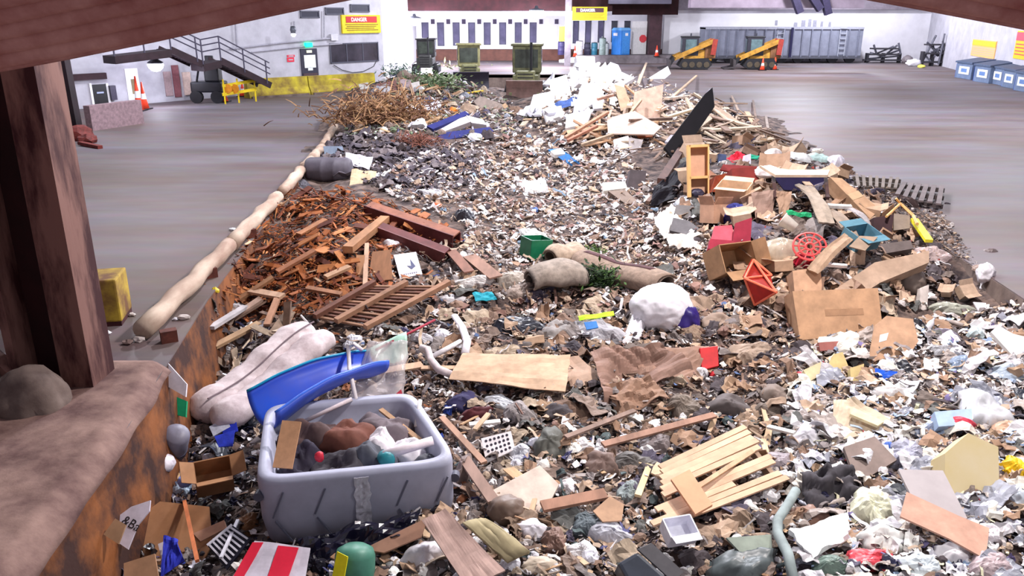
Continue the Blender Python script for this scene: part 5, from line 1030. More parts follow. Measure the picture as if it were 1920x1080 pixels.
SH('pale_film', 'pale crumpled film behind the drum', 'film', [(648, 286), (700, 296), (692, 318), (648, 308)], (190, 186, 196), .06, 20, 0, .12, 8, 6, seed=3)
# ---- middle of the pile
SH('cardboard_sheet', 'broad tan cardboard sheet lying flat in the pile middle', 'cardboard', [(868, 664), (1070, 668), (1060, 736), (842, 712)], (206, 172, 138), .05, 12, 0, .22, 16, 8, .014, 2, 1, jag=.02)
SH('cardboard_sheet', 'dusty second cardboard sheet under the broad tan one', 'cardboard', [(960, 668), (1085, 672), (1132, 712), (1010, 752)], (176, 146, 122), .05, 10, 0, .12, 14, 8, .014, 2, 4, jag=.02)
SH('brown_paper', 'large crumpled brown kraft paper with deep folds', 'paper', [(1108, 656), (1236, 652), (1296, 704), (1130, 778)], (134, 102, 86), .30, 22, 0, .2, 26, 20, .01, 1.7, 7)
SH('brown_paper', 'folded brown kraft paper at the side of the deep-folded one', 'paper', [(1190, 655), (1330, 650), (1290, 735), (1200, 712)], (146, 112, 92), .12, 18, 0, .16, 16, 12, .01, 2.4, 9)
SH('brown_paper', 'creased brown paper flap below the deep-folded kraft paper', 'paper', [(1130, 722), (1215, 705), (1255, 745), (1160, 778)], (150, 116, 92), .14, 25, 0, .12, 14, 12, .01, 3, 12)
t = BX('red_crate', 'small red plastic crate standing in brown litter', 'crate', [(1312, 652), (1346, 648), (1348, 686), (1316, 694)], (206, 34, 40), 50, 0, .2, .25, .25, rough=.4, bev=.008); 
BG('red_scrap', 'small red scrap below the red plastic crate', 'scrap', (1336, 700), (14, 12), (206, 40, 50), 3, .4)
BG('white_scrap_bag', 'small white bag beside the red plastic crate', 'bag', (1316, 697), (24, 26), (214, 212, 216), 5, .35)
b = BG('white_sack', 'big smooth white sack in the pile middle, its shade side a blue lump', 'sack', (1240, 588), (112, 92), (232, 230, 238), 21, .12, fr=.8, lift=.1, sub=5, round=True, knot=(-18, 40))
BG('sack_shade_side', 'dark blue lump put in for the shaded side of the big white sack', 'sack', (1285, 606), (52, 66), (48, 34, 110), 23, .2, lift=.02, toward=.0, round=True)  # added lump: shaded side of the white sack put in as dark blue
SH('white_cloth', 'white cloth trailing from the big white sack', 'cloth', [(1186, 590), (1216, 588), (1200, 640), (1165, 645)], (214, 212, 220), .1, 30, 0, .12, 10, 10, .01, 3, 3, smooth=True)
for k, (x, y, w, h, c, lb, nm) in enumerate(((972, 608, 100, 58, (42, 44, 54), 'shiny black rubbish bag near the lime strip', 'rubbish_bag'), (1048, 618, 66, 52, (150, 144, 142), 'grey cloth sack between black bag and white sack', 'cloth_sack'), (1125, 620, 90, 56, (168, 166, 172), 'pale grey sack with blue print near the white sack', 'cloth_sack'),
    (1010, 650, 60, 36, (92, 84, 82), 'grey-brown bundle below the black rubbish bag', 'bundle'), (870, 408, 44, 50, (54, 54, 62), 'dark grey bag at the end of the maroon channel', 'rubbish_bag'), (1080, 655, 50, 40, (60, 54, 62), 'dark cloth above the cardboard sheets', 'cloth_bundle'),
    (975, 545, 60, 44, (158, 142, 132), 'dusty beige sack beside the carpet rolls', 'cloth_sack'), (960, 522, 52, 40, (170, 160, 150), 'pale dusty sack behind the teal cloth', 'cloth_sack'), (1300, 620, 46, 40, (150, 128, 106), 'dusty tan bundle beside the dark blue shade lump', 'bundle'), (1350, 600, 60, 44, (150, 130, 116), 'tan wrinkled paper below the orange pyramid', 'paper_bundle'),
    (935, 752, 60, 30, (214, 218, 226), 'white rounded helmet-like shell among blue clothes', 'white_shell'), (865, 750, 66, 40, (56, 52, 92), 'blue and violet clothes below the cardboard sheets', 'clothes'), (972, 770, 50, 50, (150, 142, 142), 'grey sack next to the white shell', 'cloth_sack'), (890, 775, 70, 26, (90, 40, 46), 'dark maroon cloth below the violet clothes', 'cloth_bundle'),
    (1280, 760, 60, 60, (120, 108, 98), 'wrinkled taupe jacket beside the brown paper', 'jacket'), (1370, 760, 80, 50, (96, 88, 88), 'dark grey jacket behind the pallet', 'jacket'), (1440, 770, 60, 44, (104, 92, 84), 'brown cloth bundle beyond the pallet corner', 'cloth_bundle'), (1060, 770, 70, 50, (84, 78, 82), 'dark slate cloth below the second cardboard sheet', 'cloth_bundle'), (1410, 660, 90, 60, (158, 138, 122), 'broad taupe sheet heap beside the yellow foam', 'sheet_heap'), (1460, 740, 60, 50, (126, 112, 104), 'taupe crumpled sheet near the cream panel', 'sheet_heap'))):
    BG(nm, lb, nm.split('_')[-1], (x, y), (w, h), c, k + 61, .32, fr=1.5, rough=.3 if nm == 'rubbish_bag' else .75)
SL('blue_print_patch', 'blue plastic pouch lying on the pale grey sack', 'pouch', [(1095, 604), (1118, 602), (1122, 614), (1100, 618)], (60, 120, 190), 30, 0, .02, .3, toward=.25)
SH('lime_strip', 'bright lime green plastic strip above the pale grey sack', 'strip', [(1084, 594), (1150, 584), (1152, 592), (1086, 602)], (170, 220, 40), .03, 20, 0, .25, 10, 2, .01, toward=.1)
SH('teal_cloth', 'small teal cloth in front of the dusty sacks', 'cloth', [(886, 550), (922, 548), (932, 562), (892, 566)], (30, 150, 170), .05, 20, 0, .12, 8, 5)
# carpet rolls and greenery
def carpet(label, a, b, rpx, col, bend=0.0, sag=1.0):
    A, B = Q(*a, .34), Q(*b, .34); n = 12; q = rpx / ppm(A.lerp(B, .5)); t = thing('carpet_roll', A.lerp(B, .5), label, 'carpet'); ax = (B - A).normalized()
    pts = [A.lerp(B, i / n) + Vector((0, 0, bend * math.sin(i / n * math.pi) + .02 * noise.noise((i, 1, 2)))) for i in range(n + 1)]
    MB().tube(pts, [q * (1 + .06 * math.sin(i * 1.9)) for i in range(n + 1)], 18, True, .8 * sag).build('outer_roll', M(col, .95, .2, 14, bump=.5), t, smooth=True)
    MB().tube([pts[0] - ax * .012, pts[0] - ax * .004], q * .62, 16, True, .6 * sag).build('inner_spiral', M([v * .6 for v in col], .95, .2, 10), t); MB().tube([pts[-1] + ax * .004, pts[-1] + ax * .012], q * .62, 16, True, .6 * sag).build('inner_spiral', M([v * .6 for v in col], .95, .2, 10), t)
    return t
def rug(label, a, b, rpx, col, a0=-35, a1=200, droop=0.0, stripe=None, seed=1, lift=.3):
    A, B = Q(*a, lift), Q(*b, lift); ax = (B - A); L = ax.length; d = ax.normalized(); sd = d.cross(Vector((0, 0, 1))).normalized(); q = rpx / ppm(A.lerp(B, .5)); t = thing('carpet_roll', A.lerp(B, .5), label, 'carpet')
    def fn(u, v, k=1.0, lo=a0, hi=a1):
        g_ = math.radians(lo + (hi - lo) * v); rr = q * k * (1 + .18 * noise.noise((u * 3 + seed, v * 2, seed)) - .22 * (2 * u - 1) ** 4)
        return A + ax * u + sd * (rr * 1.25 * math.cos(g_)) + Vector((0, 0, rr * .85 * math.sin(g_) - droop * q * math.sin(u * math.pi) + .06 * noise.noise((u * 2.5 + seed, 4, v))))
    MB().grid(fn, 22, 14, .03).build('outer_fold', M(col, .95, .2, 9, bump=.6), t, smooth=True)
    MB().grid(lambda u, v: fn(u, v, .72, 10, 300), 16, 14, .02).build('inner_fold', M([x * .7 for x in col], .95, .2, 9), t, smooth=True)  # darker copy of the carpet: shade inside the roll put into colour
    if stripe: MB().grid(lambda u, v: fn(.08 + u * .78, (75 + 22 * v - a0) / (a1 - a0), 1.03), 24, 3, .02).build('dark_stripe', M(stripe, .95, .2, 9), t, smooth=True)
rug('long taupe curled carpet with dark stripe lying above the greenery', (1088, 484), (1250, 530), 30, (146, 126, 112), -40, 170, .3, (84, 56, 60), 2)
rug('dusty grey folded rug in front of the green crate', (992, 528), (1094, 518), 30, (150, 138, 128), -30, 190, -.3, None, 5)
rug('tan folded rug behind the dusty grey rug', (1030, 482), (1088, 470), 24, (176, 156, 138), -20, 180, 0, None, 8)
def bush(name, label, cat, c, size, cols, n, L, mat_kind='leaf', up=.4, seed=1):
    p = S(*c); q = 1 / ppm(p); rr = random.Random(seed); t = thing(name, p, label, cat)
    for j, col in enumerate(cols):
        mb = MB()
        for i in range(n):
            a = p + Vector((rr.gauss(0, .33) * size[0] * q, rr.gauss(0, .3) * size[0] * q * .7, abs(rr.gauss(.1, .35)) * size[1] * q))
            d = Vector((rr.uniform(-1, 1), rr.uniform(-1, 1), rr.uniform(-.3, up + .3))).normalized() * L * q * rr.uniform(.5, 1.3)
            if mat_kind == 'leaf': s_ = d.cross(Vector((rr.uniform(-1, 1), rr.uniform(-1, 1), 1))).normalized() * L * q * .16; mb.prism([a, a + d * .5 + s_, a + d, a + d * .5 - s_], d.cross(s_).normalized() * .004)
            else: mb.tube([a, a + d * .5 + Vector((0, 0, .06 * L * q)), a + d], [.05 * L * q, .04 * L * q, .012 * L * q], 3)
        o = mb.build('leaves' if mat_kind == 'leaf' else 'twigs', M(col, .8, .15), t); o['kind'] = 'stuff'
    return t
bush('garland_heap', 'dark green artificial garland spilling below the taupe carpet', 'garland', (1120, 538), (56, 46), [(44, 66, 34), (66, 96, 44), (30, 46, 30)], 260, 15, seed=3)
bush('garland_heap', 'small green garland tuft on top of the taupe carpet', 'garland', (1112, 476), (36, 16), [(70, 100, 50), (100, 120, 66)], 60, 10, seed=8)
bush('dry_brush_heap', 'heap of dry brown branches on the kerb side', 'branches', (720, 232), (150, 70), [(150, 112, 82), (176, 138, 100), (110, 76, 58)], 420, 26, 'twig', .5, 4)
bush('dry_brush_heap', 'dry reddish twigs on the shingle slope', 'branches', (780, 272), (60, 22), [(140, 90, 76), (120, 76, 62)], 140, 18, 'twig', .5, 6)
bush('green_cuttings', 'pale green hedge cuttings on the far heap crest', 'cuttings', (810, 165), (90, 34), [(118, 140, 96), (90, 112, 76), (150, 164, 130)], 230, 12, seed=9)
bush('green_cuttings', 'grey-green cuttings before the dark bulldozer', 'cuttings', (850, 142), (80, 26), [(140, 134, 96), (112, 116, 86)], 160, 11, seed=12)
bush('green_cuttings', 'blue-green cuttings near the yellow barrier end', 'cuttings', (745, 142), (50, 22), [(120, 140, 128), (90, 110, 100)], 110, 10, seed=15)
# green crate with white bag
t = OB('green_crate', 'green plastic crate with white bag beside the tan rug', 'crate', (1005, 468), (44, 40, 36), (24, 110, 76), 28, 0, 6, .15, .05, (None, None, None, None), rough=.4)
BG('white_bag', 'white bag folded over the green crate', 'bag', (1003, 448), (46, 26), (226, 230, 230), 6, .3, lift=.12)
p = S(1052, 296); bl = M((50, 120, 190), .45, .15)
t = thing('blue_chair', p, 'small blue plastic chair lying on its back in pale litter', 'chair')
for nm, poly, ti in (('backrest', [(1028, 280), (1050, 278), (1066, 290), (1046, 294)], 25), ('seat', [(1046, 294), (1066, 288), (1080, 302), (1062, 306)], 60)):
    pts, n, a = onplane(poly, ti, 0, .2); MB().prism(pts, -n * .05).build(nm, bl, t)
for x, y in ((1064, 304), (1078, 301)):
    MB().bar(Q(x, y, .2), Q(x + 8, y + 6, .05), .05, .05).build('leg', bl, t)
SH('white_shreds', 'bright white shredded paper mound in the litter field', 'paper', [(972, 345), (1020, 338), (1034, 362), (985, 372)], (236, 236, 240), .2, 15, 0, .06, 18, 14, .01, 9, 3)
BX('foam_block', 'white and cream foam block beside the dark cushion', 'foam block', [(1130, 342), (1172, 340), (1176, 352), (1132, 358)], (240, 236, 226), 40, 0, .5, .25, .1)
SL('seat_cushion', 'grey cushion slab leaning on the cream foam block', 'cushion', [(1140, 358), (1172, 356), (1202, 382), (1178, 386)], (146, 130, 120), 35, 0, .12, .15)
SL('dark_cushion', 'dark grey cushion standing next to the black gap', 'cushion', [(1182, 318), (1212, 320), (1208, 358), (1196, 374), (1176, 350)], (88, 80, 84), 60, 20, .12, .3)
BX('white_box', 'white box with torn front below the leaning plywood', 'box', [(1150, 262), (1178, 254), (1184, 276), (1152, 282)], (222, 216, 218), 50, -10, .6, .3, .1)
SL('grey_slab', 'pale grey panel beside the torn white box', 'panel', [(1180, 258), (1206, 262), (1196, 296), (1182, 286)], (196, 188, 188), 60, 25, .06, .3)
# ---- foam heap and timber heap behind
FOAM = (240, 240, 244)
fo = [([(1048,112),(1080,106),(1098,122),(1092,165),(1050,160)],55,-10,.35,'tall white foam slab at the crest of the foam heap'),([(1080,104),(1115,106),(1118,140),(1090,150)],60,10,.4,'white foam slab next to the tall one on the crest'),([(1108,124),(1150,128),(1190,146),(1150,170),(1108,160)],45,15,.3,'broad white foam slab sloping away on the crest'),([(1030,150),(1062,140),(1075,190),(1035,195)],50,-15,.3,'white foam slab on the slope facing the bulldozer'),([(1000,178),(1040,170),(1035,212),(990,212)],40,-10,.25,'white foam slab low on the foam heap foot'),([(1018,205),(1052,198),(1062,232),(1030,240)],35,0,.2,'white foam slab at the bottom of the foam heap'),([(1090,160),(1150,150),(1120,190),(1075,215)],40,25,.15,'long white foam strip crossing the blue tarp'),([(1210,150),(1252,124),(1258,138),(1212,176)],55,20,.1,'white board sticking up beside the plywood'),([(1062,215),(1110,205),(1100,232),(1060,240)],30,0,.2,'low white foam slab under the long strip'),([(985,200),(1012,192),(1005,212),(975,216)],25,0,.2,'thin foam piece near the bulldozer blade'),([(1140,160),(1172,150),(1168,186),(1140,190)],50,0,.25,'blush foam slab behind the plywood'),([(1068,126),(1100,140),(1100,178),(1072,172)],65,-20,.3,'rounded grey-shaded foam piece in the crest middle')]
for k, (poly, ti, ya, th, lb) in enumerate(fo): SL('foam_slab', lb, 'foam', poly, FOAM if k != 10 else (226, 206, 198), ti, ya, th, .25, toward=.2, var=.04, group='foam slabs of the bright heap')
SH('blue_tarp', 'crumpled dark blue tarp between foam slabs', 'tarp', [(1040, 195), (1085, 178), (1098, 184), (1045, 210)], (60, 84, 140), .12, 30, 0, .3, 10, 6, toward=.35)
PLY = (206, 172, 148)
SL('plywood_sheet', 'large pinkish plywood sheet leaning on the foam heap', 'plywood', [(1190, 172), (1244, 158), (1240, 205), (1234, 238), (1182, 236)], PLY, 55, 10, .04, .3, toward=.5)
SL('plywood_sheet', 'flat grey-pink plywood sheet below the leaning one', 'plywood', [(1138, 222), (1190, 208), (1240, 238), (1226, 252), (1140, 250)], (200, 176, 158), 20, 0, .04, .3, toward=.3)
SL('wooden_box_end', 'small tan wooden box between foam and plywood', 'box', [(1152, 158), (1172, 164), (1184, 204), (1164, 208)], (222, 186, 150), 60, -15, .3, .3, toward=.5)
tm = [((1180,200),(1212,118),5,(214,190,160),'long timber standing up on the foam heap'),((1186,205),(1200,140),4,(206,180,150),'shorter timber standing beside the long one'),((1235,205),(1306,142),4,(210,176,140),'slim pole sticking out over the open floor'),((1060,258),(1140,210),6,(196,140,108),'reddish plank along the foam heap foot'),((1064,264),(1120,236),5,(186,120,92),'second reddish plank along the foam heap foot'),((1090,272),(1150,252),5,(176,150,122),'tan plank below the grey pipe coil'),((1180,226),(1260,222),4,(120,96,84),'dark lath crossing the plywood'),((1230,210),(1280,190),5,(220,180,150),'pale plank behind the black panel'),((1180,215),(1202,188),4,(200,160,124),'short stick leaning on the plywood'),((1250,185),(1310,178),8,(206,184,160),'pale bundle of laths near the black panel top'),((1250,220),(1300,205),7,(214,190,150),'cream plank tucked beside the black panel'),((1120,186),(1150,178),5,(196,150,130),'pinkish plank end between foam pieces')]
for a, b, w, c, lb in tm: BD('timber_length', lb, 'timber', a, b, w, c, .08, .55)
SL('orange_board', 'orange painted board above the torn white box', 'board', [(1188, 246), (1222, 244), (1224, 256), (1196, 258)], (206, 116, 70), 35, 0, .05, .25)
t = TB('hose_coil', 'pale coiled pipe at the foot of the timber slope', 'hose', [(1088 + 16 * math.cos(a * .6), 252 + 8 * math.sin(a * .6), .2) for a in range(12)], 3, (196, 164, 132), toward=.1)
# black panel leaning over a dark gap, rusty beams
SL('black_slab', 'long black panel standing on edge between timber heaps', 'slab', [(1246, 276), (1322, 176), (1336, 164), (1340, 200), (1306, 250), (1262, 296)], (22, 20, 26), 62, 15, .1, .35, toward=.35, anchor=(1268, 284))
BD('panel_rim', 'pale chipped rim rail lying on the black panel edge', 'rail', (1250, 268), (1332, 168), 5, (150, 144, 156), .06, .75)
BD('dark_beam', 'dark rusty beam slanting out of the black gap', 'beam', (1240, 340), (1290, 262), 14, (84, 58, 52), .14, .35)
BD('gap_beam', 'slim brown beam in front of the black gap', 'beam', (1214, 380), (1288, 302), 7, (120, 92, 80), .08, .25)
SH('gap_shade_sheet', 'black sheet put in for the shade of the gap beside the upright shelf', 'tarp', [(1225, 350), (1292, 300), (1296, 372), (1220, 385)], (16, 14, 26), .15, 30, 20, .12, 12, 10, .01, 3, 2)  # black sheet added where only shade fills the gap
for k, (a, b, w) in enumerate((((1372, 180), (1402, 248), 4), ((1412, 188), (1420, 242), 4), ((1436, 218), (1442, 256), 5), ((1400, 210), (1432, 262), 10), ((1436, 252), (1462, 290), 9))): BD('standing_lath', ['slim lath standing tallest in the weathered heap', 'dark lath standing in the weathered heap', 'short lath standing at the edge of the weathered heap', 'broad tan plank propped at the end of the weathered heap', 'yellowish plank before the floor pallet'][k], 'lath', a, b, w, [(150, 128, 112), (110, 90, 80), (130, 116, 108), (176, 142, 108), (190, 150, 90)][k], .05, .4)
BG('black_bag', 'small black bag at the top of the weathered heap', 'bag', (1378, 216), (26, 18), (30, 28, 38), 4, .3)
BG('white_bottle_bag', 'small white bag near the black panel end', 'bag', (1344, 212), (12, 12), (226, 226, 230), 4, .3)
# pallets lying on the floor
def pallet(label, quad, nsl, col, tilt=0, lift=.14, broken=None, th=.02, gap=.62, seed=1, floor=False, skew=.0):
    a = P(*cen(quad)) + Vector((0, 0, lift)) if floor else S(*cen(quad), lift); n = nrm(tilt); pq = [hit(x, y, a, n) for x, y in quad]; rr = random.Random(seed)
    t = thing('wooden_pallet', a - Vector((0, 0, lift)), label, 'pallet'); m = M(col, .8, .18, 4, stretch=(.5, .5, .5)); m2 = M([v * .72 for v in col], .8, .2, 4)
    def bil(u, v): return pq[0] * (1 - u) * (1 - v) + pq[1] * u * (1 - v) + pq[2] * u * v + pq[3] * (1 - u) * v
    wd = (pq[3] - pq[0]).length / nsl * gap
    for k in range(nsl):
        v = (k + .5) / nsl; u0, u1 = (broken or {}).get(k, (0, 1)); MB().bar(bil(u0 + rr.uniform(-.02, .02), v), bil(u1 + rr.uniform(-.02, .02), v + rr.uniform(-.01, .01)), wd, th, n).build('slat', m, t)
    for u in (.06, .5, .94): MB().bar(bil(u, 0) - n * (.05 + th / 2), bil(u, 1) - n * (.05 + th / 2), .05, .1, n).build('stringer', m2, t)
    return t
pallet('pale wooden pallet with broken slats and orange board across it', [(1236, 872), (1392, 796), (1478, 902), (1248, 990)], 11, (220, 182, 152), 12, .3, {2: (.02, 1), 5: (0, .3), 6: (.18, 1), 7: (-.05, 1), 8: (0, .62), 9: (-.12, 1)}, .022, .86, 5)
SL('orange_board', 'smooth orange-tan board lying across the pale pallet', 'board', [(1258, 898), (1293, 880), (1336, 946), (1304, 964)], (226, 166, 124), 14, 0, .03, .42, var=.06)
BD('pallet_scrap', 'loose slat lying obliquely over the pale pallet', 'slat', (1310, 912), (1412, 846), 9, (214, 172, 132), .02, .42)
pallet('grey wooden pallet on the floor beyond the household heap', [(1448, 300), (1446, 264), (1520, 272), (1508, 302)], 6, (104, 88, 80), 0, .16, floor=True, seed=2, th=.04, gap=.55)
pallet('dark wooden pallet on the floor beside a long cardboard box', [(1672, 368), (1690, 342), (1772, 350), (1768, 384)], 6, (110, 98, 98), 0, .16, floor=True, seed=3, th=.04, gap=.55)
pallet('weathered pallet lying furthest out on the open floor', [(1604, 348), (1600, 328), (1690, 334), (1684, 354)], 7, (120, 108, 100), 0, .16, floor=True, seed=4, th=.04, gap=.55)
for k, (x, y, w, h, c) in enumerate(((1778, 382, 14, 8, (60, 50, 60)), (1764, 384, 8, 5, (214, 206, 200)), (1640, 360, 40, 12, (70, 64, 80)), (1700, 376, 46, 10, (84, 70, 70)), (1646, 352, 14, 8, (226, 222, 214)), (1860, 470, 26, 16, (120, 108, 108)), (1835, 500, 24, 14, (150, 130, 120)))):
    BG('floor_scrap', ['dark scrap at the tip of the floor pallet', 'pale scrap beside the dark one at the pallet tip', 'dark blue rags before the floor pallets', 'brown rags along the floor pallet edge', 'white scrap on the rags before the floor pallets', 'grey scrap on the floor near the white floor bag', 'tan scrap on the kerb near the white floor bag'][k], 'scrap', (x, y), (w, h), c, k + 3, .4)
BG('white_bag', 'white tied bag on the floor beyond the pit edge', 'bag', (1848, 512), (30, 36), (226, 224, 230), 9, .22, round=True, knot=(-8, 22))
# ---- household heap
p0, nn, a0 = onplane([(1288, 272), (1330, 270), (1330, 368), (1290, 370)], 75, -8, .1, (1309, 366), .35)
t = thing('open_shelf', a0, 'upright pale wooden shelf unit standing beside the black gap', 'shelf'); sm = M((224, 178, 116), .6, .1, 4, stretch=(2, 2, .4)); bk = M((206, 164, 136), .7, .08, 4)
def bl4(u, v): return p0[0] * (1 - u) * (1 - v) + p0[1] * u * (1 - v) + p0[2] * u * v + p0[3] * (1 - u) * v
MB().prism([bl4(0, 0) - nn * .25, bl4(1, 0) - nn * .25, bl4(1, 1) - nn * .25, bl4(0, 1) - nn * .25], -nn * .03).build('back_panel', bk, t)
for u0, u1, nm in ((0, .16, 'side_panel'), (.93, 1, 'side_panel')): MB().prism([bl4(u0, 0), bl4(u1, 0), bl4(u1, 1), bl4(u0, 1)], -nn * .25).build(nm, sm, t)
for v in (0, .6): MB().prism([bl4(.1, v), bl4(1, v), bl4(1, v + .05), bl4(.1, v + .05)], -nn * .25).build('shelf_board', sm, t)
BX('tan_carton', 'tan carton leaning in front of the upright shelf', 'box', [(1322, 312), (1346, 330), (1334, 356), (1312, 338)], (168, 122, 96), 60, 10, .35, .4, .35)
BX('orange_carton', 'rust-orange wooden chest under the red cloth', 'chest', [(1342, 330), (1372, 322), (1374, 358), (1334, 360)], (158, 72, 36), 65, 10, .5, .4, .2, c2=(110, 40, 24))
BX('red_chest', 'dark red chest beside the rust-orange one', 'chest', [(1372, 316), (1424, 312), (1420, 356), (1374, 352)], (128, 32, 26), 65, 0, .6, .4, .15)
SL('red_board', 'dark red board covering the chests', 'board', [(1356, 308), (1420, 312), (1452, 332), (1440, 336), (1350, 318)], (120, 28, 28), 25, 0, .03, .75, toward=.3)
SH('red_cloth', 'bright red and white cloth on top of the chests', 'cloth', [(1362, 298), (1384, 284), (1402, 298), (1382, 312)], (222, 48, 72), .12, 40, 0, .7, 10, 10, .01, 4, 3, toward=.45)
BX('blue_folder', 'dark blue picture frame standing on the chests', 'picture', [(1346, 288), (1362, 290), (1362, 308), (1346, 306)], (70, 84, 120), 65, 0, .03, .6, .4)
BX('white_card', 'white card beside the bright red cloth', 'card', [(1394, 292), (1408, 288), (1408, 314), (1390, 312)], (210, 208, 224), 60, 0, .03, .6, .45)
SH('green_sheet', 'green plastic lid behind the white card', 'lid', [(1404, 290), (1434, 294), (1436, 300), (1404, 298)], (20, 150, 116), .02, 30, 0, .8, 6, 3, toward=.4)
# table with pale top over violet gap
t = thing('broken_table', S(1490, 330), 'broken table with pale top and dark violet drawer front', 'table')
SL('table_top', None, None, [(1424, 310), (1480, 318), (1556, 318), (1552, 328), (1454, 328)], (224, 200, 172), 12, 0, .05, .85, parent=t, toward=.5)
SL('drawer_front', None, None, [(1448, 329), (1552, 329), (1550, 360), (1470, 356)], (30, 24, 66), 75, 0, .04, .7, parent=t, toward=.35)
for x in (1450, 1548): MB().bar(Q(x, 330, .8) , Q(x + 4, 372, .5), .06, .06).build('leg', M((60, 36, 34), .7, .2), t)
BD('white_plank', 'white plank crossing over the broken table', 'plank', (1440, 310), (1496, 290), 7, (234, 230, 236), .05, .9)
for k, (x, y, w, h, c, lb) in enumerate(((1450, 302, 30, 20, (226, 216, 214), 'white crumpled bag at the near corner of the broken table'), (1500, 312, 40, 18, (214, 220, 224), 'white bag in the middle of the broken table'), (1535, 312, 44, 14, (200, 232, 230), 'pale teal bag on the broken table'), (1568, 314, 30, 24, (226, 224, 236), 'white bag at the far corner of the broken table'), (1532, 298, 22, 14, (206, 200, 190), 'beige scrap on top of the broken table'))):
    BG('table_bag', lb, 'bag', (x, y), (w, h), c, k + 5, .3, lift=.25, toward=.3)
BG('pink_flower', 'bright pink plastic flower at the broken table edge', 'flower', (1563, 327), (26, 16), (236, 50, 96), 8, .5, lift=.15, toward=.4)
BG('dark_coil', 'dark wire tangle beside the pink flower', 'wire', (1586, 336), (24, 22), (62, 58, 70), 8, .6, toward=.3)
t = BX('long_carton', 'long tan carton slanting down behind the floor pallets', 'box', [(1556, 332), (1578, 334), (1650, 392), (1632, 410)], (196, 158, 122), 40, 20, .28, .6, .35, tape=True)
BX('small_carton', 'small pinkish carton behind the long one', 'box', [(1528, 336), (1556, 334), (1556, 352), (1532, 356)], (206, 180, 168), 60, 0, .3, .6, .35)
# grey seat cushions, boxes on the left flank of the heap
for k, (poly, c, lb) in enumerate((([(1268, 384), (1300, 386), (1318, 410), (1300, 414), (1264, 400)], (110, 106, 106), 'upper charcoal seat cushion on the white rubble'), ([(1262, 408), (1292, 414), (1316, 432), (1290, 440), (1256, 432)], (104, 102, 106), 'lower charcoal seat cushion on the white rubble'))): SL('seat_cushion', lb, 'cushion', poly, c, 30, 0, .14, .22, toward=.1)
SH('white_rubble', 'white plaster rubble spread below the seat cushions', 'rubble', [(1225, 410), (1262, 384), (1300, 450), (1245, 448)], (236, 230, 226), .12, 14, 0, .08, 16, 14, .02, 7, 4)
SH('white_rubble', 'white plaster rubble strip in front of the maroon chair', 'rubble', [(1250, 440), (1335, 438), (1320, 470), (1255, 462)], (226, 216, 208), .1, 12, 0, .08, 16, 10, .02, 7, 6)
BG('white_bag', 'white rounded bag behind the seat cushions', 'bag', (1290, 376), (48, 26), (214, 220, 226), 12, .25)
BG('dark_hat', 'dark slate round cap behind the seat cushions', 'cap', (1306, 374), (26, 16), (62, 58, 78), 3, .15, lift=.15, round=True)
OB('cream_carton', 'cream carton with flaps behind the blue bag', 'box', (1375, 374), (56, 46, 34), (224, 190, 152), -28, 8, 0, .3, .12, (8, None, 5, None))
OB('open_carton', 'small open tan carton below the cream carton', 'box', (1340, 408), (40, 36, 34), (190, 146, 116), 30, -10, 6, .25, .08, (60, None, 50, 70))
BG('blue_bag', 'pale blue and navy plastic bag between the cartons', 'bag', (1377, 404), (46, 50), (110, 124, 196), 5, .3, lift=.08, c2=(26, 26, 110), scale=1.2, rough=.3)
SH('jacket_board', 'folded brown cardboard draped over the heap middle', 'cardboard', [(1408, 362), (1452, 356), (1446, 420), (1418, 424)], (150, 124, 112), .08, 62, 0, .35, 10, 10, .012, 2, 3, toward=.35)
SH('jacket_board', 'folded tan cardboard strip next to the draped one', 'cardboard', [(1454, 358), (1484, 360), (1474, 412), (1460, 402)], (170, 138, 112), .08, 60, 10, .35, 8, 10, .012, 2, 8, toward=.4)
BG('white_pillow', 'white pillow crowning the draped brown cardboard', 'pillow', (1436, 350), (46, 22), (232, 226, 230), 9, .16, lift=.3, toward=.35, round=True)
BX('beige_panel_box', 'beige flat carton standing beside the blue bag', 'box', [(1404, 362), (1424, 358), (1418, 402), (1402, 400)], (196, 168, 148), 65, 0, .08, .3, .3)
# maroon chair shape, open box, red pyramid rack
t = thing('maroon_armchair', S(1372, 455), 'broken maroon box chair above the open carton', 'chair'); mr = (158, 44, 66)
for nm, poly, ti, th in (('backrest', [(1340, 424), (1372, 422), (1380, 452), (1334, 448)], 45, .12), ('side_board', [(1380, 418), (1410, 408), (1406, 476), (1372, 470)], 65, .08), ('seat', [(1332, 448), (1376, 452), (1374, 476), (1328, 466)], 55, .14)): SL(nm, None, None, poly, (196, 84, 100) if nm == 'backrest' else mr, ti, 0, th, .3, parent=t, toward=.25)
OB('open_carton', 'open tan carton tipped towards the viewer above the pile middle', 'box', (1368, 500), (70, 52, 56), (176, 134, 92), 22, 58, 0, .3, .1, (30, 70, None, None), label_c=None)
t = thing('red_wire_rack', S(1425, 530), 'orange-red pyramid rack of thin rods and panels', 'rack'); rd = M((214, 80, 50), .5, .1); ap, c1, c2_, c3, c4 = Q(1413, 487, .5), Q(1396, 522, .5), Q(1456, 548, .42), Q(1447, 516, .3), Q(1415, 572, .1)
for a, b in ((ap, c1), (ap, c2_), (c1, c2_), (c1, c3), (ap, c3), (c1, c4), (c2_, c4)): MB().tube([a, b], .02, 6).build('rod', M((226, 110, 80), .5, .1), t)
MB().prism([c1, c2_, c4], Vector((0, .02, -.02))).build('front_panel', M((170, 30, 18), .5, .15), t); MB().prism([ap + Vector((0, .12, -.02)), c3 + Vector((0, .1, 0)), c2_ + Vector((0, .1, 0)), c1 + Vector((0, .1, 0))], Vector((0, .02, -.02))).build('rear_panel', M((140, 26, 16), .5, .15), t)
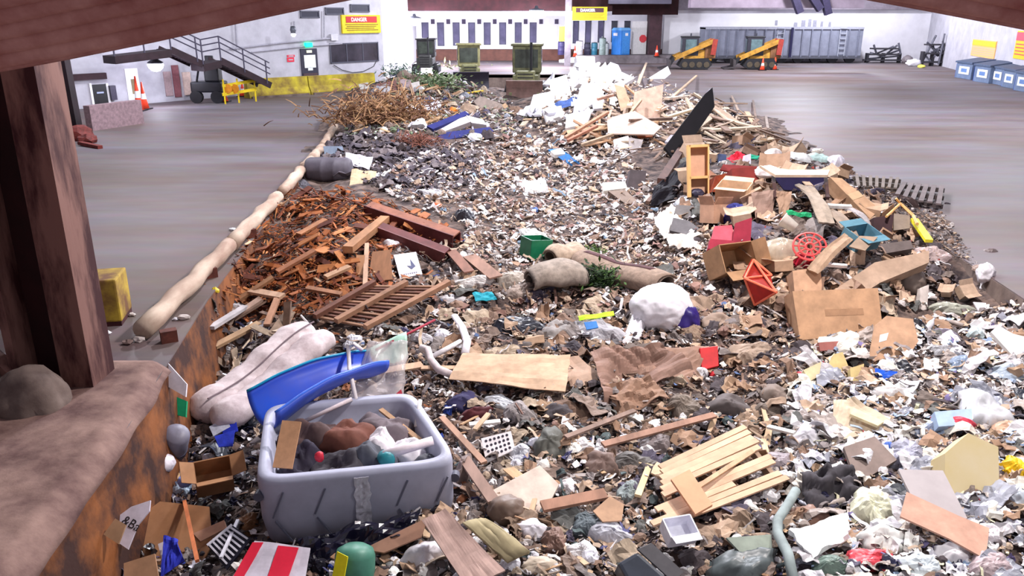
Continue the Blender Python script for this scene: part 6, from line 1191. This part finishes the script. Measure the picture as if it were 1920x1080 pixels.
BG('clear_bag', 'shiny translucent beige bag beside the red pyramid rack', 'bag', (1466, 474), (78, 68), (176, 164, 148), 8, .22, lift=.1, rough=.15, spec=.8)
# red fan grille
c = Q(1518, 462, .35); n_ = nrm(55, -10); t = thing('fan_grille', c, 'round red fan grille with spokes in the household heap', 'fan grille'); uu = n_.cross(Vector((0, 0, 1))).normalized(); vv = uu.cross(n_); q = 1 / ppm(c); rg = M((222, 84, 84), .45, .1)
def ring(r): return [c + (uu * math.cos(a) + vv * math.sin(a) * .9) * r * q for a in [i / 24 * 2 * math.pi for i in range(25)]]
for r in (30, 20, 8): MB().tube(ring(r), 2 * q, 6).build('ring', rg, t)
for k in range(10):
    a = k / 10 * 2 * math.pi; MB().tube([c + (uu * math.cos(a) + vv * math.sin(a) * .9) * 5 * q, c + (uu * math.cos(a) + vv * math.sin(a) * .9) * 30 * q], 1.6 * q, 5).build('spoke', rg, t)
BG('red_tangle', 'red plastic net below the fan grille', 'net', (1508, 484), (52, 36), (196, 40, 66), 4, .5)
# white mug, green straps, grey slabs, bands
t = thing('white_pail', Q(1483, 420, .3), 'small white pail lying open in the household heap', 'pail'); c = Q(1480, 420, .3); q = 1 / ppm(c); R = rot(60, -62, 0)
MB().lathe(c, [(9 * q, -14 * q), (13 * q, 14 * q), (15 * q, 15 * q), (14 * q, 16 * q), (12 * q, 14 * q), (8 * q, -12 * q)], R, 16).build('shell', M((222, 216, 206), .5, .08), t, smooth=True); MB().lathe(c, [(8 * q, -11 * q), (8 * q, -10 * q)], R, 14).build('inner_bottom', M((60, 56, 54), .6, .1), t)
SH('green_strap', 'green strap coil above the white pail', 'strap', [(1474, 396), (1520, 400), (1522, 408), (1476, 404)], (20, 140, 90), .06, 30, 0, .3, 10, 3, toward=.25)
for k, (a, b, w, c, lb) in enumerate((((1504, 350), (1550, 420), 26, (150, 136, 122), 'broad grey-beige carpet strip slanting down the heap'), ((1548, 395), (1600, 450), 24, (140, 124, 110), 'second grey-beige carpet strip beside the grey tube'), ((1600, 440), (1522, 510), 22, (158, 132, 110), 'tan carpet strip bending back under the fan grille'), ((1588, 395), (1630, 430), 10, (160, 154, 156), 'grey plastic channel below the long carton'))):
    A, B = Q(*a, .35), Q(*b, .3); mb = MB(); sd = (B - A).cross(Vector((0, -.5, 1))).normalized() * (w / 2 / ppm(A)); n_ = sd.cross(B - A).normalized()
    mb.grid(lambda u, v: A.lerp(B, u) + sd * (2 * v - 1) + n_ * (.12 * math.sin(u * math.pi) + .05 * noise.noise((u * 3, v * 2, k))), 10, 4, .03); tag(mb.build('carpet_strip' if k < 3 else 'plastic_channel', M(c, .9, .15, 8)), lb, 'carpet' if k < 3 else 'channel')
BD('white_rail', 'short white rail lying under the long carton', 'rail', (1552, 386), (1596, 388), 8, (226, 222, 218), .06, .5)
BD('white_rail', 'white rail lying below the teal carton', 'rail', (1548, 496), (1588, 499), 7, (226, 222, 224), .05, .3)
OB('teal_carton', 'teal printed carton with plain lid in the household heap', 'box', (1612, 462), (60, 40, 30), (84, 128, 146), 28, 20, 0, .3, .15, (2, None, 2, None)); 
SL('dusty_cover', 'dusty lid lying on the teal carton', 'cover', [(1592, 462), (1612, 442), (1646, 444), (1622, 470)], (150, 130, 112), 32, 0, .02, .42, toward=.42)
BX('grey_case', 'dark grey case lying below the yellow tool', 'case', [(1650, 458), (1708, 450), (1712, 466), (1656, 476)], (104, 94, 92), 45, 0, .25, .3, .2)
BX('dark_speaker', 'dark square speaker cabinet below the long carton end', 'speaker', [(1638, 408), (1676, 402), (1672, 436), (1640, 440)], (62, 42, 46), 60, 0, .3, .45, .25)
SL('grey_plate', 'pale round-cornered plate behind the yellow tool', 'plate', [(1676, 400), (1706, 404), (1706, 428), (1676, 432)], (150, 136, 124), 60, 0, .03, .45, toward=.25)
t = thing('yellow_tool', Q(1712, 420, .4), 'yellow long-handled tool with crooked wooden grip at the heap edge', 'tool')
MB().tube([Q(1662, 406, .5), Q(1688, 382, .7), Q(1680, 372, .75)], .025, 6).build('grip', M((226, 176, 110), .6, .1), t); MB().tube([Q(1688, 382, .7), Q(1712, 404, .6), Q(1720, 420, .55)], .03, 6).build('shaft', M((206, 160, 100), .6, .1), t); MB().bar(Q(1714, 412, .55), Q(1742, 452, .35), .13, .06).build('blade_guard', M((226, 216, 50), .5, .1), t)
BX('carpet_underlay', 'long folded beige carpet with thick grey edge at the heap foot', 'carpet', [(1546, 556), (1640, 492), (1742, 470), (1742, 492), (1650, 530), (1600, 562)], (168, 142, 118), 30, 5, .2, .25, .1)
BX('tan_carton', 'square tan carton behind the big plain carton', 'box', [(1486, 508), (1538, 500), (1542, 546), (1490, 548)], (196, 156, 122), 55, 0, .35, .3, .1)
BG('clear_bag', 'crumpled clear bag at the end of the folded beige carpet', 'bag', (1750, 476), (60, 40), (176, 158, 156), 7, .35, rough=.2)
BG('taupe_sack', 'round taupe sack below the folded beige carpet', 'sack', (1706, 528), (56, 50), (132, 118, 110), 6, .15, round=True)
BX('striped_carton', 'small white striped carton near the taupe sack', 'box', [(1728, 540), (1742, 534), (1738, 580), (1722, 584)], (206, 196, 190), 60, 10, .1, .25, .1)
# ---- big plain carton and neighbours
o = BX('plain_carton', 'big plain tan carton lying on its side', 'box', [(1486, 546), (1646, 540), (1656, 622), (1500, 638)], (196, 152, 112), 58, 0, .4, .3, .2, tape=None)
pts, n, a = onplane([(1546, 580), (1618, 578), (1620, 590), (1548, 593)], 58, 0, .3, cen([(1486, 546), (1646, 540), (1656, 622), (1500, 638)]), .2); MB().prism(pts, n * .003).build('faded_print', M((166, 128, 98), .8, .1), o)
o = SL('flattened_carton', 'flattened tan carton with white sticker beside the plain carton', 'cardboard', [(1640, 610), (1662, 592), (1712, 598), (1722, 640), (1690, 688), (1628, 680)], (190, 150, 116), 40, 0, .03, .25, toward=.15)
pts, n, a = onplane([(1650, 628), (1666, 624), (1662, 638), (1648, 642)], 40, 0, .25, cen([(1640, 610), (1662, 592), (1712, 598), (1722, 640), (1690, 688), (1628, 680)]), .15); MB().prism(pts, n * .004).build('sticker', WHITEW, o)
BX('red_tray', 'dull red tray under the big plain carton', 'tray', [(1535, 642), (1594, 638), (1594, 654), (1538, 658)], (160, 92, 84), 50, 0, .2, .12, .05)
YF = (206, 184, 120)
SL('yellow_foam', 'yellow foam wedge below the plain carton', 'foam', [(1564, 664), (1580, 660), (1592, 690), (1592, 722), (1544, 712)], YF, 40, 0, .12, .15)
SL('yellow_foam', 'cream foam piece at the side of the yellow wedge', 'foam', [(1506, 694), (1540, 678), (1536, 705), (1518, 715)], (214, 196, 150), 35, 0, .1, .15)
SL('yellow_foam', 'yellow foam offcut touching the blue bag', 'foam', [(1594, 690), (1620, 682), (1618, 716), (1596, 722)], YF, 40, 0, .1, .15)
BG('blue_bag', 'shiny bright blue plastic bag near the yellow foam', 'bag', (1654, 703), (78, 44), (36, 84, 190), 14, .3, rough=.2, spec=.7)
BG('clear_bag', 'clear crumpled bag below the bright blue bag', 'bag', (1672, 735), (66, 44), (200, 196, 196), 8, .3, rough=.2)
SL('foam_board', 'white foam board jutting in at the frame edge', 'foam board', [(1858, 622), (1872, 610), (1900, 626), (1960, 640), (1960, 720), (1920, 690)], (240, 240, 240), 35, 10, .05, .25, var=.04)
for k, (x, y, w, h, c, lb) in enumerate(((1760, 600, 36, 26, (214, 212, 220), 'white lid-like bag by the kerb'), (1832, 622, 34, 32, (190, 206, 210), 'pale mint bag near the foam board'), (1790, 580, 90, 30, (170, 172, 160), 'sage cloth strip near the kerb'), (1774, 630, 70, 34, (120, 112, 128), 'violet-grey bag near the kerb'), (1805, 680, 44, 40, (130, 146, 170), 'blue-grey jar-like bag near the foam board'), (1760, 715, 32, 40, (226, 218, 218), 'white round bag among small bottles'), (1765, 660, 50, 44, (150, 150, 154), 'grey bag with white scraps'), (1850, 770, 92, 90, (206, 208, 214), 'large crumpled translucent bag by the cream foam block'), (1890, 700, 70, 50, (170, 184, 200), 'pale blue bag under the foam board'), (1900, 810, 50, 60, (200, 160, 130), 'peach-brown bag at the frame edge'), (1760, 800, 80, 40, (150, 160, 186), 'light violet bag above the red wrapper'), (1900, 930, 60, 60, (206, 214, 226), 'pale bag beside the cream foam block'))):
    BG('plastic_bag', lb, 'bag', (x, y), (w, h), c, k + 91, .3, fr=1.5, rough=.3)
SL('white_card', 'small white square card at the kerb', 'card', [(1825, 566), (1849, 568), (1848, 598), (1836, 586)], (226, 224, 230), 50, 0, .02, .2)
SH('cream_sheet', 'wide cream cardboard sheet left of the bottles', 'cardboard', [(1562, 752), (1600, 748), (1682, 800), (1560, 832)], (206, 188, 160), .06, 18, 0, .15, 14, 10, .014, 2, 4)
SL('cream_strip', 'pale yellow strip lying on the cream cardboard', 'strip', [(1600, 764), (1658, 790), (1646, 798), (1594, 776)], (240, 226, 176), 20, 0, .04, .26)
SL('light_blue_box', 'light blue flat box above the red wrapper', 'box', [(1752, 772), (1822, 766), (1824, 794), (1760, 800)], (176, 200, 232), 35, 0, .12, .25, toward=.1)
BG('red_wrapper', 'red shiny wrapper on top of the cream foam block', 'wrapper', (1792, 806), (62, 30), (214, 70, 90), 6, .35, lift=.12)
# ---- cream foam block, panels, foam at the bottom edge
BX('foam_cube', 'large cream foam block with chipped edges', 'foam block', [(1772, 850), (1816, 812), (1872, 838), (1874, 930), (1772, 928)], (212, 198, 160), 45, 0, .3, .35, .2, c2=(196, 178, 132), scale=1.5)
SL('salmon_board', 'salmon-tan cardboard lying under the grey slab', 'cardboard', [(1688, 968), (1700, 922), (1800, 968), (1855, 990), (1848, 1048), (1780, 1010)], (206, 158, 134), 16, 0, .02, .22)
SL('grey_slab', 'smooth grey slab on top of the salmon cardboard', 'slab', [(1684, 880), (1768, 882), (1814, 972), (1732, 976)], (172, 164, 166), 18, 0, .03, .34, var=.05)
SL('taupe_slab', 'taupe slab with cut corner beside the dark cloth', 'slab', [(1582, 838), (1640, 818), (1682, 862), (1626, 896), (1598, 880)], (138, 122, 116), 25, 0, .05, .22)
SH('foam_sheet', 'bright white jagged foam sheet at the bottom', 'foam sheet', [(1478, 1000), (1586, 968), (1592, 1010), (1520, 1050)], (244, 244, 244), .03, 18, 0, .22, 16, 10, .05, 3, 2, jag=.05, var=.03)
SH('dark_cloth', 'large black cloth sprawled beside the taupe slab', 'cloth', [(1500, 888), (1590, 872), (1632, 930), (1520, 972)], (62, 58, 64), .16, 20, 0, .14, 20, 16, .012, 4, 4, smooth=True)
BG('brown_pouch', 'brown paper pouch below the black cloth', 'pouch', (1528, 965), (62, 44), (150, 112, 92), 6, .25)
BG('red_bag', 'red and white plastic bag at the bottom edge', 'bag', (1630, 1050), (86, 50), (212, 74, 86), 9, .35, rough=.3)
TB('grey_hose', 'thick grey-green hose curving down to the bottom edge', 'hose', [(1492, 920, .2), (1478, 945, .2), (1458, 975, .2), (1458, 1000, .2), (1478, 1040, .2), (1488, 1090, .2)], 9, (140, 152, 152), toward=.1)
for k, (x, y, w, h, c, lb) in enumerate(((1640, 950, 80, 90, (222, 222, 196), 'cream white bag heap beside the grey slab'), (1660, 1010, 90, 70, (232, 232, 228), 'bright white bag under the salmon cardboard'), (1730, 1060, 70, 60, (214, 224, 230), 'pale blue-white bag at the bottom edge'), (1790, 1040, 70, 50, (226, 222, 226), 'white bag with violet shadow at the bottom edge'), (1860, 1060, 90, 60, (178, 160, 164), 'mauve slab-like bundle at the bottom corner'), (1860, 1000, 50, 44, (232, 226, 232), 'white bag at the salmon cardboard tip'), (1460, 870, 70, 60, (150, 140, 146), 'grey bundle at the pallet corner'), (1510, 820, 60, 50, (200, 198, 206), 'white netting bundle above the pallet corner'), (1560, 1060, 70, 44, (110, 130, 120), 'dull green bag at the bottom edge'), (1400, 1060, 120, 70, (84, 92, 94), 'dark grey-green tarp bundle with blue scrap'), (1700, 850, 70, 60, (160, 160, 178), 'violet-grey wrapper heap above the grey slab'), (1500, 780, 60, 40, (140, 128, 124), 'taupe cloth above the white netting'))):
    BG('rubbish_bag', lb, 'bag', (x, y), (w, h), c, k + 121, .3, fr=1.6, rough=.4)
BG('yellow_wrapper', 'bright yellow wrapper at the frame edge', 'wrapper', (1908, 876), (44, 50), (240, 190, 30), 4, .3)
BG('blue_scrap', 'small blue wrapper beside the taupe slab', 'wrapper', (1668, 838), (26, 24), (50, 90, 170), 4, .3); BG('yellow_scrap', 'small yellow wrapper above the blue one', 'wrapper', (1667, 822), (18, 14), (236, 206, 60), 6, .3)
# ---- bottom centre
BX('black_bin', 'dark grey plastic bin lying at the bottom edge', 'bin', [(1158, 1056), (1196, 1034), (1260, 1090), (1200, 1130)], (66, 72, 84), 40, 0, .35, .3, .15, bev=.03, rough=.4)
SL('bin_lid', 'dark grey lid slanting beside the plastic bin', 'lid', [(1196, 1030), (1222, 1018), (1282, 1072), (1262, 1090)], (104, 102, 106), 50, 20, .03, .35, toward=.2)
SL('sage_board', 'sage green board at the bottom beside the dark tarp', 'board', [(1362, 1008), (1446, 1002), (1450, 1040), (1398, 1046)], (150, 160, 148), 25, 0, .03, .2)
OB('white_carton', 'small white carton with violet side below the pallet', 'box', (1272, 1012), (54, 40, 30), (232, 232, 244), 15, 20, 0, .2, .1, (10, None, None, None))
SL('plywood_piece', 'pale plywood piece with blue scrawl left of the pallet', 'plywood', [(918, 922), (1012, 872), (1048, 908), (1020, 962), (930, 968)], (214, 196, 182), 15, 0, .03, .14)
BD('brown_board', 'brown board below the pale plywood piece', 'board', (1016, 950), (1136, 926), 24, (168, 122, 96), .04, .2)
SL('tan_flap', 'tan cardboard flap next to the brown board', 'cardboard', [(1112, 958), (1144, 930), (1170, 946), (1166, 976), (1130, 978)], (206, 164, 128), 20, 0, .02, .16)
BG('brown_lump', 'smooth brown foam lump on the pale plywood', 'foam', (950, 958), (72, 56), (118, 98, 86), 4, .14, round=True)
t = SL('laundry_basket', 'white perforated plastic basket piece', 'basket', [(902, 822), (958, 808), (966, 842), (912, 868)], (226, 220, 222), 30, 0, .02, .2)
pq, n, a = onplane([(902, 822), (958, 808), (966, 842), (912, 868)], 30, 0, .2)
for i in range(6):
    for j in range(4):
        u, v = .14 + i * .14, .16 + j * .22; c = pq[0] * (1 - u) * (1 - v) + pq[1] * u * (1 - v) + pq[2] * u * v + pq[3] * (1 - u) * v; MB().lathe(c, [(.016, .001), (.016, .006)], Vector((0, 0, 1)).rotation_difference(n).to_matrix(), 8).build('hole', M((40, 34, 50), .8, 0), t)
for k, (a, b, w, c, lb) in enumerate((((828, 782), (908, 868), 12, (176, 136, 110), 'brown board slanting down beside the tub'), ((870, 860), (926, 940), 22, (150, 120, 104), 'broad grey-brown board beside the tub corner'), ((890, 806), (916, 776), 9, (206, 176, 140), 'pale stick crossing the slanting board'), ((1130, 834), (1340, 778), 14, (158, 118, 96), 'long brown batten behind the pallet'), ((880, 796), (938, 790), 9, (236, 230, 226), 'short white strip above the basket piece'), ((1060, 820), (1190, 770), 10, (140, 116, 104), 'grey-brown batten ending under brown paper'), ((1196, 930), (1218, 872), 12, (226, 200, 150), 'pale wood stub left of the pallet'), ((1440, 800), (1490, 812), 10, (236, 234, 230), 'white strip at the pallet top corner'), ((790, 690), (900, 690), 10, (214, 176, 140), 'tan board edge left of the cardboard sheet'), ((720, 696), (792, 684), 18, (206, 170, 136), 'tan cardboard strip behind the clear film'), ((880, 480), (930, 520), 26, (150, 112, 92), 'brown board right of the printed box'), ((845, 470), (880, 510), 20, (128, 84, 66), 'dark brown board near the maroon channel end'))):
    BD('loose_board', lb, 'board', a, b, w, c, .03, .2)
for k, (x, y, w, h, c, lb) in enumerate(((975, 850, 50, 44, (210, 212, 220), 'crumpled silver-white foil beside the basket piece'), (1086, 832, 52, 34, (240, 238, 242), 'bright white paper bag above the plywood'), (1066, 912, 46, 40, (232, 226, 230), 'white torn paper on the plywood corner'), (1030, 830, 70, 70, (92, 92, 86), 'grey-green jacket above the plywood'), (1190, 870, 90, 60, (104, 100, 98), 'dark grey suitcase-like bundle left of the pallet'), (1130, 868, 70, 60, (122, 100, 92), 'brown cloth beside the dark bundle'), (1100, 980, 60, 50, (96, 106, 112), 'slate plastic bag below the plywood'), (1090, 1035, 56, 50, (232, 230, 232), 'white crumpled paper at the bottom'), (1150, 1000, 80, 50, (190, 190, 200), 'silver plastic bag left of the dark bin'), (1000, 990, 60, 40, (222, 218, 226), 'white tissue bundle near the brown lump'), (1040, 1010, 44, 50, (134, 104, 90), 'brown paper bag at the bottom middle'), (1010, 1060, 80, 40, (206, 190, 170), 'cream wrapper heap at the bottom edge'), (1230, 830, 60, 50, (128, 118, 118), 'grey bundle at the pallet back corner'), (800, 1045, 100, 70, (232, 230, 236), 'crumpled white plastic heap at the bottom edge'), (870, 880, 34, 80, (120, 104, 100), 'dark rags along the tub side'), (1180, 925, 40, 60, (140, 150, 150), 'grey-blue shoe-like bundle left of the pallet'))):
    BG('rubbish_bundle', lb, 'bundle', (x, y), (w, h), c, k + 141, .36, fr=1.7, rough=.6)
SH('bent_plywood', 'bent mauve plywood sheet at the bottom below the tub', 'plywood', [(792, 980), (836, 958), (948, 1075), (880, 1110)], (190, 160, 150), .03, 25, 0, .32, 14, 8, .02, 1.5, 3, curl=.12)
SH('padded_board', 'olive-tan padded board beside the bent plywood', 'padding', [(868, 982), (912, 974), (992, 1038), (952, 1056)], (176, 164, 122), .03, 28, 0, .3, 14, 6, .05, 1.5, 5, smooth=True)
SL('torn_veneer', 'torn brown veneer strip under the bent plywood', 'veneer', [(680, 1030), (760, 990), (802, 970), (790, 1006), (720, 1036)], (150, 110, 86), 20, 0, .02, .2)
SH('black_film', 'glossy black plastic film under the front of the tub', 'plastic film', [(560, 1012), (790, 958), (770, 1010), (570, 1065)], (24, 22, 44), .14, 18, 0, .16, 24, 10, .008, 5, 2, rough=.2, spec=.8)
t = thing('green_bucket', Q(662, 1062, .2), 'dull green round canister with yellow label at the bottom edge', 'canister'); c = Q(662, 1068, .2); q = 1 / ppm(c)
MB().lathe(c - Vector((0, 0, 40 * q)), [(36 * q, 0), (38 * q, 10 * q), (38 * q, 60 * q), (34 * q, 72 * q), (20 * q, 80 * q), (2 * q, 83 * q)], rot(20, -18, 8), 22).build('shell', M((74, 130, 112), .45, .1), t, smooth=True)
SL('label_patch', None, None, [(632, 1034), (652, 1044), (644, 1090), (622, 1084)], (236, 224, 30), 55, -20, .012, .35, parent=t, toward=.3)
o = SH('striped_sheet', 'red and white striped sign sheet at the bottom edge', 'sign', [(478, 1016), (582, 1028), (570, 1100), (430, 1096)], (214, 208, 222), .02, 22, 0, .25, 8, 6, .015, 1.5)
for poly in ([(474, 1018), (494, 1018), (452, 1092), (432, 1092)], [(522, 1024), (560, 1028), (536, 1096), (498, 1094)]):
    pts, n, a = onplane(poly, 22, 0, .272, (515, 1060)); MB().prism(pts, n * .012).build('red_stripe', M((220, 34, 64), .5, .06), o)
BG('white_disc', 'small white round lid beside the green canister', 'disc', (618, 1022), (20, 18), (236, 234, 226), 3, .08, round=True)
# ---- bottom left: cartons, sign, rack, jars
o = SL('big_carton_side', 'large brown cardboard side spread at the bottom corner', 'cardboard', [(262, 968), (300, 940), (392, 950), (398, 1020), (360, 1090), (232, 1090), (232, 1060)], (158, 108, 66), 25, 0, .02, .3, var=.1)
o = SL('lettered_panel', 'torn white carton panel printed with large letters', 'cardboard', [(196, 1000), (216, 972), (246, 950), (282, 938), (280, 958), (258, 985), (240, 1030)], (216, 208, 222), 40, 0, .02, .42, toward=.2)
pts, n, a = onplane([(228, 982), (262, 1000), (258, 985)], 40, 0, .42, cen([(196, 1000), (216, 972), (246, 950), (282, 938), (280, 958), (258, 985), (240, 1030)]), .2)
ux = (pts[1] - pts[0]).normalized(); text_mesh('&Ba', 'lettering', M((30, 26, 30), .7, 0), o, pts[0] - ux * .01, ux, n.cross(ux), .085, .004, .0)
SL('tan_flap', 'tan carton flap below the lettered panel', 'cardboard', [(194, 1002), (216, 972), (236, 984), (222, 1020)], (186, 146, 106), 40, 0, .02, .40, toward=.18)
SL('tan_cardboard', 'plain tan carton side at the bottom left edge', 'cardboard', [(232, 1056), (290, 1038), (300, 1100), (232, 1100)], (190, 144, 104), 40, 0, .02, .42, toward=.1)
o = SH('blue_packet', 'blue and white printed packet on the brown cardboard', 'packet', [(308, 1004), (332, 1012), (346, 1052), (302, 1084)], (38, 50, 180), .05, 30, 0, .42, 10, 10, .01, 2, 3, toward=.1)
SL('white_band', None, None, [(296, 1020), (310, 1014), (320, 1034), (304, 1052)], (216, 206, 214), 30, 0, .01, .46, parent=o, toward=.14)
BD('orange_stick', 'orange-brown stick standing on the brown cardboard', 'stick', (370, 1052), (346, 940), 7, (206, 120, 74), .03, .5)
BG('blue_white_cup', 'small white and blue cup at the stick top', 'cup', (352, 938), (26, 24), (150, 170, 236), 3, .15, lift=.25, round=True)
OB('torn_carton', 'torn brown carton in the shade along the rusty wall', 'box', (404, 915), (62, 44, 50), (166, 116, 72), 24, 30, 0, .25, .15, (40, 20, None, 30))
BX('split_wood', 'splintered pinkish plank end beside the torn carton', 'plank', [(362, 1000), (420, 975), (424, 990), (376, 1015)], (190, 140, 110), 30, 0, .06, .3, .1)
t = thing('drying_rack', Q(430, 1020, .3), 'black folding rack with white slats at the bottom', 'rack'); pq, n, a = onplane([(388, 1022), (436, 985), (470, 1010), (425, 1068)], 30, 0, .4, None, .15)
def br(u, v): return pq[0] * (1 - u) * (1 - v) + pq[1] * u * (1 - v) + pq[2] * u * v + pq[3] * (1 - u) * v
MB().prism([br(0, 0), br(1, 0), br(1, 1), br(0, 1)], -n * .02).build('board', M((24, 22, 40), .5, .1), t)
for k in range(7): MB().bar(br(.06 + k * .14, .06) + n * .01, br(.1 + k * .14, .92) + n * .01, .018, .015, n).build('slat', M((206, 206, 216), .5, .05), t)
MB().bar(br(0, .04) + n * .015, br(1, .0) + n * .015, .025, .015, n).build('frame_bar', M((206, 206, 216), .5, .05), t)
BD('rack_arm', 'white arm rising from the black folding rack', 'arm', (414, 1046), (446, 975), 6, (214, 212, 222), .02, .55)
BG('white_pot', 'white rounded pot against the rusty wall', 'pot', (302, 884), (56, 36), (222, 216, 226), 5, .12, lift=.1, round=True)
p = Q(328, 830, .3); q = 1 / ppm(p); t = thing('grey_canister', p, 'grey cylinder canister leaning at the rusty wall', 'canister'); MB().lathe(p, [(20 * q, -36 * q), (24 * q, -32 * q), (24 * q, 28 * q), (20 * q, 34 * q), (6 * q, 36 * q)], rot(0, 25, 25), 18).build('shell', M((120, 118, 134), .45, .1), t, smooth=True)
MB().lathe(p, [(25 * q, -20 * q), (25 * q, -16 * q)], rot(0, 25, 25), 18).build('band', M((70, 66, 90), .5, .1), t)
SL('white_sign', 'white panel leaning out over the pit wall', 'sign', [(314, 680), (350, 720), (348, 744), (304, 719)], (226, 222, 232), 50, -20, .02, .35, toward=.15)
SL('green_piece', 'emerald green plastic piece below the white panel', 'plastic', [(326, 742), (350, 752), (348, 782), (314, 774)], (16, 150, 100), 50, -10, .03, .3, toward=.1)
for k, (poly, c, lb) in enumerate((([(392, 800), (424, 782), (432, 800), (400, 818)], (196, 200, 214), 'white magazine by the rusty wall'), ([(410, 790), (440, 776), (446, 808), (420, 818)], (30, 50, 180), 'dark blue magazine on the white one'), ([(402, 818), (440, 806), (436, 836), (410, 838)], (40, 60, 190), 'blue printed magazine below the others'))): SL('magazine', lb, 'magazine', poly, c, 35, 0, .015, .25 + .03 * k, toward=.1, var=.2, scale=14)
for k, (x, y, w, h, c, lb) in enumerate(((300, 922, 30, 30, (206, 204, 214), 'white torn card box below the white pot'), (352, 912, 36, 40, (176, 196, 216), 'pale blue plastic wrap beside the torn carton'), (388, 858, 26, 22, (214, 210, 216), 'white card near the magazines'), (440, 880, 28, 50, (190, 186, 196), 'white shredded paper beside the tub side'), (312, 850, 22, 18, (214, 180, 150), 'peach scrap above the white pot'), (340, 895, 28, 22, (190, 150, 96), 'tan scrap beside the white pot'), (440, 922, 22, 20, (230, 226, 226), 'small white ball near the torn carton'), (460, 985, 44, 60, (140, 96, 56), 'brown carton corner by the tub'), (590, 1060, 60, 50, (24, 22, 36), 'black plastic bag beside the green canister'), (480, 620, 50, 40, (120, 112, 116), 'grey rags between mattress and boards'), (430, 640, 40, 30, (30, 26, 50), 'black bag below the boards by the wall'), (445, 580, 60, 26, (160, 156, 160), 'grey plastic sheet by the rusty wall'))):
    BG('shaded_scrap', lb, 'scrap', (x, y), (w, h), c, k + 171, .35, fr=1.6, rough=.5)
# ---- sofa-like frame and other far pieces
p = S(860, 250); t = thing('sofa_frame', p, 'overturned blue and white sofa frame in the far litter', 'sofa'); bw_ = M((226, 220, 222), .8, .1, 3); bn = M((44, 48, 110), .7, .15, 3)
def fq(x, y, l): return Q(x, y, l)
for nm, poly, c, ti, th in (('back_cushion', [(802, 246), (812, 238), (874, 218), (882, 228), (818, 252)], bw_, 45, .2), ('seat_panel', [(812, 262), (834, 248), (918, 238), (926, 246), (838, 262)], bn, 35, .1), ('front_cushion', [(836, 262), (930, 250), (940, 258), (930, 268), (838, 270)], bw_, 45, .2), ('base_panel', [(800, 236), (872, 208), (880, 214), (812, 242)], bn, 30, .1), ('arm', [(874, 216), (906, 224), (912, 234), (884, 230)], bw_, 45, .25)): SL(nm, None, None, poly, c, ti, 0, th, .45, parent=t, toward=.3, anchor=(862, 246))
for x0, y0, x1, y1 in ((800, 240, 820, 266), (834, 248, 838, 264), (886, 238, 888, 250)): MB().bar(hit(x0, y0, S(862, 246, .5), (0, -.7, 1)), hit(x1, y1, S(862, 246, .5), (0, -.7, 1)), .05, .05).build('frame_rail', M((190, 186, 200), .5, .1), t)
for k, (poly, c, ti, lb, nm, cat) in enumerate((([(750, 150), (754, 148), (770, 150), (774, 186), (752, 188)], (170, 152, 156), 65, 'pale upright board at the top of the brush heap', 'upright_board', 'board'), ([(888, 190), (900, 180), (944, 196), (944, 218), (900, 205)], (136, 122, 114), 55, 'corrugated grey box side near the bulldozer', 'ribbed_box', 'box'), ([(672, 158), (690, 154), (694, 170), (680, 178)], (200, 196, 190), 50, 'pale jug-like piece at the brush heap edge', 'jug', 'jug'), ([(770, 156), (786, 152), (790, 184), (774, 186)], (206, 200, 196), 65, 'white cabinet side beside the pale upright board', 'cabinet_side', 'board'), ([(705, 158), (742, 150), (745, 178), (700, 182)], (124, 88, 86), 60, 'dull red-brown board behind the brush heap', 'red_board', 'board'), ([(780, 205), (822, 188), (830, 200), (800, 210)], (206, 204, 220), 35, 'white sheeting above the sofa frame', 'white_sheeting', 'sheet'), ([(1032, 283), (1052, 277), (1060, 288), (1040, 290)], (236, 232, 226), 25, 'white foam strip above the blue chair', 'foam_strip', 'foam'))):
    SL(nm, lb, cat, poly, c, ti, 0, .12, .4, toward=.2)
BG('red_scrap', 'small red bag at the brush heap edge', 'bag', (694, 154), (18, 10), (196, 40, 50), 3, .3, lift=.2); BG('orange_scrap', 'small orange bag above the sofa frame', 'bag', (851, 209), (18, 10), (230, 130, 50), 3, .3, lift=.1); BG('orange_scrap', 'small orange scrap in the pale litter field', 'scrap', (821, 384), (22, 12), (232, 110, 70), 3, .35)
BD('yellow_bar', 'yellow bar lying before the olive bulldozer', 'bar', (872, 175), (905, 170), 4, (226, 190, 60), .06, .3); BD('white_pole', 'white pole before the dark bulldozer', 'pole', (786, 132), (808, 120), 3, (226, 226, 232), .06, .6)
BG('blue_ball_bag', 'small pale blue ball of plastic in the litter field', 'bag', (1002, 392), (18, 14), (110, 140, 206), 3, .3); BG('white_lump', 'white wrapper by the litter field edge', 'wrapper', (800, 362), (60, 22), (206, 208, 216), 9, .35)
